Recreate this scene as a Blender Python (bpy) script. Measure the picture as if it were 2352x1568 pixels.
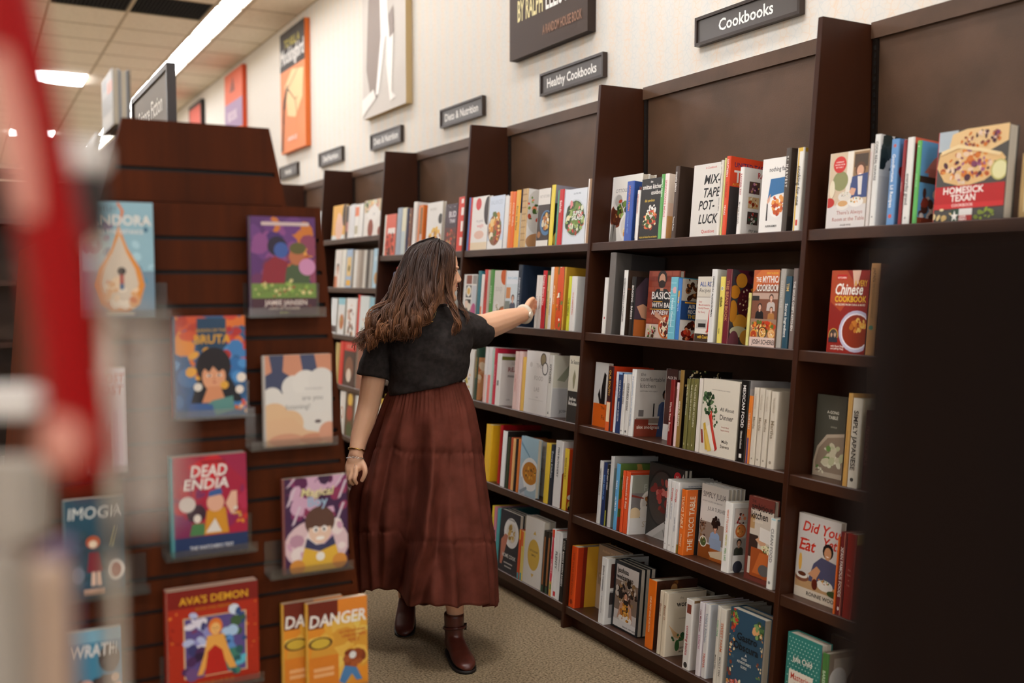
import bpy, bmesh, math, random
import numpy as np
from mathutils import Vector, Matrix
for o in list(bpy.data.objects): bpy.data.objects.remove(o)
SC = bpy.context.scene; COL = SC.collection
EYE = 1.467                                             # lens height above the carpet
# ---------------------------------------------------------------- camera
F = 2287.0                                              # focal length in pixels of the 2352 px wide frame (35 mm lens)
BX = np.array([0.87688914, -0.48069267, 0.0]); BY = np.array([-0.02916188, -0.05319768, -0.9981581]); BZ = np.array([0.47980728, 0.87527399, -0.06066636])
cam = bpy.data.objects.new('camera', bpy.data.cameras.new('camera')); COL.objects.link(cam)
cam.data.lens = 35.0; cam.data.sensor_width = 36.0; cam.data.clip_start = 0.02
M = Matrix.Identity(4)
for i in range(3): M[i][0] = BX[i]; M[i][1] = -BY[i]; M[i][2] = -BZ[i]
M[2][3] = EYE; cam.matrix_world = M
cam.data.dof.use_dof = True; cam.data.dof.focus_distance = 3.68; cam.data.dof.aperture_fstop = 1.55; cam.data.dof.aperture_blades = 0
SC.camera = cam
vs = SC.view_settings; vs.view_transform = 'Standard'; vs.look = 'None'; vs.gamma = 1.0; vs.use_curve_mapping = False; vs.exposure = 0.42
SC.display_settings.display_device = 'sRGB'
cy = SC.cycles; cy.use_denoising = True; cy.max_bounces = 8; cy.diffuse_bounces = 4; cy.glossy_bounces = 3; cy.transmission_bounces = 6; cy.transparent_max_bounces = 12; cy.caustics_reflective = False; cy.caustics_refractive = False; cy.sample_clamp_indirect = 6.0
w = bpy.data.worlds.new('store_air'); SC.world = w; w.use_nodes = True
w.node_tree.nodes['Background'].inputs[0].default_value = (.96, .97, 1.0, 1); w.node_tree.nodes['Background'].inputs[1].default_value = 1.05
LAMP = 30.0                                              # emission of the ceiling troffers
LAMPC = (0.94, 0.95, 1.0, 1)

def ray(x, y):
    d = (x - 1176) / F * BX + (y - 784) / F * BY + BZ
    return d
def onX(x, y, X): d = ray(x, y); return d * (X / d[0]) + np.array([0, 0, EYE])
def onY(x, y, Y): d = ray(x, y); return d * (Y / d[1]) + np.array([0, 0, EYE])
def onZ(x, y, Z): d = ray(x, y); return d * ((Z - EYE) / d[2]) + np.array([0, 0, EYE])
def onD(x, y, D): return ray(x, y) * D + np.array([0, 0, EYE])
def proj(P):
    P = np.asarray(P, float) - np.array([0, 0, EYE]); z = P @ BZ
    return 1176 + F * (P @ BX) / z, 784 + F * (P @ BY) / z

def lin(h):
    h = h.lstrip('#')
    if len(h) == 3: h = ''.join(c * 2 for c in h)
    return tuple(((c / 12.92) if c <= .04045 else ((c + .055) / 1.055) ** 2.4) for c in (int(h[i:i + 2], 16) / 255 for i in (0, 2, 4)))
NAMED = dict(W='e8e3da', K='14110f', R='b8231b', O='e0661c', Y='e3b52b', B='33508f', N='1c2636', G='4f7a3f', T='2f7f86', P='e3b9ae', M='5c1a1c', C='e9dfc8', D='3a2a20', S='9a948c', L='cfd8de', A='8a5a34', I='c9a25a', V='5a3a78', Q='6f6a3a')
_cc = {}
def colr(c):
    if isinstance(c, tuple): return c
    if c not in _cc: _cc[c] = lin(NAMED.get(c, c))
    return _cc[c]

# ---------------------------------------------------------------- materials
MATS = {}
def mat(name, base=(.5, .5, .5), rough=.5, spec=.5, metal=0., attr=False, noise=None, bump=None, sheen=0., coat=0., emit=None):
    if name in MATS: return MATS[name]
    m = bpy.data.materials.new(name); m.use_nodes = True; nt = m.node_tree; N = nt.nodes; Lk = nt.links
    p = N['Principled BSDF']; p.inputs['Roughness'].default_value = rough; p.inputs['Specular IOR Level'].default_value = spec; p.inputs['Metallic'].default_value = metal
    p.inputs['Base Color'].default_value = (*base, 1)
    if sheen: p.inputs['Sheen Weight'].default_value = sheen
    if coat: p.inputs['Coat Weight'].default_value = coat; p.inputs['Coat Roughness'].default_value = .25
    if emit: p.inputs['Emission Color'].default_value = emit[0]; p.inputs['Emission Strength'].default_value = emit[1]
    tc = N.new('ShaderNodeTexCoord'); src = None
    if attr:
        a = N.new('ShaderNodeAttribute'); a.attribute_name = 'Col'; Lk.new(a.outputs['Color'], p.inputs['Base Color']); src = a.outputs['Color']
    if noise:                                            # (scale xyz, amount, second colour)
        sc, c2, lo, hi = noise
        mp = N.new('ShaderNodeMapping'); mp.inputs['Scale'].default_value = sc; Lk.new(tc.outputs['Object'], mp.inputs[0])
        n = N.new('ShaderNodeTexNoise'); n.inputs['Detail'].default_value = 5; n.inputs['Scale'].default_value = 1; Lk.new(mp.outputs[0], n.inputs[0])
        r = N.new('ShaderNodeMapRange'); r.inputs[1].default_value = lo; r.inputs[2].default_value = hi; Lk.new(n.outputs[0], r.inputs[0])
        mx = N.new('ShaderNodeMix'); mx.data_type = 'RGBA'; Lk.new(r.outputs[0], mx.inputs[0])
        if src: Lk.new(src, mx.inputs[6])
        else: mx.inputs[6].default_value = (*base, 1)
        mx.inputs[7].default_value = (*c2, 1); Lk.new(mx.outputs[2], p.inputs['Base Color'])
    if bump:
        sc, st = bump
        mp = N.new('ShaderNodeMapping'); mp.inputs['Scale'].default_value = sc; Lk.new(tc.outputs['Object'], mp.inputs[0])
        n = N.new('ShaderNodeTexNoise'); n.inputs['Detail'].default_value = 3; n.inputs['Scale'].default_value = 1; Lk.new(mp.outputs[0], n.inputs[0])
        b = N.new('ShaderNodeBump'); b.inputs['Strength'].default_value = st; b.inputs['Distance'].default_value = .004; Lk.new(n.outputs[0], b.inputs['Height']); Lk.new(b.outputs[0], p.inputs['Normal'])
    MATS[name] = m; return m
PRINT = mat('printed_jacket', rough=.34, spec=.4, attr=True)
PAPER = mat('page_block', base=lin('d9cfbd'), rough=.8, spec=.2, noise=((3, 900, 3), lin('b3a68f'), .35, .7))
WOOD = mat('espresso_wood', base=lin('381a0a'), rough=.42, spec=.22, noise=((30, 30, 2.2), lin('34180a'), .35, .7), bump=((60, 60, 4), .08))
WOODF = mat('walnut_slatwall', base=lin('54240a'), rough=.55, spec=.10, noise=((26, 26, 2.), lin('3c1a08'), .3, .75))
LAM = mat('brown_laminate', base=lin('5a4130'), rough=.45, spec=.35, noise=((5, 5, 5), lin('4b3626'), .35, .65), bump=((220, 220, 220), .10))
SHELFM = mat('shelf_laminate', base=lin('402516'), rough=.36, spec=.35, noise=((4, 20, 20), lin('382014'), .35, .65))
GROOVE = mat('slot_black', base=lin('0d0806'), rough=.7)
METALD = mat('slotted_steel', base=lin('2a211b'), rough=.4, metal=.6)
FRAME = mat('sign_frame_bronze', base=lin('2b1c13'), rough=.35, spec=.5)
SIGNF = mat('sign_face_grey', base=lin('4b4541'), rough=.3, spec=.5)
LETTER = mat('sign_lettering', base=lin('f0ece4'), rough=.5)

# ---------------------------------------------------------------- mesh builder
class MB:
    def __init__(s): s.v = []; s.f = []; s.c = []; s.sm = []; s.mi = []
    def add(s, verts, faces, col=(1, 1, 1), smooth=False, mi=0):
        k = len(s.v); s.v.extend(tuple(map(float, v)) for v in verts)
        for q in faces: s.f.append(tuple(i + k for i in q)); s.c.append(col); s.sm.append(smooth); s.mi.append(mi)
        return s
    def box(s, a, b, col=(1, 1, 1), mi=0, xf=None):
        x0, y0, z0 = a; x1, y1, z1 = b
        v = [(x0, y0, z0), (x1, y0, z0), (x1, y1, z0), (x0, y1, z0), (x0, y0, z1), (x1, y0, z1), (x1, y1, z1), (x0, y1, z1)]
        if xf: v = [xf(p) for p in v]
        return s.add(v, [(0, 3, 2, 1), (4, 5, 6, 7), (0, 1, 5, 4), (1, 2, 6, 5), (2, 3, 7, 6), (3, 0, 4, 7)], col, False, mi)
    def prism(s, pts, fn0, fn1, col=(1, 1, 1), mi=0, smooth=False):
        n = len(pts); v = [fn0(p) for p in pts] + [fn1(p) for p in pts]
        s.add(v, [tuple(range(n - 1, -1, -1)), tuple(range(n, 2 * n))], col, False, mi)
        k = len(s.v) - 2 * n
        for i in range(n):
            j = (i + 1) % n; s.f.append((k + i, k + j, k + n + j, k + n + i)); s.c.append(col); s.sm.append(smooth); s.mi.append(mi)
        return s
    def tube(s, pts, rad, col=(1, 1, 1), n=8, caps=True, mi=0, flat=1.0, cols=None):
        pts = [Vector(p) for p in pts]; m = len(pts); rad = [rad] * m if not hasattr(rad, '__len__') else rad
        up = None; k = len(s.v)
        for i, p in enumerate(pts):
            t = (pts[min(i + 1, m - 1)] - pts[max(i - 1, 0)]).normalized()
            if up is None:
                up = Vector((0, 0, 1)) if abs(t.z) < .9 else Vector((1, 0, 0))
            a = t.cross(up)
            if a.length < 1e-6: a = t.orthogonal()
            a.normalize(); up = a.cross(t).normalized()
            for j in range(n):
                th = 2 * math.pi * j / n; s.v.append(tuple(p + a * (rad[i] * math.cos(th)) + up * (rad[i] * flat * math.sin(th))))
        for i in range(m - 1):
            for j in range(n):
                q = (j + 1) % n; s.f.append((k + i * n + j, k + i * n + q, k + (i + 1) * n + q, k + (i + 1) * n + j)); s.c.append(cols[i] if cols else col); s.sm.append(True); s.mi.append(mi)
        if caps:
            for st in (0, m - 1):
                q = tuple(k + st * n + j for j in range(n)); s.f.append(q if st else q[::-1]); s.c.append(cols[min(st, m - 2)] if cols else col); s.sm.append(False); s.mi.append(mi)
        return s
    def loft(s, rings, col=(1, 1, 1), caps=True, mi=0, smooth=True):
        n = len(rings[0]); k = len(s.v)
        for r in rings: s.v.extend(tuple(map(float, p)) for p in r)
        for i in range(len(rings) - 1):
            for j in range(n):
                q = (j + 1) % n; s.f.append((k + i * n + j, k + i * n + q, k + (i + 1) * n + q, k + (i + 1) * n + j)); s.c.append(col); s.sm.append(smooth); s.mi.append(mi)
        if caps:
            for st in (0, len(rings) - 1):
                q = tuple(k + st * n + j for j in range(n)); s.f.append(q if st else q[::-1]); s.c.append(col); s.sm.append(False); s.mi.append(mi)
        return s
    def ball(s, c, r, col=(1, 1, 1), nu=14, nv=9, mi=0, R=None):
        r = (r, r, r) if not hasattr(r, '__len__') else r; rings = []
        for i in range(1, nv):
            ph = math.pi * i / nv; ring = []
            for j in range(nu):
                th = 2 * math.pi * j / nu; p = Vector((r[0] * math.sin(ph) * math.cos(th), r[1] * math.sin(ph) * math.sin(th), -r[2] * math.cos(ph)))
                if R: p = R @ p
                ring.append(tuple(Vector(c) + p))
            rings.append(ring)
        return s.loft(rings, col, True, mi)
    def build(s, name, m, parent=None):
        me = bpy.data.meshes.new(name); me.from_pydata(s.v, [], s.f)
        for mm in (m if isinstance(m, (list, tuple)) else [m]): me.materials.append(mm)
        me.polygons.foreach_set('use_smooth', s.sm); me.polygons.foreach_set('material_index', s.mi)
        at = me.color_attributes.new('Col', 'FLOAT_COLOR', 'CORNER')
        cnt = np.fromiter((len(f) for f in s.f), int, len(s.f)); c = np.ones((len(s.f), 4), 'f'); c[:, :3] = np.array(s.c, 'f').reshape(-1, 3)
        at.data.foreach_set('color', np.repeat(c, cnt, 0).ravel())
        me.update()
        o = bpy.data.objects.new(name, me); COL.objects.link(o)
        if parent: o.parent = parent
        return o
def empty(name, loc=(0, 0, 0), rot=None):
    o = bpy.data.objects.new(name, None); COL.objects.link(o); o.empty_display_size = .1
    if rot is not None: o.matrix_world = Matrix.Translation(Vector(loc)) @ rot.to_4x4()
    else: o.location = loc
    return o
LABELS = set()
def tag(o, label, cat, group=None):
    if label in LABELS: print('DUPLICATE LABEL', label)
    if not 4 <= len(label.split()) <= 16: print('LABEL LENGTH', len(label.split()), label)
    LABELS.add(label); o['label'] = label; o['category'] = cat
    if group: o['group'] = group
    return o
def struct(o): o['kind'] = 'structure'; return o
# ---------------------------------------------------------------- flat lettering: cached triangles of the built-in font
_tc = {}
def glyphs(txt, bold=0., shear=0.):
    k = (txt, bold, shear)
    if k not in _tc:
        c = bpy.data.curves.new('t', 'FONT'); c.body = txt; c.resolution_u = 2; c.offset = bold; c.shear = shear; c.align_x = 'LEFT'; c.space_line = .9
        o = bpy.data.objects.new('t', c); me = bpy.data.meshes.new_from_object(o)
        v = np.empty(len(me.vertices) * 3); me.vertices.foreach_get('co', v); v = v.reshape(-1, 3)[:, :2]
        fs = [tuple(p.vertices) for p in me.polygons]
        bpy.data.objects.remove(o); bpy.data.curves.remove(c); bpy.data.meshes.remove(me)
        if len(v) == 0: v = np.zeros((1, 2)); fs = []
        _tc[k] = (v - np.array([v[:, 0].min(), 0]), fs)
    return _tc[k]
# ================================================================ the setting
WALLX = 2.60; CEIL = 3.767
def slab(name, a, b, m): return struct(MB().box(a, b).build(name, m))
CARPET = mat('loop_carpet', base=lin('9a866a'), rough=.95, spec=.1, noise=((120, 120, 120), lin('61523d'), .38, .66), bump=((160, 160, 160), .9))
CEILM = mat('ceiling_tile', base=lin('efe4d2'), rough=.9, spec=.1, noise=((40, 40, 40), lin('e4d8c4'), .4, .7))
TBAR = mat('ceiling_grid', base=lin('b5a386'), rough=.6)
PLAIN = mat('painted_wall', base=lin('eee5d6'), rough=.8)
def wallpaper():
    m = bpy.data.materials.new('striped_wallpaper'); m.use_nodes = True; N = m.node_tree.nodes; L = m.node_tree.links; p = N['Principled BSDF']; p.inputs['Roughness'].default_value = .75; p.inputs['Specular IOR Level'].default_value = .2
    tc = N.new('ShaderNodeTexCoord'); base = None; cur = (*lin('ddd8ce'), 1)
    # faint ochre and blue curl rows standing in vertical bands
    for (off, c, amt) in ((0., lin('e2b98a'), .42), (.5, lin('b9c2c2'), .40)):
        mp = N.new('ShaderNodeMapping'); mp.inputs['Location'].default_value = (0, off * .12, off); L.new(tc.outputs['Object'], mp.inputs[0])
        wv = N.new('ShaderNodeTexWave'); wv.bands_direction = 'Y'; wv.inputs['Scale'].default_value = 2.6; wv.inputs['Distortion'].default_value = .6; wv.inputs['Detail'].default_value = 1; L.new(mp.outputs[0], wv.inputs[0])
        vo = N.new('ShaderNodeTexVoronoi'); vo.feature = 'DISTANCE_TO_EDGE'; vo.inputs['Scale'].default_value = 34; L.new(mp.outputs[0], vo.inputs[0])
        r = N.new('ShaderNodeMapRange'); r.inputs[1].default_value = .0; r.inputs[2].default_value = .09; r.inputs[3].default_value = 1; r.inputs[4].default_value = 0.25; L.new(vo.outputs[0], r.inputs[0])
        q = N.new('ShaderNodeMath'); q.operation = 'MULTIPLY'; L.new(wv.outputs[1], q.inputs[0]); L.new(r.outputs[0], q.inputs[1])
        q2 = N.new('ShaderNodeMath'); q2.operation = 'MULTIPLY'; L.new(q.outputs[0], q2.inputs[0]); q2.inputs[1].default_value = amt
        mx = N.new('ShaderNodeMix'); mx.data_type = 'RGBA'; L.new(q2.outputs[0], mx.inputs[0]); mx.inputs[7].default_value = (*c, 1)
        if base: L.new(base, mx.inputs[6])
        else: mx.inputs[6].default_value = cur
        base = mx.outputs[2]
    L.new(base, p.inputs['Base Color']); return m
slab('floor', (-.9, -5, -.1), (2.8, 22, 0), CARPET); struct(MB().box((-9, -5, -.1), (-.9, 22, 0)).build('added_bounce_floor', mat('pale_bounce_floor', base=lin('d9cdb8'), rough=.5, noise=((3, 3, 3), lin('cfc2ab'), .4, .6))))  # added_bounce_floor: pale floor out of view, added to bounce light onto the ceiling
slab('ceiling', (-9, -5, CEIL + .16), (2.8, 22, CEIL + .26), PLAIN)
slab('wall_right', (WALLX, -5, 0), (2.8, 22, CEIL + .16), wallpaper())
slab('wall_left', (-9.2, -5, 0), (-9, 22, CEIL + .16), PLAIN)
slab('wall_far', (-9, 22, 0), (2.8, 22.2, CEIL + .16), PLAIN)
# suspended ceiling: 0.61 m tiles, a 0.26 m slot for the continuous row of troffers, square openings for the other lights and grilles
gx = [2.15 + .0, 1.90]; x = 1.90 - .615
while x > -9: gx.append(x); x -= .615
gx = sorted(gx + [WALLX]); gy = [8.60 + .6 * k for k in range(-22, 23)]
LIGHTS = []
for ix in (1.285 - .615, 1.285 - .615 * 5, 1.285 - .615 * 9, 1.285 - .615 * 13):
    for iy in (12.2, 12.2 + 4.8, 7.4, 2.6, -2.2): LIGHTS.append((ix, iy))
GRILLES = [(1.285 - .615, 8.60), (1.285, 8.60)]
holes = set()
def near(a, b): return abs(a - b) < .25
tiles = MB(); bars = MB()
for i in range(len(gx) - 1):
    for j in range(len(gy) - 1):
        x0, x1, y0, y1 = gx[i], gx[i + 1], gy[j], gy[j + 1]
        if near(x0, 1.90) and near(x1, 2.15): continue
        if any(near(x0, a) and near(y0, b) for a, b in LIGHTS + GRILLES): continue
        tiles.box((x0 + .006, y0 + .006, CEIL), (x1 - .006, y1 - .006, CEIL + .018))
for x in gx: bars.box((x - .012, gy[0], CEIL - .003), (x + .012, gy[-1], CEIL + .012))
for y in gy: bars.box((-9, y - .012, CEIL - .002), (1.90, y + .012, CEIL + .010)); bars.box((2.15, y - .012, CEIL - .002), (WALLX, y + .012, CEIL + .010))
t = struct(tiles.build('ceiling_tiles', CEILM)); t.name = 'ceiling_panels'
struct(bars.build('trim_1', TBAR))
DIFF = mat('lit_diffuser', base=(.9, .9, .85), rough=.5, emit=(LAMPC, LAMP))
HOUS = mat('white_enamel', base=lin('e4dccb'), rough=.4)
DIFF2 = mat('lit_wall_row_diffuser', base=(.9, .9, .85), rough=.5, emit=(LAMPC, LAMP * .34))
def troffer(x0, x1, y0, y1, label, group, zl=-.022):
    e = empty('ceiling_light', ((x0 + x1) / 2, (y0 + y1) / 2, CEIL)); hx, hy = (x1 - x0) / 2 - .013, (y1 - y0) / 2 - .013
    h = MB(); t = .012
    h.box((-hx, -hy, .002), (-hx + t, hy, .12)); h.box((hx - t, -hy, .002), (hx, hy, .12)); h.box((-hx + t, -hy, .002), (hx - t, -hy + t, .12)); h.box((-hx + t, hy - t, .002), (hx - t, hy, .12)); h.box((-hx, -hy, .12), (hx, hy, .13))
    h.build('housing', HOUS, e)
    MB().box((-hx + t, -hy + t, zl), (hx - t, hy - t, zl + .04)).build('diffuser', DIFF2 if zl > 0 else DIFF, e)
    tag(e, label, 'ceiling light', group)
for k in range(-9, 9):
    y0 = 8.64 + 1.2 * k - .0
    troffer(1.90, 2.15, y0, y0 + 1.2, 'slim lit troffer in the continuous row of ceiling lights running along the wallpapered wall', 'row of slim ceiling lights beside the wall', .05) if k == -9 else None
    if k > -9:
        LABELS.discard('slim lit troffer in the continuous row of ceiling lights running along the wallpapered wall')
        troffer(1.90, 2.15, y0, y0 + 1.2, 'slim lit troffer in the continuous row of ceiling lights running along the wallpapered wall', 'row of slim ceiling lights beside the wall', .05)
for n, (a, b) in enumerate(LIGHTS):
    lb = 'square lit ceiling panel out in the store, away from the wall'
    if (a, b) == LIGHTS[0]: lb = 'square lit ceiling panel nearest the display, seen left above the fixture'
    elif (a, b) == LIGHTS[1]: lb = 'small distant square lit ceiling panel low at the left'
    LABELS.discard(lb); troffer(a, a + .615, b, b + .6, lb, 'square ceiling lights over the store')
for (a, b), lb in zip(GRILLES, ('black square ceiling grille, left one of the pair', 'black square ceiling grille beside the slim light row')):
    e = empty('ceiling_vent', (a + .3075, b + .3, CEIL)); g = MB(); g.box((-.295, -.288, .03), (.295, .288, .034)); g.build('backing', GROOVE, e)
    s_ = MB()
    for k in range(19): s_.box((-.29 + .0315 * k, -.288, .004), (-.285 + .0315 * k, .288, .028))
    for k in range(19): s_.box((-.29, -.285 + .0315 * k, .006), (.29, -.281 + .0315 * k, .026))
    s_.build('grille', GROOVE, e)
    f_ = MB()
    for q in ((-.3, -.294, -.29, .294), (.29, -.294, .3, .294), (-.29, -.294, .29, -.286), (-.29, .286, .29, .294)): f_.box((q[0], q[1], .0), (q[2], q[3], .03))
    f_.build('frame', mat('grille_frame', base=lin('6d6350'), rough=.5), e)
    tag(e, lb, 'vent', 'black ceiling grilles')

# ================================================================ wall bookcases, tapered: the front and every shelf lean back 4.5 degrees
TAN = .079; TILT = math.atan(TAN)
def frontX(z): return 2.356 - (2.287 - z) * TAN
UY = [1.08, 2.302, 3.53, 4.75, 5.97, 7.19, 8.41, 9.63, 10.85]   # upright positions along the wall
SHZ = [1.627, 1.252, .863, .484, .097]                          # front edges of the five shelves
ES, CS = math.sin(TILT), math.cos(TILT)
E_IN = np.array([CS, 0, -ES]); E_UP = np.array([ES, 0, CS]); E_NEAR = np.array([0, -1., 0])
SHZE = [1.762, 1.422, 1.097, .757, .427, .097]                  # the bays farther along carry six shelves
def shelf_org(k, Z=None): z = (Z or SHZ)[k]; return np.array([frontX(z) + .006, 0, z])
def bookcase(y0, y1, label, first, Z=None):
    """one bay from y0 (near) to y1 (far); owns its far upright, the nearest bay also its near one"""
    e = empty('bookcase', (2.4, (y0 + y1) / 2, 0)); off = np.array([2.4, (y0 + y1) / 2, 0])
    def up(y):
        m = MB(); pts = [(frontX(0), 0), (2.592, 0), (2.592, 2.287), (frontX(2.287), 2.287)]
        m.prism(pts, lambda p: (p[0] - off[0], y - .010 - off[1], p[1]), lambda p: (p[0] - off[0], y + .010 - off[1], p[1])); o = m.build('side_panel', WOOD, e)
        bv = o.modifiers.new('b', 'BEVEL'); bv.width = .002; bv.segments = 2
    up(y1)
    if first: up(y0)
    a, b = y0 + .0105, y1 - .0105
    for k in range(len(Z or SHZ)):
        S = shelf_org(k, Z); m = MB(); D = (2.580 - S[0]) / CS; yo = -off
        f = lambda p: tuple(S + E_IN * p[0] + E_UP * p[1] + np.array([0, p[2], 0]) + yo)
        pr = [(0, -.003), (.003, 0), (D, 0), (D, -.034), (0, -.034)]
        m.prism(pr, lambda p: f((p[0], p[1], a)), lambda p: f((p[0], p[1], b))); m.build('shelf', SHELFM, e)
    m = MB(); m.box((2.581 - off[0], a - off[1], .02), (2.591 - off[0], b - off[1], 2.288)); m.build('back_panel', LAM, e)
    m = MB(); m.box((2.568 - off[0], a - off[1], 2.240), (2.5805 - off[0], b - off[1], 2.292)); m.build('header_rail', LAM, e)
    m = MB(); xk = frontX(0) + .045; m.box((xk - off[0], a - off[1], .002), (xk + .015 - off[0], b - off[1], .060)); m.build('kick_plate', WOOD, e)
    m = MB(); y_ = b - .014
    m.box((2.572 - off[0], y_ - .010 - off[1], 1.66), (2.5805 - off[0], y_ + .010 - off[1], 2.238)); o = m.build('slotted_standard', METALD, e)
    h = MB()
    for i in range(22): h.box((2.5712 - off[0], y_ - .004 - off[1], 1.68 + .025 * i), (2.5722 - off[0], y_ + .004 - off[1], 1.694 + .025 * i))
    h.build('slots', GROOVE, o)
    tag(e, label, 'bookcase', 'dark wood bookcases along the wall')
bookcase(UY[0], UY[1], 'dark wood wall bookcase at the right edge, partly behind the dark foreground', True)
bookcase(UY[1], UY[2], 'tall dark wood wall bookcase directly under the Cookbooks sign', False)
bookcase(UY[2], UY[3], 'dark wood wall bookcase the woman is reaching into', False)
bookcase(UY[3], UY[4], 'dark wood wall bookcase behind the woman with dark brown hair', False)
bookcase(UY[4], UY[5], 'dark wood wall bookcase seen between the woman and the slatwall display', False, SHZE)
bookcase(UY[5], UY[6], 'farther dark wood bookcase just showing past the slatwall display', False, SHZE)
bookcase(UY[6], UY[7], 'farthest dark wood bookcase of the wall run', False, SHZE)
# ---------------------------------------------------------------- lettering helper on an arbitrary plane
def put_text(mb, txt, fn, cx, cy, h, col=(1, 1, 1), width=None, al='c', bold=0., shear=0., mi=0):
    bold = min(bold, .021)
    v, fs = glyphs(txt, bold, shear); s = h / .70; wv = v[:, 0].max() * s if len(v) else 0
    sx = s if not width or wv <= width or wv == 0 else s * width / wv
    if width and al == 'j' and wv > 0: sx = s * width / wv
    W = v[:, 0].max() * sx; o = {'c': cx - W / 2, 'j': cx - W / 2, 'l': cx, 'r': cx - W}[al]
    mb.add([fn(o + p[0] * sx, cy + p[1] * s) for p in v], fs, col, False, mi)
# ================================================================ section signs and canvases on the wall
def wall_sign(yc, txt, label, w=.57, z=2.452):
    e = empty('section_sign', (WALLX, yc, z)); h = .112; m = MB(); t = .012
    # frame local: x = out of wall is -X, viewer right is -Y
    m.box((-.028, -w / 2, -h / 2), (-.002, w / 2, -h / 2 + t)); m.box((-.028, -w / 2, h / 2 - t), (-.002, w / 2, h / 2)); m.box((-.028, -w / 2, -h / 2 + t), (-.002, -w / 2 + t, h / 2 - t)); m.box((-.028, w / 2 - t, -h / 2 + t), (-.002, w / 2, h / 2 - t))
    m.build('frame', FRAME, e); f = MB(); f.box((-.020, -w / 2 + t, -h / 2 + t), (-.003, w / 2 - t, h / 2 - t)); f.build('panel', SIGNF, e)
    l = MB(); put_text(l, txt, lambda a, b: (-.0208, -a, b), 0, -.022, .044, width=w * .78, bold=.018); l.build('lettering', LETTER, e)
    tag(e, label, 'sign', 'black section signs on the wall')
wall_sign(2.897, 'Cookbooks', 'dark framed wall sign reading Cookbooks, nearest and largest of the row')
wall_sign(4.118, 'Healthy Cookbooks', 'dark framed wall sign reading Healthy Cookbooks')
wall_sign(5.328, 'Diets & Nutrition', 'dark framed Diets & Nutrition wall sign, nearer the Healthy Cookbooks sign')
wall_sign(6.526, 'Diets & Nutrition', 'dark framed blurred wall sign below the grey figure canvas')
wall_sign(7.715, 'Diet/Nutrition', 'dark framed blurred wall sign right of the orange canvas')
wall_sign(8.90, 'Medical', 'smallest dark framed wall sign at the display fixture edge')
PRINTC = mat('printed_canvas', rough=.6, spec=.3, attr=True)
def canvas(y0, y1, z0, z1, side, label, art, base):
    e = MB(); w_ = y1 - y0; h_ = z1 - z0; d = .045; X = WALLX - .003
    e.box((X - d, y0, z0), (X, y1, z1), colr(side)); P = lambda u, v, k=1: (X - d - .0006 * k, y1 - u * w_, z0 + v * h_)
    e.add([P(0, 0), P(1, 0), P(1, 1), P(0, 1)], [(0, 1, 2, 3)], colr(base)); k = 2
    for a in art:
        if a[0] == 'p': e.add([P(u, v, k) for u, v in a[1]], [tuple(range(len(a[1])))], colr(a[2]))
        elif a[0] == 't': put_text(e, a[1], lambda x, y: (X - d - .0006 * k, y1 - x, z0 + y), a[2] * w_, a[3] * h_, a[4], colr(a[5]), a[6] * w_, a[7] if len(a) > 7 else 'c', .02)
        elif a[0] == 'l': e.add([q for (u, v), (u2, v2) in zip(a[1], a[1][1:]) for q in (P(u - a[2], v, k), P(u + a[2], v, k), P(u2 + a[2] * .7, v2, k), P(u2 - a[2] * .7, v2, k))], [(4 * i, 4 * i + 1, 4 * i + 2, 4 * i + 3) for i in range(len(a[1]) - 1)], colr(a[2 + 1]))
        elif a[0] == 'e': e.add([P(a[1] + a[3] * math.cos(t * .2618), a[2] + a[4] * math.sin(t * .2618), k) for t in range(24)], [tuple(range(24))], colr(a[5]))
        k += 1
    o = e.build('wall_canvas', PRINTC); tag(o, label, 'wall art', 'printed canvases high on the wall')
canvas(3.93, 4.68, 2.62, 3.74, '2a1c14', 'dark brown canvas with a white author line, above the Healthy Cookbooks sign', [('p', [(.20, .42), (.28, .36), (.37, .44), (.36, .62), (.22, .62)], 'd9cfc0'), ('l', [(.50, .62), (.47, .50), (.50, .33)], .012, 'd9cfc0'), ('t', 'BY RALPH', .12, .165, .105, 'e8d9a0', .34, 'l'), ('t', 'ELLISON', .50, .165, .105, 'f0ece4', .36, 'l'), ('t', 'A RANDOM HOUSE BOOK', .46, .06, .045, '9a7058', .48, 'l')], '44342a')
canvas(6.09, 6.89, 2.625, 3.75, 'b59a6c', 'pale grey canvas with a red top band and a standing figure', [('p', [(0, .80), (1, .80), (1, 1), (0, 1)], 'dd5546'), ('t', 'THE GREAT', .45, .88, .06, 'f4e9e0', .6), ('p', [(.10, .30), (.16, .72), (.30, .82), (.46, .70), (.50, .42), (.36, .10), (.22, .08)], '94867d'), ('e', .52, .74, .06, .035, 'f3efe9'), ('p', [(.44, .70), (.60, .70), (.64, .46), (.56, .44), (.40, .12), (.33, .12), (.46, .46)], 'f4f0ea'), ('p', [(.60, .50), (.76, .48), (.70, .10), (.80, .06), (.66, .05), (.58, .28)], 'efe9e1'), ('p', [(.64, .56), (.74, .60), (.76, .44), (.66, .42)], '94867d'), ('p', [(.0, .02), (.34, .10), (.28, .16), (0, .12)], 'e9e3da')], 'c9c1b7')
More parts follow.
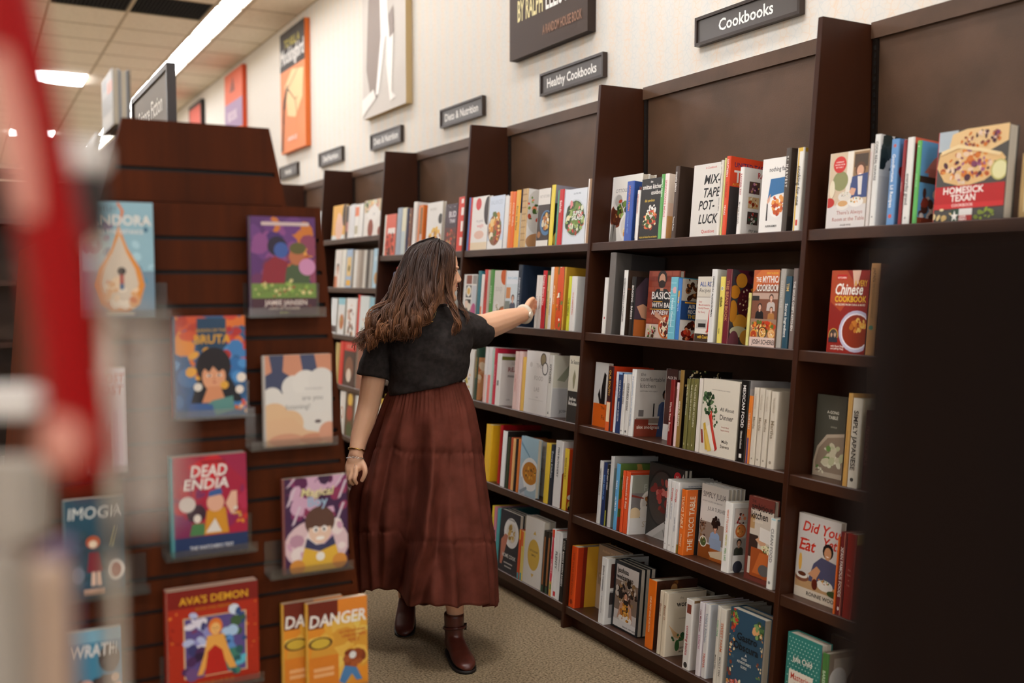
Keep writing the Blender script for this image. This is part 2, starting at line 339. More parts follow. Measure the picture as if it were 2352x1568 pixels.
canvas(8.27, 9.01, 2.61, 3.67, 'd56a2c', 'orange canvas with a dark top band and bare branches', [('p', [(0, .68), (1, .68), (1, 1), (0, 1)], '2c221b'), ('t', 'TO KILL A', .5, .86, .07, 'b3a23a', .8), ('t', 'Mockingbird', .5, .735, .13, 'e9e4dd', .94), ('p', [(.3, .30), (.62, .26), (.9, .40), (.95, .62), (.5, .66), (.2, .55)], 'efc28e'), ('l', [(.05, .02), (.12, .25), (.14, .42), (.30, .55)], .035, '2c1d14'), ('l', [(.16, .36), (.32, .52), (.62, .40), (.70, .42)], .02, '2c1d14'), ('l', [(.34, .52), (.55, .58), (.75, .64)], .012, '4a3020'), ('l', [(.62, .40), (.70, .28)], .010, '4a3020'), ('t', 'HARPER LEE', .5, .085, .035, 'f3dcd2', .6)], 'e08552')
canvas(10.42, 11.20, 2.62, 3.69, 'c9481f', 'orange and lilac blurred canvas, second from the far end', [('p', [(0, .0), (.55, 0), (.55, .42), (0, .42)], 'f4e4d2'), ('p', [(0, .42), (1, .42), (1, .70), (0, .70)], '9a7f9c'), ('t', 'BOOK', .45, .52, .10, 'd5c3c8', .7), ('p', [(.3, .80), (.5, .95), (.6, .80)], '7a3a20')], 'd4603a')
canvas(12.45, 13.2, 2.62, 3.66, '1b1210', 'small far canvas with black edge and red face', [('p', [(.06, .05), (.94, .05), (.94, .95), (.06, .95)], 'c4513d'), ('l', [(.2, .3), (.5, .6), (.8, .4)], .03, '5a2318')], '2a1a14')
# ================================================================ books
def T(txt, u, v, h, c, w=None, al='c', bold=.012, sh=0.): return ('T', txt, u, v, h, c, w, al, bold, sh)
def R(u0, v0, u1, v1, c): return ('R', u0, v0, u1, v1, c)
def E(u, v, r, c, ry=None): return ('E', u, v, r, ry or r, c)
def B(u, v, r, n, pal, seed=1, ry=None, sz=.28): return ('B', u, v, r, ry or r, n, pal, seed, sz)
def P(pts, c): return ('P', pts, c)
def PL(u, v, r, rim, inn, n, pal, seed=1): return [E(u, v, r, rim), E(u, v, r * .82, inn), B(u, v, r * .62, n, pal, seed)]
def PER(u, v, s, hair, skin, shirt):                     # a small printed figure: shoulders at v, s = head radius in widths
    return [('P+', u, v, s, [(-2.2, -3.2), (-2.0, -.6), (-1.2, .1), (1.2, .1), (2.0, -.6), (2.2, -3.2)], shirt), ('P+', u, v, s, [(-.4, -.2), (-.4, .6), (.4, .6), (.4, -.2)], skin), ('P+', u, v, s, [(1.16 * math.cos(t * .524), 1.75 + 1.28 * math.sin(t * .524)) for t in range(12)], hair), ('P+', u, v, s, [(.78 * math.cos(t * .524), 1.45 + 1.02 * math.sin(t * .524)) for t in range(12)], skin), ('P+', u, v, s, [(-.35, 1.0), (.35, 1.0), (.15, .84), (-.15, .84)], 'f4ece4')]
FD = ['b5541f', 'd98a2b', '8a2f12', 'e7c27a', '5d6b2a', 'c23a1e', 'f0e2c4']; GRN = ['3f5a24', '6f8a3a', '28401c', '9ab060', 'b0462c', 'e7dcae']; BRN = ['6a3a1c', '8f5a2c', '3f2212', 'b98a55', '5a2c16']; BEAN = ['d8902e', 'c47a22', '5a1c28', 'e6b45a', 'cfc9a8', '3a1620']
RED = ['a32618', 'd0432a', '7a1a12', 'e98a5a', '4a2014']; PST = ['e9c9b8', 'f1e6d8', 'd9a08a', 'c9d4d0', 'e8b57a']; DRK = ['2a1c16', '4a3022', '6a4a30', '1a1210', '8a6a44']; PUR = ['5a2a4a', '8a4a6a', 'c98aa0', '3a1a3a', 'e0b070']
def draw(mb, art, W, H, P3, eps):
    """print flat shapes on a cover: W x H metres, P3(x, z, layer) -> point"""
    k = 1
    flat = []
    for a in art: flat.extend(a) if isinstance(a, list) else flat.append(a)
    def poly(pts, c, dk=1.):
        nonlocal k
        pts = [(min(max(x, 0), W), min(max(z, 0), H)) for x, z in pts]
        mb.add([P3(x, z, k * eps) for x, z in pts], [tuple(range(len(pts)))], colr(c)); k += dk
    for a in flat:
        t = a[0]
        if t == 'T':
            _, s, u, v, h, c, w, al, bold, sh = a
            put_text(mb, s, lambda x, z: P3(min(max(x, .001), W - .001), min(max(z, .001), H - .001), k * eps), u * W, v * H, h * H, colr(c), w * W if w else None, al, bold, sh); k += 1
        elif t == 'V':                                    # upright lettering, read upward (d=1) or downward (d=-1)
            _, tx, u, v0, v1, hw, c, dr = a; gv, fs = glyphs(tx, .012, 0.); sc_ = (v1 - v0) * H / gv[:, 0].max(); sy = hw * W / .70
            mb.add([P3(u * W - dr * (y * sy - hw * W / 2), (v0 * H + x * sc_) if dr > 0 else (v1 * H - x * sc_), k * eps) for x, y in gv], fs, colr(c)); k += 1
        elif t == 'R': poly([(a[1] * W, a[2] * H), (a[3] * W, a[2] * H), (a[3] * W, a[4] * H), (a[1] * W, a[4] * H)], a[5])
        elif t == 'P': poly([(u * W, v * H) for u, v in a[1]], a[2])
        elif t == 'P+': poly([(a[1] * W + p[0] * a[3] * W, a[2] * H + p[1] * a[3] * W) for p in a[4]], a[5])
        elif t == 'E': poly([(a[1] * W + a[3] * W * math.cos(i * .2618), a[2] * H + a[4] * W * math.sin(i * .2618)) for i in range(24)], a[5])
        elif t == 'B':
            _, u, v, rx, ry, n, pal, seed, sz = a; rn = random.Random(seed * 77 + n)
            for i in range(n):
                th = rn.uniform(0, 6.283); q = math.sqrt(rn.random()); cx, cz = u * W + rx * W * q * math.cos(th), v * H + ry * W * q * math.sin(th)
                r1 = min(rx, ry) * W * sz * rn.uniform(.5, 1.25); r2 = r1 * rn.uniform(.45, 1); ro = rn.uniform(0, 3.14)
                poly([(cx + r1 * math.cos(f * .785) * math.cos(ro) - r2 * math.sin(f * .785) * math.sin(ro), cz + r1 * math.cos(f * .785) * math.sin(ro) + r2 * math.sin(f * .785) * math.cos(ro)) for f in range(8)], rn.choice(pal), .3)
def make_book(name, W, Tk, H, fc, sc, art=(), spine=(), st=None, hard=True, sx=None):
    """spine at x=0, front cover at y=0 facing -y, standing on z=0.  Returns the Empty with its cover and pages."""
    e = empty(name); m = MB(); b = .0026 if hard else .0007; ov = .003 if hard else .0005; b = min(b, Tk * .2); r = min(.005, Tk * .42)
    N = 4
    out = [(W, 0)] + [(r - r * math.sin(q * math.pi / 2 / N), r - r * math.cos(q * math.pi / 2 / N)) for q in range(N + 1)] + [(r - r * math.cos(q * math.pi / 2 / N), Tk - r + r * math.sin(q * math.pi / 2 / N)) for q in range(N + 1)] + [(W, Tk)]
    inn = [(W, Tk - b), (b + .001, Tk - b), (b + .001, b), (W, b)]
    fcol, scol = colr(fc), colr(sc); n = len(out)
    ip = [(W, b)] + [(max(p[0], b + .001), min(max(p[1], b), Tk - b)) for p in out[1:-1]] + [(W, Tk - b)]
    for z in (0, 1):
        pass
    v = [(x, y, 0) for x, y in out] + [(x, y, H) for x, y in out] + [(x, y, 0) for x, y in ip] + [(x, y, H) for x, y in ip]
    k = len(m.v); m.v.extend(v)
    def q(f, c, s=False): m.f.append(tuple(k + i for i in f)); m.c.append(c); m.sm.append(s); m.mi.append(0)
    for i in range(n - 1):
        c = fcol if i == 0 or i == n - 2 else scol
        q((i + 1, i, n + i, n + i + 1), c, 0 < i < n - 2 and False)
        q((n + i, 3 * n + i, 3 * n + i + 1, n + i + 1), c); q((i, i + 1, 2 * n + i + 1, 2 * n + i), c); q((2 * n + i, 2 * n + i + 1, 3 * n + i + 1, 3 * n + i), c)
    for i in (0, n - 1): q((i, 2 * n + i, 3 * n + i, n + i), fcol)
    eps = .00003
    if art: draw(m, art, W - r, H, lambda x, z, o: (x + r, -o, z), eps)
    sp = lambda s, z, o: (-o, Tk * (1 - s), z)
    if spine: draw(m, spine, Tk - 2 * r, H, lambda x, z, o: (-o, Tk - r - x, z), eps)
    if st:
        for one in st.split('|'):
            t, c, v1, v0 = (one.split('@') + ['.9', '.25'])[:4] if one.count('@') < 3 else one.split('@')
            v1, v0 = float(v1), float(v0); hh = min((Tk - 1.0 * r) * .55, .016); L = (v1 - v0) * H
            gv, _ = glyphs(t, .015, 0.); wd = gv[:, 0].max() * hh / .70
            if wd > L: hh *= max(L / wd, .55)
            ss = min(1., L / max(gv[:, 0].max() * hh / .70, 1e-6))
            g, fs = glyphs(t, .015, 0.); s_ = hh / .70
            m.add([(-eps * 30, Tk / 2 - (y * s_ - hh / 2), v1 * H - x * s_ * ss) for x, y in g], fs, colr(c))
    m.build('cover', PRINT, e)
    if Tk - 2 * b > .001:
        MB().box((b + .0012, b + .0002, ov), (W - ov, Tk - b - .0002, H - ov)).build('pages', PAPER, e)
    return e
SHN = ['top shelf', 'second shelf', 'third shelf', 'fourth shelf', 'bottom shelf', 'sixth shelf']
BAYN = dict(A='of the rightmost bookcase', B='under the Cookbooks sign', C='under the Healthy Cookbooks sign', D='behind the woman', E='left of the woman', G='beside the display fixture')
CUR = []
def b(kind, xl, xr, yt, fc, sc, desc, art=(), st=None, **o): CUR.append(dict(k=kind, xl=xl, xr=xr, yt=yt, fc=fc, sc=sc, desc=desc, art=art, st=st, **o))
def yat(px, A):                                           # where along the wall the point A + (0, y, 0) shows in column px
    A = A - np.array([0, 0, EYE]); g = (px - 1176) / F
    return (g * (A @ BZ) - A @ BX) / (BX[1] - g * BZ[1])
def hat(P0, U, yt):
    P0 = P0 - np.array([0, 0, EYE]); g = (yt - 784) / F
    return (g * (P0 @ BZ) - P0 @ BY) / (U @ BY - g * (U @ BZ))
def flush(bay, k):
    global CUR
    SZ = SHZE if bay in 'EG' else SHZ; S = shelf_org(k, SZ); far = {'A': UY[1], 'B': UY[2], 'C': UY[3], 'D': UY[4], 'E': UY[5], 'G': UY[6]}[bay] - .011; near_ = {'A': UY[0], 'B': UY[1], 'C': UY[2], 'D': UY[3], 'E': UY[4], 'G': UY[5]}[bay] + .011
    avail = (2.578 - S[0]) / CS - .004; rn = random.Random(ord(bay) * 7 + k); placed = []
    CUR = [dict(r, i=i) for i, r in enumerate(CUR)]
    for r in sorted(CUR, key=lambda r: (r['k'] == 'F', -r['i'])):   # spine-out books first, then the face-out ones between them
        d = r.get('d'); T_ = r.get('t', .022); n = r.get('n', 1); F_ = r['k'] == 'F'
        if d is None and r.get('yb'):
            q = ray(r['xl'], r['yb']); nrm = E_UP; A = S - np.array([0, 0, EYE]); t_ = (A @ nrm) / (q @ nrm); d = float((q * t_ - A) @ E_IN)
        if d is None: d = .003 + rn.uniform(0, .006)
        d = min(max(d, .002), avail - .06)
        def place(d):
            A = S + E_IN * d; yl, yr = yat(r['xl'], A), yat(r['xr'], A)
            o = A + E_UP * .0004; o[1] = yl; h = min(max(float(hat(o, E_UP, r['yt'])), .12), .33 if k == 0 else (SZ or SHZ)[k - 1] - S[2] - .042)
            D = n * T_ if F_ else min(r.get('D', .77 * h), avail - d - .002)
            return o, yl, yr, h, D
        def bounds(d0, d1):                               # free run along the shelf for this depth, between the neighbours in reading order
            q = [p for p in placed if p[2] < d1 + .008 and p[3] > d0 - .008]
            return max([near_] + [p[1] for p in q if p[4] > r['i']]), min([far] + [p[0] for p in q if p[4] < r['i']])
        org, Yl, Yr, H, D = place(d)
        if F_:                                            # a face-out book ends where its neighbours begin: find the depth at which it fits
            best = None; w0 = Yl - Yr
            for k_ in range(70):
                for dd in ((d + .004 * k_, d - .004 * k_) if k_ else (d,)):
                    if dd < .002 or dd > avail - n * T_ - .003: continue
                    o, yl, yr, h, D = place(dd); lo, hi = bounds(dd, dd + D)
                    miss = max(0, lo + .0012 - yr) / w0 + max(0, yl - hi + .0012) / w0 + abs(dd - d) * .6
                    if best is None or miss < best[0]: best = (miss, dd)
            d = best[1]; org, Yl, Yr, H, D = place(d)
        lo, hi = bounds(d, d + D); Yr = max(Yr, lo + .0012); Yl = min(Yl, hi - .0012)
        if Yl - Yr < .004: Yr = Yl - .005
        if F_ and Yl - Yr < .03: print('NARROW', bay, k, r['desc'], round(Yl - Yr, 3), round(d, 3))
        if not F_ and Yl - Yr < .006: print('THIN', bay, k, r['desc'], round(Yl - Yr, 3))
        org[1] = Yl; placed.append((Yr, Yl, d, d + D, r['i'])); wd = Yl - Yr
        up = Matrix(((0, E_IN[0], E_UP[0]), (-1, E_IN[1], E_UP[1]), (0, E_IN[2], E_UP[2])))
        org = org.copy()
        suf = f" on the {'fifth shelf' if bay == 'E' and k == 4 else SHN[k]} {BAYN[bay]}"; grp = 'books' + suf
        if r['k'] == 'F':
            for c in range(n):
                if d + (c + 1) * T_ > avail: break
                e = make_book('book', wd, T_ - .0005, H, r['fc'], r['sc'], r['art'] if c == 0 else [], r.get('sp', ()), r['st'], r.get('hard', True))
                e.matrix_world = Matrix.Translation(Vector(org + E_IN * (T_ * c))) @ up.to_4x4()
                tag(e, r['desc'] + suf if c == 0 else ['', 'second', 'third', 'fourth', 'fifth'][c] + ' copy behind the ' + r['desc'].split(',')[0]+ suf.replace('under the Cookbooks sign', 'by Cookbooks').replace('under the Healthy Cookbooks sign', 'by Healthy Cookbooks'), 'book', grp)
        else:
            e = make_book('book', D, wd - .0004, H, r['fc'], r['sc'], r['art'], r.get('sp', ()), r['st'], r.get('hard', True))
            o2 = org.copy(); o2[1] = Yr
            e.matrix_world = Matrix.Translation(Vector(o2)) @ (up @ Matrix.Rotation(math.pi / 2, 3, 'Z')).to_4x4()
            tag(e, r['desc'] + suf, 'book', grp)
    CUR = []
# ---------------------------------------------------------------- middle bay (under the Cookbooks sign)
b('F', 1397, 1466, 408, 'e5e0d6', 'e5e0d6', 'white face-out book, bowls of food', [T('OTTOLENGHI', .12, .76, .055, '6a6660', .8, 'l', 0), T('SIMPLE', .55, .69, .055, '4a4642', .5, 'l', 0), *PL(.2, .42, .24, '7a3a20', '4a2014', 14, BRN, 3), E(.22, .62, .16, 'cfcac2'), E(.24, .64, .12, 'a8a49c'), B(.42, .55, .2, 16, GRN, 5), *PL(.75, .5, .24, '2e4a2c', '3f6a34', 10, GRN, 2), *PL(.62, .25, .3, 'efeae2', 'e0d9cd', 16, FD, 4), P([(.0, 0), (.25, .05), (.2, .28), (.05, .3)], '8a847c'), P([(.1, .02), (.16, .3), (.12, .3)], '2a2420')], n=2, t=.034)
b('S', 1431, 1447, 417, 'B', '3a59a8', 'blue book with orange lettered cover', [T('JACQUES', .12, .86, .06, 'e88a3a', .8, 'l'), T('COOKING', .12, .77, .055, '8fb0dd', .8, 'l', 0), R(.08, .05, .95, .72, 'dfe6ea'), E(.4, .6, .2, '8ab4cc'), B(.5, .25, .35, 18, FD, 8)], 'JACQUES PEPIN@e88a3a@.93@.5|COOKING MY WAY@7ea3dd@.48@.12')
b('S', 1456, 1462, 437, '6a1c1c', 'ece6dc', 'thin white book with red spine lettering', [R(0, .3, 1, 1, 'd8d2c8')], 'COLLEEN COOKS@b8332b@.92@.3')
b('F', 1464, 1514, 413, '191512', '191512', 'black face-out book with tomato salad photo', [T('the', .5, .93, .035, 'W'), T('smitten kitchen', .06, .83, .075, 'W', .95, 'l', .03), T('cookbook', .5, .735, .07, 'W', .6, 'l', .03), T('deb perelman', .45, .62, .045, 'd9b53a', .5), E(.55, .3, .32, '3a3330', .1), B(.5, .32, .34, 40, ['c4452a', 'e0703a', 'd89a5a', 'a8321c'], 3, .3), B(.56, .47, .22, 16, ['f2efe8', 'dcd8cf', 'e8e4da'], 4), B(.5, .28, .3, 14, GRN, 6), T('recipes and wisdom from an obsessive', .04, .03, .035, 'd9b53a', .9, 'l')])
b('S', 1509, 1516, 400, '2f5a34', '62a85a', 'slim bright green spine', [], 'SIMPLY GREEN@dff0d8@.93@.4')
b('S', 1517, 1526, 399, 'ecdccc', 'f0e2da', 'blush pink spine with peach cover', [R(0, 0, 1, .35, 'e0a868'), R(0, .35, 1, .55, 'efd0ba'), E(.75, .3, .3, '4a2c20'), E(.75, .3, .22, 'c9884a')], 'SKINNYTASTE MEALS@d27a78@.9@.2')
b('S', 1540, 1549, 382, 'e9e4dc', '46342a', 'dark brown book with white mushroom cover', [R(0, 0, .42, 1, '35261d'), T('mostly', .48, .80, .06, '5a5450', .5, 'l'), T('Recipes', .48, .66, .035, '9a948c', .4, 'l', 0), T('Real Food', .48, .60, .03, '9a948c', .4, 'l', 0), E(.72, .38, .2, '2a2a20', .34), B(.72, .36, .18, 16, ['8fa03a', 'c3c85a', 'e6e2cc', '5a6a2c'], 6, .3), T('From the', .48, .05, .03, '9a948c', .4, 'l', 0)], 'mostly plants@f1ece2@.92@.48|Tracy Pollan@e2dacd@.3@.1')
b('F', 1582, 1650, 381, 'd9d3c9', 'd9d3c9', 'white face-out book, thick black brush title', [T('A Cookbook', .6, .93, .03, 'c4452f', .4), T('MIX-', .66, .72, .125, '100d0c', .56, 'c', .028, .22), T('TAPE', .68, .54, .125, '100d0c', .58, 'c', .028, .22), T('POT-', .52, .37, .125, '100d0c', .55, 'c', .028, .22), T('LUCK', .60, .18, .125, '100d0c', .66, 'c', .028, .22), T('Questlove', .62, .05, .045, 'c4382c', .5)])
b('S', 1643, 1652, 368, 'dcd6cc', 'e2dcd2', 'spine half black, half white', [], 'ERIC RIPERT@f2ede4@.94@.6|SEAFOOD SIMPLE@4a4642@.5@.1', sp=[R(0, .57, 1, 1, '14110f')])
b('S', 1652, 1656, 363, 'd8d488', 'd9d68c', 'very thin lime yellow spine', [], None)
b('S', 1656, 1665, 359, '3b3838', 'dc4a26', 'orange-red book with dark picnic cover', [R(0, .62, 1, 1, 'd94826'), T('UNITED TASTES', .08, .87, .06, '4a2a5a', .9, 'l', .02), T('TEXAS', .08, .68, .15, 'W', .9, 'l', .05), T('AUTHENTIC', .06, .635, .03, 'e8b53a', .8, 'l'), E(.62, .3, .42, '8a6a4a'), E(.62, .3, .36, 'd8cdb8'), B(.6, .3, .32, 26, BRN, 12)], 'SOUTHERN@f2e6d8@.96@.72|TASTES OF@b03018@.68@.42|TEXAS@f4ece0@.38@.2')
b('S', 1689, 1698, 384, 'e6e1d9', 'e9e4dc', 'white book with small food photo grid', [T('RACHAEL', .35, .86, .085, 'b5262a', .62, 'l', .02), R(.14, .62, .42, .8, '5a4238'), B(.28, .71, .11, 12, PUR, 2), R(.5, .66, .9, .8, '4a3a24'), B(.7, .73, .12, 12, FD, 3), R(.14, .4, .42, .57, 'd9b888'), B(.28, .49, .12, 14, FD, 6), R(.5, .24, .9, .63, '2a201c'), B(.7, .3, .14, 14, RED, 8), R(.14, .16, .42, .35, '4a3a34'), B(.28, .25, .12, 14, ['2f6a4a', 'b03028', 'd8d4cc'], 8), R(.5, .12, .9, .2, '8a2a24'), T('my year in meals', .2, .05, .05, '3a3632', .7, 'l', 0, .3)], 'RACHAEL RAY@b5262a@.9@.55|My year in meals@8a847c@.48@.12')
b('F', 1740, 1794, 367, 'e9e5dd', 'e9e5dd', 'white face-out book, blue shirt and pasta photo', [T('nothing fancy', .3, .82, .06, '1c1a18', .9, 'l'), R(.28, .16, 1, .73, 'e8e4de'), P([(.3, .45), (.38, .72), (1, .73), (1, .52), (.6, .5)], '2a6a9c'), P([(.28, .44), (.42, .52), (.4, .42), (.3, .38)], 'd9a58a'), E(.72, .34, .34, 'f0ece6'), B(.74, .36, .27, 44, ['c4541c', 'd9752a', 'b03a18', 'e69a4a'], 5, .3), P([(.28, .16), (.28, .4), (.33, .38), (.34, .16)], '1c1816'), T('ALISON ROMAN', .28, .07, .03, '2a2624', .5, 'l')])
b('S', 1792, 1803, 340, '3a2c22', '4a4038', 'charcoal brown book with herb salad cover', [E(.55, .86, .4, '8a7060'), B(.5, .82, .3, 24, GRN, 9), B(.55, .4, .4, 30, RED, 5), R(0, 0, 1, .18, '241a14')], 'H A R V E S T@f4efe6@.8@.28', sp=[R(.2, .88, .8, .9, 'b8b0a4'), R(.2, .85, .8, .86, 'b8b0a4')])
b('S', 1818, 1834, 340, 'dcd8d0', 'e2ded6', 'white spine with yellow edge, last at right', [R(0, .95, 1, 1, 'd9b13a'), B(.5, .5, .4, 20, FD, 3)], 'cooking for one@2c2826@.78@.3', sp=[R(0, 0, .3, 1, 'd9b13a'), R(.3, .955, 1, 1, 'd9b13a'), R(.4, .06, .85, .13, 'c8402c')])
flush('B', 0)
b('S', 1380, 1389, 637, 'd9d4ca', 'e2ddd4', 'thin white spine at the left end', [], None, sp=[E(.75, .28, .3, 'b8302a')])
b('S', 1389, 1402, 580, '433d3a', '6f6862', 'tall grey slip-cased book', [R(0, 0, .3, 1, '5c5651'), T('R', .30, .66, .085, 'a8683c', .3, 'c', 0), T('G', .30, .50, .085, 'a8683c', .3, 'c', 0), T('R', .30, .34, .085, 'a8683c', .3, 'c', 0)], None, D=.25)
b('S', 1423, 1431, 620, '4a382c', 'e6e2da', 'white spine with black capitals, brown cover', [T('RECIPES', .0, .7, .02, 'c4622c', .3, 'l')], "GORDON RAMSAY'S UNCHARTED@2a2624@.88@.2")
b('S', 1442, 1451, 635, '1c1715', '161210', 'black spine with bold white capitals', [R(0, 0, 1, .28, 'b5622a'), P([(0, .28), (.0, .8), (.25, 1), (.45, 1), (.3, .5), (.5, .3)], '4a3a44'), P([(.05, .5), (.22, .55), (.5, .45), (.85, .44), (.9, .3), (.5, .26), (.2, .32)], 'd09a78'), P([(.4, .26), (.95, .14), (1, .2), (.6, .3)], 'b8b4b0'), T('BINGING', .45, .80, .10, 'W', .9, 'l', .03), R(.45, .7, .9, .715, 'W'), T('BABISH', .42, .52, .11, 'W', .9, 'l', .03)], 'BINGING | BABISH@W@.85@.14'.replace(' | ', ' : '))
b('F', 1480, 1552, 622, '8a3a28', '6a2a1e', 'brick red face-out book, bearded man and pizza', [R(0, .0, 1, .2, 'cbb8a8'), *[R(.0 + .22 * i + (.11 if j % 2 else 0), .22 + .078 * j, .2 + .22 * i + (.11 if j % 2 else 0), .285 + .078 * j, ['9c4a34', '7a3022', '8f4430'][(i * 3 + j * 5) % 3]) for j in range(10) for i in range(5)], *PER(.45, .72, .13, '2a1c18', 'c9967a', '1c1a1c'), R(.1, .42, .9, .43, 'd9a03a'), E(.45, .80, .11, '2a1c18', .08), T('BASICS', .14, .58, .105, 'W', .9, 'l', .03), R(.2, .535, .5, .545, 'd9a03a'), T('WITH BABISH', .16, .455, .07, 'W', .95, 'l', .02), T('ANDREW REA', .16, .345, .065, 'W', .95, 'l', .02), E(.66, .17, .24, 'c4652c'), E(.66, .17, .2, 'e9d9b8'), B(.66, .17, .17, 26, RED, 3), P([(.3, .4), (.6, .28), (.68, .22), (.5, .26), (.28, .32)], 'c9967a'), B(.2, .08, .16, 14, GRN, 3), B(.22, .03, .14, 8, RED, 9)])
b('S', 1531, 1547, 636, '3f90a8', '6fb6c4', 'sky blue banded spine', [R(0, .2, 1, .22, '9fd4da')], 'Double Delicious@e6f4f4@.66@.2', sp=[R(0, v / 10, 1, v / 10 + .008, 'a9d9de') for v in range(1, 10)] + [E(.75, .79, .4, 'd8a8a8')])
b('S', 1548, 1556, 639, 'c9beae', '3a76b8', 'slim blue spine, fryer food grid cover', [R(.0, .64, .62, 1, 'b8ad9c'), B(.3, .84, .26, 26, ['7a4a24', '5a2c12', 'a86a34', '3a1c0c'], 2), R(.62, .66, 1, 1, '6a2c14'), B(.82, .84, .2, 18, FD, 5), R(0, .33, 1, .64, '22406e'), R(.1, .60, .9, .625, 'd99a2b'), T('AIR FRY', .2, .52, .065, 'W', .85, 'l', .02), T('RECIPES', .2, .44, .06, 'W', .85, 'l', .02), T('THE PLANET', .2, .36, .06, 'e3b52b', .9, 'l', .02), R(0, 0, 1, .32, 'd9d0c4'), B(.5, .12, .4, 60, RED, 4, .3)], 'AIR FRYER@bcd4ea@.7@.1', sp=[R(.1, .6, .9, .8, 'd9a52b')])
b('F', 1592, 1628, 635, 'd2c9b8', 'b9b0a0', 'beige face-out book, slow cooker cover', [T('ALL RD', .14, .85, .07, '2c4a8a', .84, 'l', .03), T('Recipes', .12, .76, .06, '3a3632', .8, 'l', 0, .3), R(0, .68, 1, .69, '8a8070'), R(.0, .06, 1, .68, 'dcd5c9'), T('Easy', .15, .6, .03, 'b8453a', .5, 'l'), T('Mouth-watering', .15, .55, .03, 'b8453a', .8, 'l'), T('Family Dinners', .15, .50, .03, 'b8453a', .8, 'l'), T('for Every', .15, .44, .03, 'b8453a', .5, 'l'), R(.05, .2, .75, .34, 'b9b4ac'), R(.2, .22, .7, .28, '2a2624'), P([(.78, .14), (.95, .16), (.98, .46), (.88, .5)], 'c4302a'), R(0, 0, 1, .12, '3a2a20'), T('with Courtney', .2, .05, .05, 'e3b52b', .9, 'l', .02), B(.85, .14, .14, 10, RED, 4)])
b('S', 1623, 1635, 618, 'c9c6c0', 'dddad4', 'white spine with small black spaced letters', [], 'DINING IN  ALISON ROMAN@2c2a28@.9@.35')
b('S', 1644, 1656, 635, 'd9c35a', 'e3cf62', 'yellow spine with large black word and dot', [], 'delish@171412@.70@.26|recipes@3a3628@.22@.14', sp=[E(.5, .82, .42, 'e9e4d8'), E(.5, .82, .34, '2f86a8'), E(.5, .82, .2, 'e3b03a')])
b('S', 1656, 1669, 618, '413e42', '6a1c28', 'maroon spine with bean covered front', [B(.45, .9, .4, 9, ['3a1620', '5a2030'], 2, .3, .5), E(.22, .86, .13, 'd8902e'), E(.08, .7, .12, 'cf8426'), E(.5, .66, .1, 'd8902e', .15), E(.35, .56, .2, '5a1c28', .28), B(.36, .56, .16, 22, ['d8c9b0', '7a3a40', 'cdbb9c'], 4, .24, .12), E(.5, .36, .12, 'd8902e', .16), E(.24, .3, .17, 'd89a3a', .14), E(.06, .44, .1, 'c9842a', .2), E(.22, .17, .2, 'cfc9a8', .1), E(.42, .10, .16, 'dd9f42', .14), E(.7, .1, .1, 'd8902e', .16), E(.12, .03, .12, '7a4450', .2), E(.62, .02, .12, 'd0912f'), E(.85, .6, .14, 'b3b078', .2), E(.8, .4, .12, '2c2a30')], 'THE BEAN BOOK@c98a58@.85@.3', hard=False)
b('S', 1710, 1716, 672, 'd9d08a', 'd9cf7e', 'short thin pale yellow spine', [], 'NEW RULES@3a3a20@.9@.2')
b('F', 1718, 1784, 620, '7a4a34', '5a2c1c', 'rust orange face-out book with feasting people', [R(0, .8, 1, 1, 'b5562a'), P([(0, .7), (0, .9), (.3, 1), (1, 1), (1, .92), (.4, .86)], 'c96a30'), T('GREAT & GOOD', .5, .945, .025, 'e3b52b', .45, 'l'), T('THE', .1, .845, .06, 'W', .2, 'l', .02), T('MYTHICAL', .36, .835, .085, 'W', .78, 'l', .04), T('COOKBOOK', .14, .725, .085, 'W', .9, 'l', .04), R(0, .62, 1, .70, 'b89a88'), *PER(.32, .46, .075, '2a1a14', 'd0a088', '1c1616'), *PER(.75, .58, .075, '4a3024', 'd0a088', 'c0b4ac'), *PER(.78, .44, .06, '6a4428', 'd0a088', 'a8723c'), R(0, .60, .28, .66, '2a2420'), R(0, .12, 1, .36, '9a7a64'), B(.5, .26, .48, 70, FD, 3, .14, .45), *PL(.15, .15, .14, 'd8902e', 'a83a1c', 10, FD, 7), *PL(.5, .18, .17, '3a2a20', 'd9a55a', 12, FD, 8), *PL(.85, .17, .15, 'c97a3a', 'e0b47a', 10, FD, 9), R(0, 0, 1, .12, 'd9bfb2'), T('JOSH SCHERER', .1, .03, .06, '231c18', .95, 'l', .03)])
b('S', 1780, 1792, 617, 'a09a92', 'a9a39a', 'light grey spine with faint letters', [], 'GLUTEN FREE@c9c4bb@.85@.3')
b('S', 1793, 1806, 634, '24485a', '2a4c5c', 'dark teal spine with white script', [], 'TIM@d9b46a@.9@.72|Secret Ingredient@ece8e0@.62@.14')
b('S', 1809, 1820, 616, '6a5a55', '756660', 'mauve grey spine with white capitals', [], "THE SIOUX CHEF'S KITCHEN@efeae2@.84@.12")
flush('B', 1)
b('F', 1358, 1389, 831, 'd6d2ca', 'd6d2ca', 'white and orange face-out book, dark hand', [R(0, 0, 1, .36, 'e0661c'), P([(.55, .36), (.55, .62), (.7, .86), (.86, .82), (.85, .36)], '1c1816'), P([(.3, .5), (.42, .6), (.6, .36), (.45, .36)], '241e1a'), T('The', .72, .28, .05, '7a2c10', .3), T('Fu', .78, .12, .07, '7a2c10', .25)], yb=974)
b('S', 1387, 1399, 840, 'c93c16', '3a1214', 'dark maroon spine with yellow letters', [R(0, 0, .0, 1, 'b8351a')], 'OUR SOUTH@e0a43a@.94@.55', sp=[R(0, 0, 1, .45, 'd8602c'), R(.1, .14, .9, .44, 'e6cfa6')])
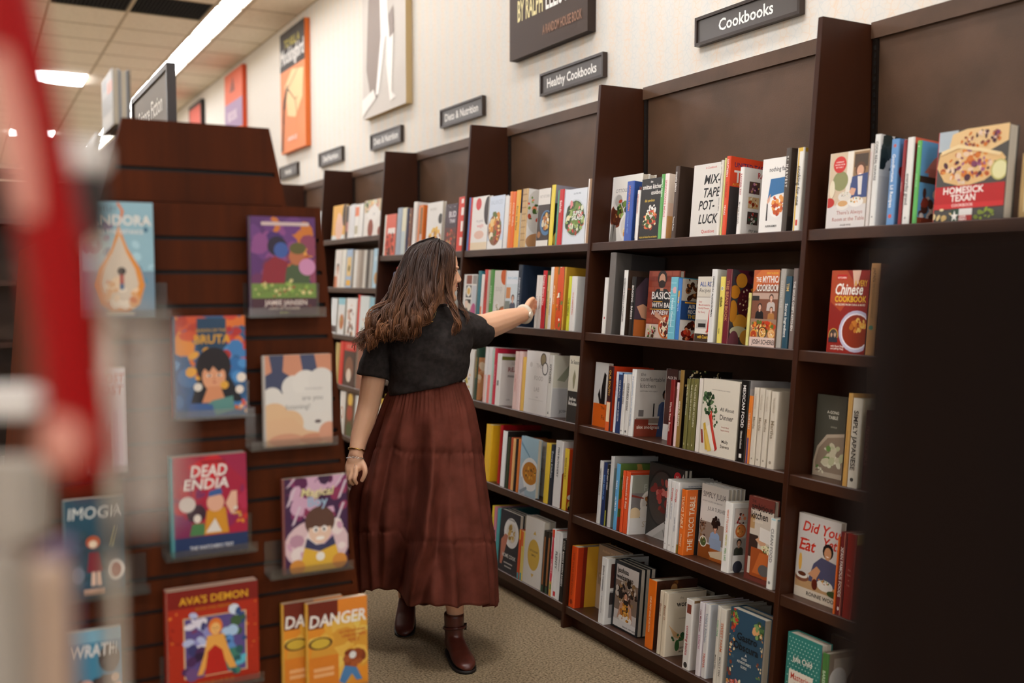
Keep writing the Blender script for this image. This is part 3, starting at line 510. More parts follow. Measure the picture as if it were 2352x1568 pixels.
b('S', 1406, 1411, 853, 'cfd4dc', 'e0dfe0', 'thin white spine with blue letters', [], 'LET ME FEED YOU@3a6aa8@.85@.2')
b('S', 1411, 1422, 855, '8ab0d4', '24365e', 'navy spine with bold white title', [R(0, .95, 1, 1, '9fc0e0')], 'CHI SPACCA@e9e4dc@.88@.58|NANCY SILVERTON@ece8e2@.52@.2', sp=[R(0, .97, 1, 1, '8fb4da')])
b('S', 1422, 1431, 859, 'd4cfc6', 'd9d4cb', 'left one of two pale grey spines', [], 'DEFINED DISH@5a5650@.85@.35', sp=[E(.5, .06, .3, '4a4642')])
b('S', 1431, 1440, 859, 'd4cfc6', 'd9d4cb', 'right one of two pale grey spines', [], 'DEFINED DISH@5a5650@.85@.35', sp=[E(.5, .06, .3, '4a4642')])
b('S', 1441, 1450, 847, 'c6beb4', 'e6e2da', 'white book, woman in blue dress cover', [T('the', .10, .91, .05, '4a4440', .3, 'l', 0), T('comfortable', .10, .83, .065, '4a4440', .8, 'l', 0), T('kitchen', .10, .73, .07, '4a4440', .6, 'l', 0), T('A KITCHEN WITH HEART', .10, .67, .02, '5a5450', .5, 'l'), R(.05, .2, .75, .28, '8a7a6c'), R(.02, .0, .8, .18, '8a3c2a'), R(.02, .18, .35, .26, '7a2f20'), *PER(.74, .52, .085, '1c1412', '8a5a40', '4a5a7c'), P([(.55, 0), (.60, .3), (.66, .5), (.82, .5), (.84, 0)], '3f4e72'), R(.44, .3, .47, .5, '1c1816'), R(.1, .3, .22, .4, '6a6460'), T('alex snodgrass', .08, .12, .05, 'ead8c8', .6, 'l')], 'the comfortable kitchen | alex snodgrass@8fa0b4@.9@.15'.replace(' | ', ' '), D=.21)
b('F', 1519, 1546, 846, '4a2a24', 'dcd6cc', 'brown book sunk at the back', [R(0, 0, .5, .22, 'd9d4cc'), T('ALEX SN', .1, .86, .04, 'e9e0d8', .8, 'l')], d=.10)
b('S', 1530, 1539, 871, '5a1a18', '7a1f1c', 'brick maroon spine with white lettering', [R(0, .45, .5, .9, '8a4a3a')], 'Warm Your Bones@ead8c8@.66@.2')
b('S', 1544, 1550, 878, 'd9b5b0', 'e3c4c0', 'thin pale pink spine', [], 'Socomoco@6a3a34@.9@.1')
b('S', 1550, 1558, 849, '1f1712', '8a6a34', 'gold spine with dark festive cover', [T('Southern Living', .1, .86, .07, 'e2dccf', .9, 'l', .02), B(.4, .95, .35, 24, ['e9d9a8', 'cdb57a', 'e9e4d8', '3a5a2c'], 5, .1), B(.3, .4, .4, 16, ['d9b46a', '4a2c18', 'e9d9a8'], 8, .7, .1)], 'ANNUAL RECIPES@e9e0c8@.6@.25', D=.23)
for i, (xl, xr, w_) in enumerate(((1566, 1575, 'leftmost'), (1575, 1583, 'middle'), (1583, 1592, 'rightmost'))):
    b('S', xl, xr, 869, '6a6434', '6d6736', w_ + ' of three olive green spines', [], 'THE CHILI FIELD KITCHEN@d9d4b0@.92@.25', sp=[P([(.3, .06), (.7, .06), (.5, .1)], 'e0dcc0')])
b('S', 1594, 1603, 868, 'cfc6ba', 'dcd3c6', 'off-white spine beside the olive spines', [B(.5, .3, .4, 12, PST, 3)], None)
b('F', 1604, 1687, 868, 'd9d0be', 'd9d0be', 'cream face-out book, chard leaves on it', [T('All About', .70, .60, .048, '2a2018', .46), T('Dinner', .70, .49, .065, '2a2018', .5), T('Simple Meals', .68, .385, .02, 'a8584a', .26), T('Expert Advice', .68, .345, .02, 'a8584a', .26), T('Molly', .70, .19, .04, '2a2018', .22), T('Stevens', .70, .125, .04, '2a2018', .3), T('FROM THE AUTHOR OF ALL ABOUT BRAISING', .5, .86, .012, '6a5a4a', .5), B(.16, .68, .16, 46, ['2f4a2c', '43603a', '1f3420', '5f7a50'], 4, .22, .3), B(.36, .52, .12, 24, ['2f4a2c', '43603a', '5f7a50'], 6, .2), P([(.2, .52), (.25, .54), (.5, .1), (.44, .06)], 'b8302a'), P([(.24, .58), (.28, .58), (.42, .14), (.38, .12)], 'd0483a'), P([(.06, .4), (.12, .42), (.26, .06), (.16, .06)], 'c9a23a'), P([(.10, .3), (.16, .34), (.34, .06), (.24, .04)], 'd9b85a'), P([(.0, .32), (.05, .32), (.1, .14), (.04, .14)], '8a3a34'), P([(.16, .36), (.24, .4), (.44, .08), (.36, .06)], 'e6dccb')], n=2, t=.026)
b('S', 1689, 1708, 872, 'a09b98', '15120f', 'thick black spine with white capitals', [R(0, .0, 1, .9, 'b0aaa6'), R(.1, .5, 1, .9, '7a7674')], 'MEXICAN FOOD@efeae2@.94@.42|Ultimate Cookbook@e2dcd2@.38@.16', sp=[R(.3, .05, .7, .1, 'e2dcd2')])
b('S', 1709, 1718, 908, 'd8d2c8', 'd97a2c', 'orange spine fading into purple foot', [], 'TRUE HEAT@e6d8c0@.75@.45', sp=[R(0, 0, 1, .38, '5a4a74'), R(0, .38, 1, .42, 'c98a3c')])
for i, (xl, xr, yt, w_) in enumerate(((1719, 1731, 889, 'first'), (1732, 1744, 891, 'second'), (1745, 1757, 895, 'third'), (1759, 1775, 898, 'fourth'))):
    b('S', xl, xr, yt, 'c9bca8', 'cfc4b2', w_ + ' of four ivory script spines', [T('T', .5, .12, .08, '5a5044')], 'Martha@8a7a64@.62@.35|THE COOKBOOK@a89a84@.92@.72', sp=[E(.5, .08, .25, '8f8270')])
flush('B', 2)
b('S', 1368, 1376, 1057, 'b4b0aa', 'c9c5be', 'grey white spine at the left end', [], 'SIMPLY DELICIOUS@6a6660@.88@.2')
b('S', 1377, 1385, 1061, '1c2a4a', '20305a', 'navy spine beside the grey white one', [], 'BARE MINIMUM@6f9ad0@.8@.3', yb=1203)
b('S', 1385, 1391, 1065, 'c9bca6', '17130f', 'black vegan spine with food cover', [B(.5, .5, .45, 40, FD, 4, .7, .3), B(.3, .8, .3, 12, ['e6e2da', 'cfc9be'], 4)], 'FAST EASY CHEAP@f1ece2@.92@.4', sp=[R(0, 0, 1, .25, '9a9a3a')])
b('S', 1392, 1399, 1047, 'b9b5b0', 'c4c0ba', 'tallest grey-white book with pale cover', [R(0, 0, 1, .84, '8a9a9a')], None, D=.22)
b('S', 1406, 1413, 1064, '5f7a3a', '5a9cc4', 'bright blue spine, vegetable photo cover', [R(0, 0, 1, .2, 'b0452c'), B(.4, .75, .35, 20, GRN, 3), B(.65, .92, .25, 12, ['d9a55a', 'e6c48a', 'b98a4a'], 4), B(.35, .3, .35, 30, ['d9602c', 'e0843c', 'c4401c'], 5, .5)], 'TASTY@eef4f6@.75@.58|ULTIMATE@eef4f6@.5@.24')
b('S', 1421, 1428, 1080, 'dc5024', 'dd5426', 'left one of two red-orange spines', [], 'Homemade & Real@f0d8c0@.92@.3')
b('S', 1428, 1437, 1082, 'dc5024', 'dd5426', 'right one of two red-orange spines', [R(0, .93, 1, 1, 'c4401c')], 'Homemade & Real@f0d8c0@.92@.3')
b('S', 1438, 1442, 1091, '9a9a8c', 'dcd8d0', 'grey green cover with pasta bowl', [R(0, .7, 1, 1, '8f9080'), T('FAMILY', .3, .74, .11, 'b4b4a6', .9, 'l', 0), R(0, .28, 1, .7, '7d7672'), *PL(.5, .52, .28, 'dcd4c8', 'c9c0b4', 40, BRN, 2), E(.35, .36, .14, 'd8d0c4'), E(.1, .34, .14, 'e0c49a'), E(.75, .38, .16, 'd8d0c4'), B(.75, .38, .1, 10, GRN, 3), P([(0, .68), (.3, .62), (.3, .6), (0, .64)], '8a3a2c'), R(0, 0, 1, .28, 'd9d4cc'), T('STYLE', .3, .12, .10, 'b9a890', .9, 'l', 0)], None, D=.2)
b('F', 1480, 1560, 1059, '2a2724', '25211f', 'dark face-out book, beetroot pan and marble', [E(.4, .55, .42, '171412', .52), E(.4, .55, .38, '3a332f', .48), B(.42, .62, .28, 16, ['7a2a26', '9a3a34', '5a1a18', 'b8645a'], 3, .3, .4), P([(0, 0), (1, 0), (1, .48)], 'b9b5ae'), P([(.2, .0), (.9, .05), (.6, .2)], 'a8a49c'), T('COOK', .5, .22, .14, '3a3632', .6, 'l', 0), T('WITH', .5, .04, .10, '4a4642', .5, 'l', 0), E(.82, .88, .1, 'b8282c'), T('SO', .82, .86, .04, 'W', .12), P([(.92, .84), (.98, .95), (1, .86)], 'cfcac2')], yb=1222, n=2, t=.02)
for i, (xl, xr, yt, w_) in enumerate(((1522, 1530, 1099, 'first'), (1531, 1540, 1103, 'second'), (1540, 1549, 1106, 'third'))):
    b('S', xl, xr, yt, 'd9d5ce', 'dcd8d2', w_ + ' of three white script spines', [T('RECIPES FOR ALL THE FOOD', .2, .93, .018, '4a5a7a', .7, 'l'), R(0, 0, .5, .12, 'b99a4a')] if i == 2 else [], ('Cravings@c43a30@.9@.6' if i else 'Cravings@e0b09a@.9@.6') + ('|CHRISSY TEIGEN@3a4450@.5@.3' if i == 2 else '|ALL THE FOOD YOU WANT@5a6a84@.68@.45'), sp=[E(.5, .08, .25, '9a948c')])
b('S', 1555, 1567, 1122, '231d1a', 'd9691f', 'thick orange book with white capitals', [R(0, 0, .26, 1, 'd9691f'), ('V', 'THE TUCCI TABLE', .14, .06, .9, .13, 'f4e0c4', 1)], 'TUCCI TABLE@f0d0a8@.9@.4|STANLEY@f0d0a8@.32@.12')
b('F', 1600, 1662, 1108, 'd6d1c8', 'd6d1c8', 'white face-out book, curly-haired woman in blue', [T('SIMPLY JULIA', .06, .83, .075, '2a2624', .86, 'l', 0), T('110 EASY RECIPES FOR HEALTHY', .04, .765, .02, '5a5650', .8, 'l', 0), T('JULIA TURSHEN', .26, .66, .05, '3a3632', .7, 'l', 0), R(0, .22, 1, .5, '8f7f72'), B(.12, .45, .14, 16, DRK, 3), B(.1, .3, .15, 14, DRK, 8), *PER(.6, .38, .085, '231814', 'c98a6c', '8fa6c4'), B(.6, .52, .14, 26, ['1c1412', '2a1c16'], 5, .16, .4), R(.4, .13, .85, .3, '8fa0b8'), R(0, 0, 1, .16, 'a85a24'), R(0, 0, .45, .2, '8a4a1c'), *PL(.18, .22, .14, 'e6e2d8', '4a5a34', 10, GRN, 6), P([(.4, .1), (1, .18), (1, .05), (.5, .04)], 'd9c4a4')], n=4, t=.019, yb=1270)
b('S', 1654, 1671, 1151, 'e0dcd4', 'e3dfd7', 'white spine with coloured stacked words', [R(.04, .03, .78, .93, 'b9b0a6'), R(.06, .72, .36, .92, 'cfc0b4'), B(.2, .78, .12, 14, RED, 3), R(.4, .72, .76, .92, '6a4a34'), B(.58, .8, .12, 14, BRN, 6), R(.06, .5, .36, .7, 'd8d0c4'), *PL(.22, .6, .13, 'c9642c', 'd98a4a', 6, FD, 3), R(.06, .27, .36, .48, 'a49c94'), *PER(.2, .36, .055, '1c1412', 'b98a70', '3a3a30'), R(.4, .1, .76, .7, 'c4603a'), B(.58, .6, .14, 12, ['e6dccb', 'b0452c', '6a5a34'], 9), R(.06, .05, .36, .25, 'd9d4cc'), E(.2, .08, .12, '3a3a44'), T('20', .5, .24, .06, 'd9c93a', .2), T('FOR', .48, .32, .06, 'd9c93a', .22), T('NO', .5, .14, .06, '4a7a3a', .2)], 'WHAT TO COOK@d96a2c@.9@.56|WHEN YOU@c9c03a@.54@.38|FEEL LIKE@5a9a4a@.34@.16')
b('F', 1706, 1766, 1136, '6e352c', '5a2a22', 'maroon face-out book, hands serving a dish', [R(.1, .08, 1, .86, 'c4b8a8'), R(.1, .62, .28, .78, 'b08a5c'), T('THE', .12, .93, .03, '1c1412', .16, 'l'), T('ambitious', .12, .845, .085, '1c1412', .82, 'l', .03), T('kitchen', .12, .745, .085, '1c1412', .66, 'l', .03), T('COOKBOOK', .2, .70, .025, 'd9cdbb', .4, 'l'), R(.1, .28, .45, .55, '3a2a22'), R(.2, .06, 1, .4, '9a4a20'), P([(.3, .1), (.55, .36), (.9, .36), (.8, .1)], 'b8602c'), E(.75, .16, .22, '5a5654', .16), E(.78, .42, .2, 'd9cfa8', .1), B(.78, .42, .14, 14, GRN, 3), P([(.35, .5), (.55, .44), (.75, .46), (.8, .52), (.6, .56)], 'c99a78'), P([(.5, .5), (.5, .66), (.95, .64), (.95, .48)], 'd9d2c8'), R(0, 0, .1, 1, '6e352c'), T('Recipes to nourish', .2, .05, .02, '3a1a14', .6, 'l')])
b('S', 1758, 1772, 1189, 'd9d6cd', 'dcd9d0', 'white spine with thin tall letters, right end', [R(0, .97, 1, 1, 'a9cfd2')], 'CLEAN FOOD@6a6864@.86@.28', sp=[R(0, .975, 1, 1, '9fc9cc'), E(.5, .09, .3, '7a7872')])
flush('B', 3)
b('S', 1304, 1317, 1252, 'd6a02c', 'd94c14', 'orange spine with yellow cover', [R(0, 0, .14, 1, 'b03412'), R(.14, 0, .24, 1, '7a1f10'), T('W', .72, .78, .07, '3a2a10', .2), T('S', .72, .58, .07, '3a2a10', .2), T('F', .72, .46, .08, '3a2a10', .2)], 'THE WILD SIDE FOOD@a83410@.9@.2', sp=[E(.5, .09, .3, '8a2a10')])
b('F', 1348, 1424, 1241, 'b59c80', 'a89072', 'tan face-out book, blue dress and greens', [T('Andrew Weil, MD', .15, .90, .045, 'e3c9a0', .7, 'l'), E(.5, .78, .12, 'c9845a'), E(.42, .44, .28, '2f3a6a', .36), E(.42, .7, .2, '2a356a'), R(.05, .38, .6, .56, '9a8874'), T('FAST FOOD', .1, .49, .055, 'e6dccb', .5, 'l'), T('GOOD', .16, .405, .05, 'e6dccb', .4, 'l'), B(.5, .28, .16, 26, ['5f7a2a', 'b8402a', '8fa03a', 'd98a5a'], 5, .2)], n=2, t=.024, yb=1383)
b('S', 1372, 1385, 1278, 'd0ccc4', 'dcd9d2', 'white spine beside the dark framed book', [R(.08, .55, .9, .92, '4a2a22'), B(.5, .75, .35, 24, ['6a2a20', '2a1c18', 'b8b0a8'], 4, .2), T('jo', .3, .78, .14, 'e6e2da', .5, 'l'), T('W', .3, .62, .14, 'e6e2da', .5, 'l'), R(.08, .1, .9, .5, '8f8a86'), R(.08, .3, .9, .48, '3a3230')], 'joshua weissman@2c2a28@.88@.5|an unapologetic cookbook@9a968f@.42@.16', yb=1428)
b('F', 1402, 1462, 1283, '1c1f22', '1c1f22', 'black-framed face-out book, long-haired man', [R(.07, .03, .93, .95, 'bdb4ac'), R(.07, .28, .93, .72, '7a6658'), B(.5, .56, .42, 70, DRK + ['b8ac9e', '9a8a7a'], 4, .3, .25), *PER(.5, .42, .085, '241714', 'c08a6c', '9a7a68'), P([(.2, .16), (.3, .4), (.44, .44), (.44, .2)], 'b88a70'), P([(.8, .16), (.72, .38), (.58, .44), (.56, .2)], 'b88a70'), P([(.4, .2), (.42, .46), (.6, .46), (.62, .2)], '241c1a'), E(.52, .18, .26, 'd9d2c8', .1), B(.5, .26, .16, 34, ['c98a2a', 'd9a24a', 'b06a1c'], 8, .22), R(.07, .03, .93, .14, 'cfcac4'), T('joshua', .12, .84, .075, '14110f', .6, 'l', .03), T('weissman', .1, .745, .075, '14110f', .84, 'l', .03), T('texture over taste', .44, .055, .03, '2a2624', .5, 'l', .01)], n=3, t=.024, yb=1429)
b('S', 1479, 1496, 1328, '4a2c20', 'db6a14', 'bright orange spine, dark brown cover', [T('ONE POT', .3, .70, .1, 'e9e2d8', .8, 'l', .02), B(.4, .85, .3, 20, BRN, 4), E(.65, .55, .4, '241c20')], 'ONE POT ONE PORTION@f0cfa4@.76@.24', yb=1483)
b('S', 1506, 1514, 1355, 'd5c6ad', 'd8c8ae', 'left one of two cream herb spines', [], 'Master O@9a6a4a@.8@.4', sp=[B(.5, .22, .3, 8, GRN, 4, .06)])
b('S', 1515, 1524, 1359, 'd8cab2', 'd9cab0', 'right cream herb spine with leafy cover', [T('the', .3, .90, .04, '8a7a6a', .3, 'l', 0), T('wonder', .22, .78, .085, '2a2420', .9, 'l', .03), T('A JOURNEY FOR A', .3, .58, .02, '8a7a6a', .5, 'l'), P([(.2, .4), (.05, .5), (.2, .3), (.6, .2)], 'd0a878'), B(.35, .28, .2, 10, ['3f6a3a', '2f5230'], 7, .2), E(.7, .33, .12, '3f6a3a', .05), E(.3, .16, .06, '3f6a3a', .12), T('jerem', .35, .1, .05, '5a4a3a', .5, 'l'), T('wilder', .35, .04, .05, '5a4a3a', .5, 'l')], 'Master O@9a6a4a@.8@.4', sp=[B(.5, .22, .3, 8, GRN, 4, .06)])
b('F', 1545, 1622, 1329, 'b5b0a2', 'aaa596', 'grey sage face-out book with small capitals', [R(0, .5, .42, 1, 'bdb8aa'), R(.42, .6, 1, .98, '9a8a6a'), R(.45, .65, .6, .95, 'c9c0ac'), R(.66, .65, .95, .9, 'b08a4a'), T('THE', .22, .86, .02, '3a362e', .12), T('PRAIRIE', .22, .79, .035, '3a362e', .36), T('HOMESTEAD', .22, .72, .035, '3a362e', .4), T('COOKBOOK', .22, .65, .025, '5a564c', .32), T('SIMPLE', .22, .5, .02, '5a564c', .2), T('RECIPES', .22, .45, .02, '5a564c', .2), T('FOR HEALTHY', .22, .4, .02, '5a564c', .2), T('JILL', .25, .2, .035, '3a362e', .2), T('WINGER', .25, .12, .04, '3a362e', .34)], n=1)
b('S', 1565, 1581, 1373, 'cfc9c0', 'd9d4cc', 'white spine with red script title', [P([(.3, .2), (.6, .45), (.7, .3), (.5, .1)], 'c98a3a'), R(0, .96, 1, 1, '8a6a44')], 'cooking basics@b03a40@.62@.2', sp=[R(.1, .8, .9, .93, '7a3a2a'), E(.5, .06, .35, '2a2624')])
b('S', 1595, 1607, 1381, 'c9bcc4', 'd6cfd0', 'patterned spine with pink lunch letters', [], 'Lets Make Some@7a2a34@.9@.6|LUNCH@b06a8a@.55@.35', sp=[B(.5, .95, .5, 16, ['b05a6a', '8a4a7a', 'e6dcd4'], 3, .04), B(.5, .05, .5, 16, ['b05a6a', 'c98a9a', 'e6dcd4'], 5, .04)])
b('S', 1608, 1619, 1385, 'c9ccd0', 'd9d6d2', 'white spine with script kitchen title', [R(.3, .1, .8, .5, '8fa4b8'), B(.5, .55, .2, 12, RED, 3), R(.2, .8, .5, .9, '4a7a9a')], "Trisha's Kitchen@8a96a4@.88@.4|TRISHA@c4584a@.34@.12")
b('S', 1635, 1643, 1390, 'cbc4b6', 'd3ccbe', 'left one of two cream rainbow-letter spines', [], 'SWEET FARM@4a9a6a@.82@.42|MOLLY YEH@4a4640@.38@.14')
b('S', 1643, 1655, 1396, 'c4bcae', 'd3ccbe', 'right one of two cream rainbow-letter spines', [R(.12, .1, .9, .9, '9a9288'), R(.3, .1, .9, .3, '7a6a5a')], 'SWEET FARM@c46a3a@.82@.42|MOLLY YEH@4a4640@.38@.14')
b('F', 1664, 1742, 1392, '2c4a5e', '24404f', 'slate blue face-out book, many animals', [B(.1, .9, .14, 26, ['b8302a', 'd0532a', '3f5a2c', '7a9a4a'], 3, .2, .4), B(.85, .85, .16, 26, ['4a6a3a', '2f4a2c', 'd9a06a', '7a9a5a'], 5, .2, .4), B(.08, .5, .1, 40, ['c98a4a', 'b0452c', 'd9c49a', '7a3a2a', '3a5a6a'], 6, .6, .4), B(.94, .5, .08, 24, ['c98a4a', '6a8a4a', 'd9c49a', '7a3a2a'], 7, .6, .4), B(.3, .1, .3, 60, ['c98a4a', 'b0452c', 'e0cfa8', '3a4a6a', '8a5a3a', 'd98a8a'], 8, .16, .3), B(.8, .08, .2, 30, ['c98a4a', 'e0b08a', '5a7a4a', '3a4a5a'], 9, .14, .4), T('Gastro', .24, .665, .085, '14181c', .6, 'l', .02), T('Obscura', .15, .555, .085, '14181c', .74, 'l', .02), T('A', .54, .50, .03, 'e0dccf', .08), T('FOOD', .5, .45, .028, 'e0dccf', .16), T("ADVENTURER'S", .5, .405, .028, 'e0dccf', .42), T('GUIDE', .5, .355, .028, 'e0dccf', .18)], n=2, t=.035)
b('S', 1758, 1767, 1444, 'd0c8ba', 'd5cdbf', 'cream spine by the right upright', [], None)
flush('B', 4)
# ---------------------------------------------------------------- bay C (under the Healthy Cookbooks sign)
b('S', 1070, 1074, 454, '5a76a8', '5a76b0', 'thin blue spine at the left end', [], None)
b('S', 1074, 1077, 454, 'c9433a', 'cf4a40', 'thin red spine beside the blue one', [], None)
b('F', 1078, 1116, 454, 'e9e3db', 'e9e3db', 'white face-out book with round red sticker', [E(.38, .86, .17, 'cf2f30'), E(.95, .72, .22, '2a1a18', .4), T('the gentle', .5, .52, .05, 'b0a8a8', .7), T('weight', .55, .42, .07, 'd98a84', .7), E(.5, .28, .3, 'e0b8a4', .12), R(0, 0, 1, .14, 'e3cfae')])
b('F', 1117, 1152, 452, 'cfd9e6', 'dfe4ea', 'pale blue face-out book with food bowl', [R(0, 0, 1, .16, 'e9e6e0'), T('BALANCED', .5, .84, .08, 'b4c0cc', .8), E(.45, .36, .44, '8a5a34', .5), B(.45, .4, .38, 50, FD, 6, .46, .3)])
b('S', 1153, 1162, 451, 'dcd9d4', 'e4e1dc', 'white spine beside the orange ones', [], None)
b('S', 1163, 1170, 440, 'e0702a', 'e87a2a', 'left one of two orange spines', [], 'COOK WELL@f4d9b4@.8@.3')
b('S', 1170, 1177, 440, 'e0702a', 'e3641f', 'right one of two orange spines', [], 'COOK WELL@f4d9b4@.8@.3')
b('S', 1178, 1187, 437, '1f2a4a', 'e6ab36', 'amber yellow spine with navy cover', [R(0, 0, 1, .6, 'd9d0c0')], 'From the Plate@3a2c14@.72@.3')
b('S', 1192, 1204, 434, 'e4dfd6', 'c9a673', 'tan basket-weave spine with white cover', [E(.25, .62, .3, 'cfc8bc', .5), B(.2, .66, .2, 16, GRN + RED, 3, .3), E(.3, .1, .3, 'b8865a', .2), T('grace', .7, .8, .08, 'b0aaa0', .4)], None, sp=[R(0, v / 9, 1, v / 9 + .02, 'a07c4a') for v in range(1, 9)] + [R(.3, 0, .36, 1, 'a07c4a'), R(.68, 0, .74, 1, 'a07c4a')])
b('F', 1229, 1257, 435, '3a2c26', 'dcd6cc', 'face-out book, dark fish pan photo', [R(0, .72, 1, 1, 'dcd6cc'), T('FAST KITCHEN', .5, .84, .05, 'a8a298', .8), R(0, 0, 1, .1, 'ddd7cd'), E(.75, .4, .5, '4a7398', .55), E(.78, .42, .4, '1d2430', .44), B(.75, .42, .34, 26, ['e6d8ba', 'd9a54a', 'cfc4a8', 'b06a2c'], 5, .4, .35), E(.2, .2, .14, 'a06a3c')])
b('S', 1258, 1266, 425, '8f8890', 'e9cf4a', 'tall lemon yellow spine with grey cover', [R(0, 0, 1, .7, '2a2a26'), E(.2, .1, .2, 'd9b04a')], None, D=.24)
b('S', 1273, 1277, 437, '4a8a6a', '5a9a7a', 'thin green spine beside the red one', [], None)
b('S', 1277, 1287, 435, 'd8dcdf', 'c6262a', 'crimson spine with white script', [], 'Salads@f4e6e0@.8@.3')
b('F', 1290, 1341, 437, 'd9dee2', 'd9dee2', 'pale blue face-out book with salad plate', [T('GLUTEN FREE', .55, .9, .028, '7a848c', .5), E(.5, .47, .47, 'c4cbcd'), E(.5, .47, .43, '4a5a34'), B(.5, .47, .4, 90, GRN + ['c9443a', 'e08a8a', 'dce0c4'], 4, .4, .22), T('SUPER', .62, .52, .075, 'f4f2ec', .62, 'c', .04), T('SALADS', .62, .435, .075, 'f4f2ec', .72, 'c', .04)])
b('S', 1341, 1350, 411, 'e9e4da', 'a07a58', 'tall tan brown spine, right end', [], 'COOK ONCE@d9b8a0@.66@.3', sp=[R(0, 0, .4, 1, 'e9e4dc')])
flush('C', 0)
b('F', 1059, 1089, 630, 'd9d6d0', 'e4e1db', 'white face-out book with plate photo grid', [R(.2, .8, .62, .98, '8a4a3a'), R(.68, .8, 1, .98, '8f8a84'), R(.2, .52, .62, .77, '2f2d30'), E(.41, .65, .19, 'e3dccd'), E(.41, .65, .12, 'd0a85a'), R(.68, .35, 1, .77, 'bcc0c4'), R(.2, .22, .62, .48, '2a2420'), E(.3, .38, .14, 'e0c4b0'), E(.5, .32, .14, 'd9cdb8'), E(.85, .2, .22, 'b04a7a', .34), R(.2, .02, .62, .18, '4a4a2a')])
b('S', 1091, 1098, 622, '2f6e78', '2f6f7a', 'teal spine in the left half', [], None)
b('S', 1099, 1105, 630, 'd9d5cd', 'e2ded6', 'white spine with orange foot', [], None, sp=[R(0, 0, 1, .35, 'db7430')])
b('S', 1106, 1113, 619, 'c43c38', 'c8403c', 'red spine between white and beige', [], 'FEEDING@7a1a1a@.8@.3')
b('S', 1113, 1119, 620, 'b9b0a0', 'b5aa98', 'grey beige spine beside green', [E(.3, .9, .3, 'd9c08a')], None)
b('S', 1119, 1126, 619, '5a8a4a', '4f8a44', 'grass green spine', [], 'HARVEST@b9dca8@.7@.3')
b('F', 1127, 1157, 621, 'cfc9be', 'd9d4ca', 'pale face-out book with soup pot', [E(.95, .9, .38, 'c4561c', .4), T('soup', .45, .62, .12, 'b0aaa2', .6, 'c', 0), E(.3, .3, .32, 'd5d0c8'), B(.3, .3, .2, 12, ['b99a5a', '8a7a3a', 'e0dac8'], 3), E(.95, .14, .55, '8a6a4a', .5), E(.95, .14, .48, 'c9602a', .42)])
b('F', 1155, 1184, 622, 'c9d2d4', 'dcd9d2', 'face-out book, long-haired woman in grey', [R(0, .76, 1, 1, 'd9dde0'), T('Smart Cooking', .5, .85, .05, '8fb8cc', .8), R(0, 0, .4, .45, '7a8078'), R(.05, .5, .4, .7, 'c9804a'), *PER(.62, .42, .11, '4a2c20', 'cf9a80', '4a4c5c'), P([(.45, .1), (.5, .4), (.8, .4), (.8, .1)], '4a4c5c')])
b('S', 1182, 1191, 608, '1f2a3a', '25303f', 'navy book the hand is touching', [T('M', .62, .5, .1, 'aab0b4', .2, 'l', .0), R(.5, .84, .95, .87, '4a4440'), T('ESSENTIALS', .55, .08, .02, '8a9098', .4, 'l', 0)], 'AMANDA HIS KITTEN@d9dce0@.8@.2', D=.26)
b('S', 1225, 1232, 632, 'd4cec6', 'd9d3cb', 'left one of two blush white spines', [], 'LARDER@8a7a78@.6@.3')
b('S', 1232, 1239, 632, 'd4cec6', 'd9d3cb', 'right one of two blush white spines', [], 'LARDER@8a7a78@.6@.3')
b('S', 1239, 1247, 621, '3f5a34', 'c4222a', 'bright red spine with white script', [B(.4, .7, .4, 20, GRN, 3), R(0, 0, 1, .4, '3a4a64'), E(.35, .5, .22, 'd9a57a')], 'Diego Every Day@f0d9d4@.92@.3')
b('S', 1250, 1256, 632, 'c9b47a', 'd0b878', 'tan yellow spine', [], 'FOOD SWAP@6a5a2a@.7@.2')
b('S', 1256, 1262, 613, 'd9d4cb', 'e4e0d8', 'white spine left of orange', [], 'MILK STREET@8a847c@.5@.2')
b('S', 1263, 1271, 613, 'd97a2a', 'db7c2a', 'orange spine with white lettering', [], 'MILK STREET@f4dcb8@.7@.4')
b('S', 1272, 1290, 613, 'bb8f2c', 'c99a38', 'mustard spine with dish photograph', [], 'MILK STREET@5a3a1a@.6@.3', sp=[E(.3, .42, .75, '3a2418', 8.), E(.3, .42, .66, 'd9542a', 7.), B(.3, .42, .5, 26, ['e9d5a8', 'd9442a', '6a7a3a', 'e6b86a', 'f0e6d0'], 4, 5., .35), R(0, .88, .2, 1, '7a6a2a')], D=.24)
b('S', 1298, 1305, 634, 'c4c43a', 'cfcf3a', 'lime yellow spine', [], 'THE SIMPLE@5a5a1a@.6@.2')
b('S', 1305, 1317, 634, 'd6d2ca', 'dfdbd4', 'white spine with script letter cover', [T('Cook', .3, .72, .12, '2a2624', .7, 'l', 0, .3), E(.75, .35, .2, 'b0784a'), T('Th', .5, .12, .05, '4a4642', .2)], 'IN A SIMPLE PAN@d9806a@.7@.3')
flush('C', 1)
b('F', 1060, 1083, 800, 'dcd8d0', 'dcd8d0', 'white face-out book with orange fruit', [B(.4, .35, .4, 16, ['e0902a', 'd9742a', 'c9b04a', '3a3a2a'], 4, .5)])
b('S', 1086, 1092, 795, 'c98a5a', '2a4234', 'dark green spine with gold letters', [R(0, .8, 1, 1, '2f4a3a'), B(.35, .4, .4, 20, ['b5643a', 'd9a57a', 'e0c9a8', '6a4a2a'], 5, .6)], 'GROUNDED@c9a04a@.8@.3')
b('S', 1107, 1115, 796, 'dcd6d0', 'dcd8d4', 'left white spine with coral base', [], None, sp=[R(0, 0, 1, .5, 'e0b8ae')])
b('S', 1115, 1123, 796, 'dcd6d0', 'dcd8d4', 'right white spine with coral base', [], None, sp=[R(0, 0, 1, .5, 'e2726a')])
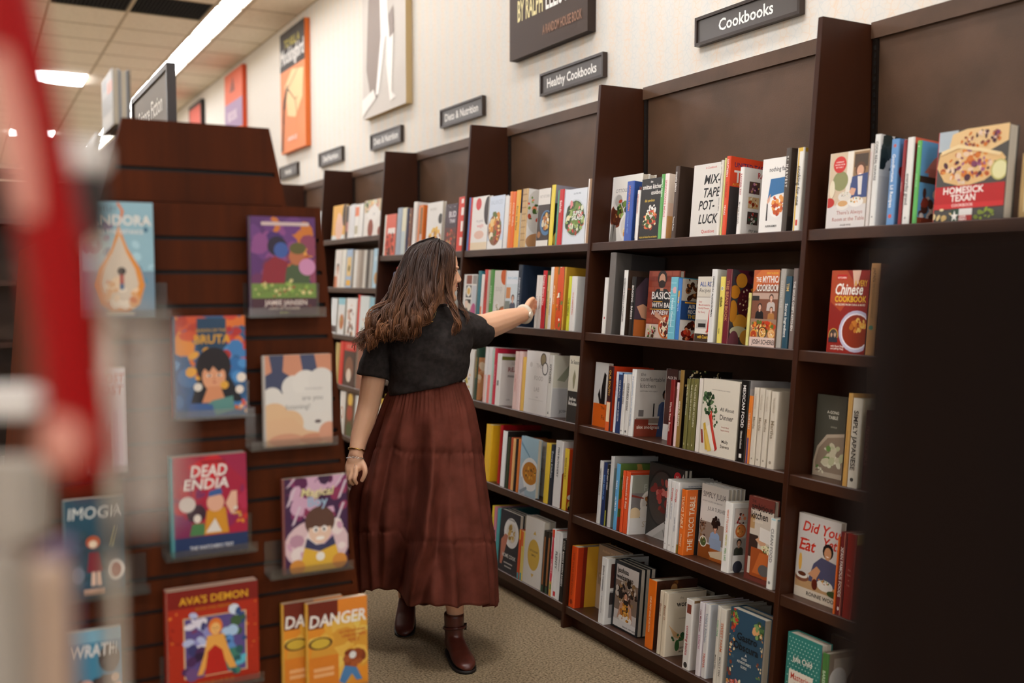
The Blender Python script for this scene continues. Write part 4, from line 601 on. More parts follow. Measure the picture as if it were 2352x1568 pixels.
b('S', 1124, 1128, 803, 'b4d0c0', 'b0cfc0', 'thin mint green spine', [], None)
b('S', 1128, 1134, 799, 'b81f3a', 'c42a42', 'crimson spine with red top', [], 'NATURALLY@e6a0a8@.7@.3')
b('S', 1135, 1144, 811, 'd6cec4', 'dfdad2', 'white book with red REAL lettering', [R(0, .88, 1, .95, '6a6a2a'), T('100', .3, .79, .06, '9a8a80', .4, 'l', 0), T('REAL', .2, .66, .085, '8a2a26', .75, 'l', .02), T('meals', .2, .55, .06, '3a3432', .6, 'l'), R(.5, .22, .95, .44, '6a4030'), T('LISA', .2, .1, .03, '8a8078', .4, 'l')], None, sp=[R(.2, .38, .8, .48, '7a746c')])
b('S', 1175, 1184, 806, 'd9b5ac', 'd9b8ae', 'left dusty pink spine', [], 'SOMETIMES@c98a84@.6@.3')
b('S', 1184, 1192, 806, 'd9b5ac', 'ddbfb8', 'right dusty pink spine', [], None)
b('S', 1193, 1200, 819, 'd9a84a', 'e0b254', 'golden yellow spine', [], None)
b('F', 1201, 1253, 804, 'dcd6cf', 'dcd6cf', 'white face-out book, thin spaced capitals', [T('THE', .45, .74, .07, 'a49c94', .34, 'l', 0), T('FOOD', .4, .54, .07, 'a49c94', .5, 'l', 0), T('LAB', .42, .36, .07, 'a49c94', .38, 'l', 0), E(.22, .78, .06, 'c4bcb4'), E(.75, .88, .13, '4a3c30', .15), E(.75, .88, .10, '8a7a5a', .12), E(.85, .74, .13, '3a3430', .15), E(.85, .74, .1, 'e0dad2', .12), R(.2, .22, .85, .225, 'b0a8a0'), T('J. KENJI', .55, .26, .02, '9a928a', .5)], t=.05)
b('S', 1253, 1262, 815, 'd9d4ca', 'd9d4ca', 'white spine beside the letter cover', [R(0, .48, 1, 1, 'cfc8b4'), P([(.1, .6), (.5, .95), (.6, .9), (.3, .58)], '9a9a80'), T('Gra', .5, .78, .06, '3a3632', .3, 'l'), T('Ever', .4, .7, .06, '3a3632', .4, 'l'), R(0, 0, 1, .47, 'bcb8b4'), T('JOSHUA', .2, .08, .045, '4a4642', .6, 'l')], 'KITCHEN@3a3632@.85@.55', sp=[P([(.3, .05), (.7, .05), (.5, .1)], '2a2624')])
b('F', 1298, 1322, 816, 'd6cfb9', 'd6cfb9', 'cream face-out book with dark lower half', [R(0, 0, 1, .47, '2d2926'), T('Six Seasons', .1, .88, .06, '3a3630', .9, 'l'), P([(.5, .5), (.4, .66), (.55, .8), (.7, .7), (.6, .52)], '8a8464'), T('Joshua', .15, .33, .05, 'e6e2d8', .8, 'l', .02), T('McFadden', .15, .26, .05, 'e6e2d8', .8, 'l', .02)])
flush('C', 2)
b('S', 1109, 1122, 973, 'e0ab1f', 'e3b12a', 'bright yellow book with framed photo', [R(.3, .18, .95, .84, 'cfc0b4'), R(.3, .18, .95, .3, '8a7a6a'), P([(.4, .84), (.44, .6), (.48, .84)], '6a5a50'), P([(.6, .84), (.64, .56), (.68, .84)], '6a5a50'), B(.6, .34, .22, 16, ['5a2a22', '6a7a3a', '3a2420', 'b98a7a'], 4, .12)], None, D=.2)
b('S', 1140, 1145, 975, 'b81d20', 'bb2024', 'tall red book set back', [], None, d=.03)
b('S', 1147, 1156, 988, '2a2522', 'e6e3dd', 'white spine with dark cover', [], None, D=.25)
b('S', 1159, 1166, 1003, '2a2a20', '2f3a26', 'dark green spine with gold flecks', [], None, sp=[B(.5, .5, .4, 14, ['b9944a', '8a6a2a', '3a4a2a'], 3, 8)])
b('S', 1166, 1171, 1004, 'a8421f', 'b0482a', 'rust red spine with food', [], None, sp=[B(.5, .4, .4, 12, FD, 3, 8)])
b('S', 1171, 1177, 1006, 'e0ab6a', 'e3b070', 'peach tan spine', [], None)
b('S', 1177, 1182, 1007, '5a2c14', '2c2018', 'dark spine with orange dishes', [], None, sp=[B(.5, .5, .5, 16, RED + FD, 6, 10)])
b('S', 1183, 1188, 1008, 'c9793a', 'd97a33', 'thin orange spine beside the blue cover', [], None)
b('F', 1189, 1228, 1000, '9fb6c0', '9fb6c0', 'pale blue face-out book with soup bowl', [R(0, .62, 1, 1, '9dbcc9'), P([(0, .86), (.55, .66), (.57, .68), (0, .92)], '6a94ac'), E(.62, .38, .55, 'dcdcd8', .5), E(.62, .4, .46, 'b9771f', .34), B(.62, .42, .32, 16, ['5a3a1c', 'd9a03a', '7a4a1c'], 4, .2), P([(0, 0), (.4, 0), (.2, .3), (0, .3)], 'b9c0c6'), P([(.1, .0), (.5, .12), (.45, .16), (.05, .06)], '8a949c')], yb=1128)
b('F', 1227, 1249, 1012, 'd4cfc6', 'd4cfc6', 'grey white face-out book with fork row', [T('SALT', .3, .76, .07, 'b0aaa2', .6, 'l', 0), T('ACID', .3, .64, .07, 'b0aaa2', .6, 'l', 0), B(.6, .5, .35, 16, ['6a3a22', '8a5a3a', 'b06a3a'], 3, .12), R(0, 0, 1, .40, 'd9d6cf'), T('SAMIN', .5, .2, .03, 'c98a6a', .5)], yb=1133)
b('S', 1246, 1257, 1016, 'd6b23a', 'e0bd3a', 'yellow spine right of the grey cover', [], None)
b('S', 1257, 1266, 1020, '23262c', '1f2630', 'black spine with pale script', [], 'Zones Kitchen@c9d0d4@.9@.45')
b('S', 1267, 1283, 1010, 'd9d5cd', 'dcd8d1', 'white book with bold FISH cover', [T('FISH', .25, .86, .1, '2a2624', .7, 'l', .03), E(.1, .25, .2, '8a3a1c', .4)], 'FISH BUTCHERY@3a3632@.9@.45')
b('S', 1288, 1297, 1029, 'c9441c', 'e3c03a', 'yellow spine with red-orange cover', [B(.4, .2, .4, 16, ['1c1816', 'e6c04a', 'f0e6d8'], 4)], 'BEING DOUBT@6a5a1a@.85@.5')
flush('C', 3)
b('S', 1122, 1127, 1160, 'd9c03a', 'e0c83a', 'thin yellow spine at the left', [], None, sp=[R(0, .5, 1, .8, '2a2624')])
b('S', 1127, 1133, 1162, 'c9788a', 'c97a8c', 'pink and black spine', [], None, sp=[R(0, .2, 1, .6, '1c1816')])
b('S', 1134, 1141, 1166, '4a9a9a', '4a9c9e', 'turquoise spine beside the navy cover', [], None, D=.22)
b('F', 1141, 1186, 1166, '232630', '232630', 'navy face-out book, white plate', [E(.6, .66, .38, 'd9d6d0'), E(.6, .66, .25, 'cbc6bd'), B(.6, .66, .17, 24, ['c4a05a', '9a7a3a', 'd9c9a0'], 5, .17, .4), P([(.1, .5), (.3, .62), (.45, .6), (.4, .5), (.2, .1), (.1, .1)], 'b5705a'), T('THE HUNGRY', .6, .86, .03, '3a3a44', .4), T('HOME COOK', .55, .24, .06, 'cfccc6', .7, 'c', .02), R(.3, .14, .75, .16, 'b0aca8'), R(.35, .08, .7, .1, 'b0aca8')], yb=1288, n=3, t=.022)
b('S', 1185, 1191, 1215, 'd9542a', 'd9532c', 'short red-orange spine', [], None, sp=[R(0, .8, 1, 1, 'e0b03a'), R(0, 0, 1, .12, '3a9aa8')])
b('S', 1191, 1197, 1219, 'd9c98a', 'd9c46a', 'short yellow spine with orange top', [], None, sp=[R(0, .7, 1, 1, 'e05a20'), R(0, 0, 1, .15, '3a9aa8')])
b('F', 1198, 1240, 1182, 'd3cdc3', 'd3cdc3', 'white face-out book, big yellow lemon', [E(.52, .46, .33, 'c9a344', .44), P([(.44, .76), (.6, .76), (.54, .82)], 'c9a344'), P([(.44, .18), (.6, .18), (.5, .12)], 'c9a344'), T('OTTOLENGHI', .52, .5, .03, '5a4a2a', .44), T('SIMPLE', .52, .44, .03, '5a4a2a', .44)], n=2, t=.03, yb=1340)
b('S', 1240, 1248, 1217, '241f18', '231e18', 'left one of two black copper spines', [], None, sp=[R(.2, .12, .85, .9, '9a6034'), R(0, 0, 1, .1, '2f4a34')])
b('S', 1249, 1257, 1219, '241f18', '231e18', 'right one of two black copper spines', [], None, sp=[R(.2, .12, .85, .9, '9a6034'), R(0, 0, 1, .1, '2f4a34')])
b('S', 1258, 1267, 1214, 'd9d4cc', 'dfdbd4', 'white spine with orange top, red words', [R(0, .9, 1, 1, 'd9481f')], 'Ottolenghi@c9303a@.82@.6|COMFORT@f4d9d4@.56@.34', sp=[R(0, .88, 1, 1, 'd9481f'), E(.5, .47, .5, 'cf3048', 7), R(0, 0, 1, .22, 'c9963a'), R(.2, .1, .8, .18, '5a8a4a')])
b('S', 1267, 1276, 1219, 'dcd9d3', 'e2dfd9', 'white spine with thin tall capitals', [], 'PLENTY@3a3834@.7@.28', sp=[R(.1, .03, .9, .1, 'c4262c')])
b('S', 1276, 1281, 1223, 'd9d6d0', 'dedbd5', 'thin white spine beside black', [], 'UNCOMPLICATED@5a5854@.7@.3')
b('S', 1282, 1291, 1236, '1a1714', '171411', 'black spine with bar code stripes', [], 'BASICS WITH BABISH@f0ece4@.8@.25', sp=[R(.1, .84 + .024 * i, .9, .85 + .024 * i, 'b0aaa0') for i in range(6)])
flush('C', 4)
# ---------------------------------------------------------------- bay D (behind the woman)
b('F', 879, 905, 494, 'd9604a', 'e6e2da', 'coral red face-out book, white edge', [R(.0, .0, .12, 1, 'e6e2da'), R(.3, .52, .95, .66, 'efe2da'), B(.55, .3, .4, 30, RED + ['e9c4b0'], 4, .4), B(.5, .08, .4, 12, BRN, 3, .1)])
b('S', 907, 917, 478, '8f9aa8', '9aa6b4', 'blue grey spine', [], None)
b('S', 918, 928, 478, 'd9d0a8', 'dcd5b8', 'pale yellow spine', [], None, sp=[R(0, 0, 1, .5, 'b9c4c4')])
b('S', 928, 933, 478, '1c2240', '20264a', 'navy spine', [], None)
b('S', 934, 941, 478, '5a3020', '6a3a24', 'brown food spine', [], None, sp=[B(.5, .5, .5, 20, FD, 3, 7)])
b('S', 943, 950, 464, 'dedad2', 'e3dfd8', 'tall white book', [], None)
b('S', 955, 966, 472, 'd9702c', 'de7a34', 'orange spine', [], None, sp=[R(.4, .3, 1, .95, '8a5a24'), R(.5, 0, 1, .4, 'c4b0a8')])
b('F', 975, 1010, 467, 'e3dfd8', 'e3dfd8', 'white face-out book, yellow dish', [B(.62, .25, .4, 40, ['d9a52c', 'e6b84a', 'a8662a', 'c98a2c'], 4, .3, .35), E(.9, .66, .14, '2a2420'), T('MODERN', .4, .84, .05, 'c4beb4', .6)])
b('F', 1017, 1045, 470, '3a2430', '3a2430', 'dark purple face-out book', [R(.2, .62, 1, .84, '4a3444'), T('BUD', .6, .72, .12, 'e0d8dc', .7, 'c', .05), T('THAI', .6, .6, .08, 'e0d8dc', .7, 'c', .04), R(0, 0, 1, .5, '5a1f1c'), B(.5, .25, .45, 40, RED + BRN, 3, .35, .3), B(.5, .95, .4, 12, ['d9cfd4', '8a7a8a'], 4, .08)])
b('S', 1046, 1060, 453, 'cf2c20', 'd6331f', 'tall bright red book, white patches', [B(.5, .5, .4, 10, ['f0e8e0'], 3, .7, .3)], None, sp=[R(.55, .1, 1, .25, 'f0e8e0'), R(.6, .36, 1, .55, 'f0e8e0'), R(.55, .66, 1, .8, 'f0e8e0'), R(.5, .88, .9, .96, 'f0e8e0')])
flush('D', 0)
b('S', 898, 903, 625, '9a9ac4', 'a4a4cc', 'lilac spine', [], None)
b('F', 904, 925, 614, 'cf2c24', 'cf2c24', 'red face-out book, white dots', [E(.3, .9, .16, 'f0e8e0'), E(.8, .9, .16, 'f0e8e0'), E(.5, .66, .2, 'f0e8e0'), E(.2, .4, .16, 'f0e8e0'), E(.8, .36, .18, 'f0e8e0')])
b('S', 940, 952, 622, 'c9c4ba', 'd5d0c6', 'white spine half hidden', [], None)
b('F', 955, 985, 620, 'a8b4b4', 'a8b4b4', 'grey green face-out book', [E(.5, .5, .3, 'd9d0bc')])
b('S', 1010, 1022, 625, '8a4a34', '8f4e38', 'rust spine', [], None)
b('S', 1026, 1040, 620, 'd9d4c8', 'dcd8cc', 'cream spine right', [], None)
flush('D', 1)
b('F', 872, 890, 792, 'cfd4d0', 'dcd8d0', 'white face-out book, green sprig', [B(.6, .3, .3, 14, GRN, 3)])
b('S', 893, 903, 796, 'c98a34', 'd0923c', 'amber spine', [], None)
b('F', 910, 940, 790, 'd5cfc4', 'd5cfc4', 'cream face-out book', [E(.5, .4, .3, 'b5643a')])
flush('D', 2)
b('S', 862, 868, 925, 'd9d6cd', 'dfdcd4', 'white spine by the arm', [], None)
b('S', 869, 876, 915, 'e0b03a', 'e3b742', 'yellow spine by the arm', [], None)
b('F', 878, 905, 905, 'd9b03a', 'd9b03a', 'yellow face-out book', [R(.2, .2, .8, .6, 'e9e2d0')])
flush('D', 3)
b('S', 848, 856, 1060, 'b8ac9c', 'c4b8a8', 'beige spine at the left end', [], None)
b('F', 862, 885, 1055, 'c9c4bc', 'c9c4bc', 'grey face-out book', [E(.5, .5, .3, '7a5a3a')])
flush('D', 4)
# ---------------------------------------------------------------- bay E (between the woman and the display)
b('F', 761, 790, 474, 'd9a243', 'e0a83c', 'amber face-out book, figure', [R(0, .0, 1, .12, 'd5d9d6'), E(.55, .35, .3, 'dcb29c', .34), E(.95, .7, .18, '2a1a16', .3), E(.5, .62, .14, 'e0b8a0')])
b('S', 791, 800, 474, 'cfc4bc', 'dcd4cc', 'white spine with dark head', [], None, sp=[E(.4, .82, .4, '3a2822', 5), R(.2, .2, .7, .5, 'b8746a')])
b('S', 801, 811, 470, 'd0d0d0', 'd6d6d6', 'silver grey spine', [], None)
b('S', 812, 822, 470, 'e0e0dc', 'e3e0d9', 'white spine with orange top', [], None, sp=[R(0, .64, 1, .92, 'de7a50'), R(.1, .1, .8, .35, 'b0a88a')])
b('S', 823, 830, 468, 'dcdad4', 'e6e3dc', 'plain white spine', [], None)
b('F', 833, 872, 462, 'dfdad2', 'dfdad2', 'white face-out book, salad top', [R(0, .66, 1, 1, 'c9b08a'), B(.4, .84, .45, 50, GRN + PST, 4, .2, .3), P([(.1, .6), (.6, .9), (1, .6), (.6, .3)], 'e6e2db'), T('EAT', .6, .56, .07, 'b0aeb0', .4), E(.42, .2, .16, '8a3a22', .2), E(.95, .1, .1, '8a3a22')])
flush('E', 0)
b('F', 766, 780, 574, 'd9d2ca', 'd9d2ca', 'white face-out book, dark-haired person', [*PER(.5, .35, .2, '2a1c18', 'cf9a80', 'e0d8d0'), R(0, 0, .5, .3, 'b56a44')])
b('S', 781, 790, 573, 'd9d6cc', 'd9d5c9', 'cream spine', [], None)
b('F', 792, 805, 573, '9fb4cc', '9fb4cc', 'pale blue face-out book, yellow foot', [R(.1, .3, .9, .8, 'd9b878'), R(.1, .05, .9, .2, 'e0a83a'), E(.5, .5, .2, '6a5a2a')])
for i, (c, c2) in enumerate((('d9d6cf', 'first'), ('b0a294', 'second'), ('8f8276', 'third'), ('c9c4ba', 'fourth'), ('4a4440', 'fifth'), ('a8a49c', 'sixth'))):
    b('S', 810 + 7 * i, 816.5 + 7 * i, 574, c, c, c2 + ' of six muted grey-brown spines', [], None)
b('F', 853, 868, 571, 'a9c9d9', 'a9c9d9', 'light blue face-out book, food bowl', [E(.6, .25, .35, 'b5844a'), T('EAT', .5, .7, .1, 'e6eef0', .6)])
flush('E', 1)
b('F', 757, 770, 684, 'd9dcdc', 'd9dcdc', 'white face-out book behind the acrylic', [R(0, .04, 1, .22, '4a3a3a')])
b('F', 773, 788, 684, 'd9d9d6', 'd9d9d6', 'white face-out book, green topped bowl', [R(0, .82, 1, 1, '8ac0cc'), E(.6, .35, .35, 'b56a34', .4), B(.6, .4, .2, 8, GRN, 3)])
b('F', 792, 815, 684, 'e0ddd8', 'e0ddd8', 'white face-out book, brown portrait', [B(.4, .6, .3, 20, ['8a4a3a', 'c9a08a', '5a3428'], 3, .4), B(.4, .15, .3, 14, BRN, 4)])
b('S', 817, 821, 676, 'c9342a', 'd03a30', 'thin red spine', [], None)
b('F', 822, 843, 679, 'cfd6d4', 'cfd6d4', 'pale green face-out book', [B(.5, .3, .3, 14, GRN + PST, 3)])
b('F', 844, 858, 682, '8fc0d0', '8fc0d0', 'sky blue face-out book', [E(.4, .3, .3, 'd9d2c0')])
flush('E', 2)
b('S', 766, 775, 786, 'b09a5a', 'b49c5c', 'olive gold spine', [], None)
b('S', 776, 784, 783, 'c9221c', 'd02a20', 'bright red spine', [], None)
b('F', 785, 812, 783, '3a1c18', '3a1c18', 'dark red face-out book', [R(0, .8, 1, 1, 'c9221c'), T('RECIPES', .5, .86, .08, 'e0a898', .8), E(.5, .4, .35, '7a4a34'), E(.5, .25, .2, 'd9c9b8')])
b('F', 816, 838, 796, '8a5440', '8a5440', 'brown face-out book', [E(.5, .5, .35, 'b07a5a')])
flush('E', 3)
b('F', 776, 788, 892, 'd9d4cc', 'd9d4cc', 'white face-out book, brown swirls', [E(.4, .5, .4, 'b58a6a'), E(.4, .5, .28, 'd9d4cc')])
b('F', 790, 808, 895, '5a3a20', '5a3a20', 'dark face-out book, yellow flowers', [E(.5, .85, .3, 'd9b04a'), E(.5, .55, .35, '9a3a24'), E(.5, .15, .35, '3a4a24')])
b('S', 811, 820, 900, 'd5d5d0', 'dcdcd8', 'white spine by the elbow', [], None)
b('F', 822, 840, 896, 'b8a898', 'b8a898', 'tan face-out book', [E(.5, .5, .3, 'd9d4cc')])
flush('E', 4)
b('F', 728, 741, 486, 'd5d9d9', 'd5d9d9', 'pale grey face-out book', [R(0, 0, 1, .3, 'b0c0c4')])
flush('G', 0)
# ---------------------------------------------------------------- bay A (right edge)
b('F', 1894, 1985, 354, 'd9cdbd', 'd9cdbd', 'cream face-out book, smiling man in denim', [R(0, .28, 1, 1, 'cdb79a'), R(.45, .3, .6, 1, 'e3dccf'), R(.62, .6, 1, .98, '8a6a48'), R(.64, .78, .98, .95, '4a3a2c'), E(.3, .62, .2, '8a8a5a', .2), *PER(.8, .62, .115, '5a3a26', 'd5a286', '3a4a78'), P([(.55, .4), (.6, .66), (1, .7), (1, .38)], '3a4a78'), P([(.74, .66), (.78, .42), (.86, .42), (.86, .66)], 'd9d2cc'), P([(.5, .42), (.6, .52), (.72, .5), (.68, .42)], 'd5a286'), E(.26, .84, .17, 'c9302a'), T('HOMEMADE', .26, .865, .018, 'f0d8d0', .2), T('RECIPES FROM', .26, .83, .018, 'f0d8d0', .26), T('MY FAMILY', .26, .795, .018, 'f0d8d0', .22), R(0, 0, 1, .3, 'd5cfca'), E(.04, .34, .14, 'b8261c', .1), E(.44, .41, .17, 'd9d2c6', .1), B(.44, .44, .12, 14, GRN, 3, .05), E(.4, .3, .16, 'e0dad0', .1), E(.4, .32, .13, 'cfa06a', .06), E(.74, .33, .19, 'e6e1d8', .1), B(.72, .36, .14, 16, ['5a7a3a', 'd99a4a', 'e0c07a'], 4, .06, .35), E(.1, .52, .07, 'e0d4b8', .18), T("There's Always", .26, .175, .05, 'b5746a', .74, 'l', 0), T('Room at the Table', .16, .09, .05, 'b5746a', .84, 'l', 0), T('KALEB WYSE', .38, .025, .022, '6a5a54', .36, 'l')], t=.028)
b('S', 1985, 1993, 330, 'd2c6bc', 'd8cfc8', 'blush spine beside the smiling man cover', [], "There's Always Room at the Table@c9928a@.9@.3", sp=[E(.5, .07, .35, 'b8523a')])
b('S', 1994, 2007, 309, 'cfcac2', 'dcdad4', "white spine with thin black capitals", [P([(.0, .95), (.6, 1), (.9, .95), (.6, .9)], 'e6e3dd'), B(.3, .78, .3, 24, ['2a3430', '3a4440', '1c2422'], 3, .3, .4), R(0, .55, 1, .62, 'd9d5cd'), T('COOK', .3, .565, .05, '3a3834', .6, 'l'), E(.75, .3, .4, '4a2c1c', .5), E(.75, .3, .33, '7a4a2c', .42)], "COOK REAL HAWAII@4a4844@.92@.35", sp=[E(.5, .1, .25, '8a8880')])
b('S', 2033, 2051, 320, '5a86b8', '6290c0', 'cornflower blue spine with white script', [B(.5, .5, .4, 30, ['8a1f28', 'a82f34', 'd9c4b8', '6a8ab0'], 5, .7, .25)], 'Goodfortune@eef2f4@.82@.5|Lil Recipes@f4f4f0@.46@.2', sp=[E(.5, .92, .3, 'b8605a'), E(.5, .1, .35, 'c4544a')])
b('S', 2060, 2069, 321, '7a1a1e', '8a2226', 'maroon spine between blue and white', [], 'THE PERSIAN@d9a09a@.5@.1')
b('S', 2069, 2085, 316, 'c9564a', 'dfdcd6', 'white spine with grey lowercase title', [R(0, 0, 1, .93, '8a2a20'), R(0, .93, 1, 1, 'd9654a')], 'everyday grand@6a6864@.58@.2', sp=[E(.5, .07, .25, 'a09e98')])
b('S', 2092, 2102, 323, '5a9ac4', '5fae5a', 'apple green spine, capitol dome cover', [R(0, .55, 1, 1, '5f9fcc'), P([(.1, .62), (.3, .8), (.42, .86), (.48, .98), (.54, .86), (.66, .8), (.86, .62)], 'b0746a'), R(.2, .58, .76, .68, 'a8685e'), R(0, .5, 1, .58, '3a2c24'), E(.8, .42, .4, 'd5d9c9', .34), B(.4, .22, .4, 24, ['e0dcd4', '4a2c24', 'c9c4bc', '8a3a2a'], 4, .3, .3), R(0, 0, 1, .08, '8a3c24')], 'LONE STAR@a9dca0@.6@.2', sp=[E(.5, .93, .4, 'dfe6cf')])
b('F', 2140, 2303, 306, '4a4744', 'b8281f', 'large face-out book, taco and red band', [R(0, .34, 1, 1, '4a4743'), R(.0, .78, .28, 1, 'a9b4ba'), P([(.03, .76), (.0, .60), (.12, .44), (.4, .37), (.7, .42), (.9, .52), (.98, .64), (.92, .7), (.6, .78), (.3, .82)], 'd9b27a'), P([(.16, .82), (.2, .96), (.4, 1), (1, 1), (1, .82), (.7, .72)], 'dcb984'), B(.45, .60, .42, 80, ['c9702a', 'd98a3a', '7a3a5a', '4a2430', 'e0c4a8', 'b0542a', '9a5a7a'], 4, .2, .2), B(.62, .88, .3, 50, ['c9702a', '7a3a5a', '4a2430', 'e0c4b0', '8a4a34'], 7, .1, .25), P([(.05, .78), (.3, .84), (.6, .78), (.92, .7), (.9, .67), (.6, .74), (.3, .8), (.06, .74)], 'e6cc9a'), E(.91, .52, .12, 'b9b06a', .13), E(.91, .52, .1, 'd9d4a0', .11), R(0, .135, 1, .385, 'b01c1e'), R(0, .135, 1, .19, 'c42a2c'), T('THE', .38, .40, .035, 'e0d8cc', .16, 'c', .02), T('HOMESICK', .42, .30, .072, 'f0e8e0', .6, 'c', .03), T('TEXAN', .42, .215, .072, 'f0e8e0', .36, 'c', .03), T('COOKBOOK', .42, .155, .032, 'f0e0d8', .46, 'c', .01), R(.26, .0, .38, .13, '2f4a3a'), R(.38, .06, .57, .13, 'd9d6d0'), R(.38, 0, .57, .06, 'a8302a'), P([(.26, .07), (.3, .07), (.315, .115), (.33, .07), (.37, .07), (.34, .045), (.35, .0), (.315, .03), (.28, 0), (.29, .045)], 'f0ece4'), T('LISA', .44, .035, .03, 'f0e8e0', .15, 'c', .02), T('FAIN', .44, .0, .03, 'f0e8e0', .15, 'c', .02), B(.12, .07, .14, 8, ['d9c08a', 'c9a86a', 'e0cfa0'], 4, .08, .5), B(.75, .06, .16, 10, ['8a9a3a', 'a0b04a', '7a8a34'], 3, .06, .5)], t=.04, d=.01)
b('F', 2336, 2425, 352, 'a88a58', 'b09060', 'tan face-out book at the picture edge', [T('MEX', .3, .8, .1, '3a2c1c', .4), R(.1, .1, .9, .5, 'c9b488')], d=.03)
flush('A', 0)
b('F', 1896, 1983, 621, '8a1f16', 'a82a18', 'red face-out book with noodle soup', [P([(0, .62), (0, 1), (.4, 1), (.7, .8), (.3, .5)], 'a8421f'), P([(.55, 1), (.62, .8), (.72, .84), (.78, 1)], 'd9b09a'), R(.14, .89, .42, .95, 'b8201c'), T('KITCHEN', .28, .9, .022, 'f0dcd0', .24), T('A VERY', .62, .81, .07, 'd9a52b', .34, 'l', .02), T('Chinese', .12, .71, .13, 'f2ece2', .74, 'l', .02, .25), T('COOKBOOK', .12, .62, .07, 'e3b52b', .84, 'l', .04), T('100 RECIPES FROM CHINA & MORE', .14, .575, .022, 'f0e0d0', .8, 'l'), E(.75, .27, .46, 'b9b4c8', .44), E(.75, .27, .40, 'e6e0e4', .38), E(.75, .27, .37, '8a2e12', .35), B(.78, .34, .2, 26, ['d99a3a', 'e0b45a', 'b0641c', 'c97a2a'], 5, .16, .35), E(.15, .21, .13, 'd9b44a', .15), E(.15, .21, .115, '4a3a34', .135), *PER(.10, .19, .035, '1c1412', 'c99a7a', '2a2a34'), *PER(.20, .19, .035, '6a6460', 'c99a7a', '2a2a34'), T('with Kevin Pang', .1, .07, .022, 'f0dcd0', .45, 'l'), T('and Jeffrey Pang', .1, .04, .022, 'f0dcd0', .45, 'l')])
b('S', 1984, 2004, 604, '5a2c1a', 'bf8c58', 'tan spine with teal dot', [], 'JAPAN@7a5a3a@.95@.8|THE VEGETARIAN COOKBOOK@8a6a44@.78@.4', sp=[E(.5, .3, .38, '4a8a74', .038 * 8)])
b('S', 2006, 2022, 640, '3a1c14', '4a2418', 'dark brown spine beside the tan one', [], None)
flush('A', 1)
b('F', 1863, 1932, 904, '4c4a40', '4c4a40', 'grey olive face-out book, dumpling plate', [T('A-GONG', .56, .78, .035, 'd9d4c4', .4), T('TABLE', .58, .715, .04, 'd9d4c4', .32), T('GEORGE', .62, .61, .018, 'b0ac9c', .3), P([(0, .18), (.1, .36), (.4, .52), (1, .56), (1, 0), (0, 0)], 'b0a08c'), P([(.06, .16), (.16, .34), (.44, .48), (1, .52), (1, .06), (.1, .06)], '8a7866'), B(.62, .26, .36, 26, ['cfcab0', 'dcd8c4', 'b4b48e', '6a8a4a', 'c4bca0'], 4, .28, .4), B(.2, .08, .2, 10, ['cfcab0', 'd9d4be', '5a7a3c'], 6, .08, .5)], yb=1088)
b('S', 1932, 1943, 902, 'b98a4a', 'c29550', 'golden tan spine beside the green cover', [], None, sp=[R(.3, .2, .5, .6, '8a6430')], D=.24)
b('S', 1943, 1964, 913, 'cfc0a4', 'd9d0be', 'cream spine with bold black capitals', [], 'SIMPLY JAPANESE@2a2622@.86@.18', sp=[E(.5, .09, .25, '3a3630', .03 * 8)])
b('S', 1974, 1990, 941, '3a1c18', '431f1b', 'dark plum spine in shadow', [], 'PRESENCE SPICE@7a504a@.8@.3')  # dark plum is set as the spine colour
b('S', 1992, 2010, 930, '4a1c14', '55221a', 'dark red spine in shadow', [], None)  # dark red is set as the spine colour
flush('A', 2)
b('F', 1821, 1918, 1175, 'c9c1b7', 'c9c1b7', 'white face-out book, man in blue polo', [R(0, .28, 1, 1, 'c6c0ba'), T('Did You', .1, .80, .12, 'c4301c', .94, 'l', .03, .25), R(.06, .69, .28, .705, 'c4301c'), T('Eat', .04, .57, .14, 'c4301c', .46, 'l', .03, .25), T('Yet?', .62, .66, .12, 'c4301c', .4, 'l', .03, .25), *PER(.74, .5, .11, '1c1614', 'c08a64', '4a4a64'), P([(.3, .2), (.42, .44), (.6, .54), (1, .5), (1, .16)], '4a4a64'), P([(.3, .3), (.5, .42), (.6, .38), (.5, .26)], 'c08a64'), P([(.4, .2), (.44, .32), (.52, .3), (.5, .18)], 'c08a64'), R(0, 0, 1, .22, 'b08a60'), R(0, 0, 1, .12, 'c9bca9'), E(.16, .24, .17, '7a4a34', .08), E(.16, .26, .14, 'd9d2c6', .05), E(.16, .28, .1, '5a2c18', .04), E(.72, .22, .19, 'd5d0c6', .1), B(.7, .27, .14, 16, ['c9782a', 'd9a04a', '8a5a2a', '4a6a3a'], 3, .05, .4), E(.94, .15, .16, '3a4a24', .06), E(.48, .2, .07, '5a2014', .1), E(.1, .42, .04, 'd9a54a', .16), T('RONNIE WOO', .3, .045, .045, '2a2420', .66, 'l', .02)], yb=1362)
b('S', 1911, 1916, 1232, 'd9641f', 'd9641f', 'thin orange spine left of maroon', [], None)
b('S', 1916, 1930, 1220, '6a1c1a', '6e1c1c', 'maroon spine with bold pale capitals', [], "XI'AN FAMOUS FOODS@ead9d0@.82@.2", sp=[R(.88, 0, 1, 1, 'c98a6a'), E(.45, .08, .3, 'e0d0c8', .05 * 8)])
b('S', 1931, 1951, 1223, '7a1a12', '8f1f16', 'thick red book with gold head band', [R(0, .88, 1, 1, 'b0904a')], None, sp=[T('The', .5, .56, .02, 'd9a08a', .5), T('Woks', .5, .5, .02, 'd9a08a', .6), T('of', .5, .44, .02, 'd9a08a', .3), T('Life', .5, .38, .02, 'd9a08a', .5)])
flush('A', 3)
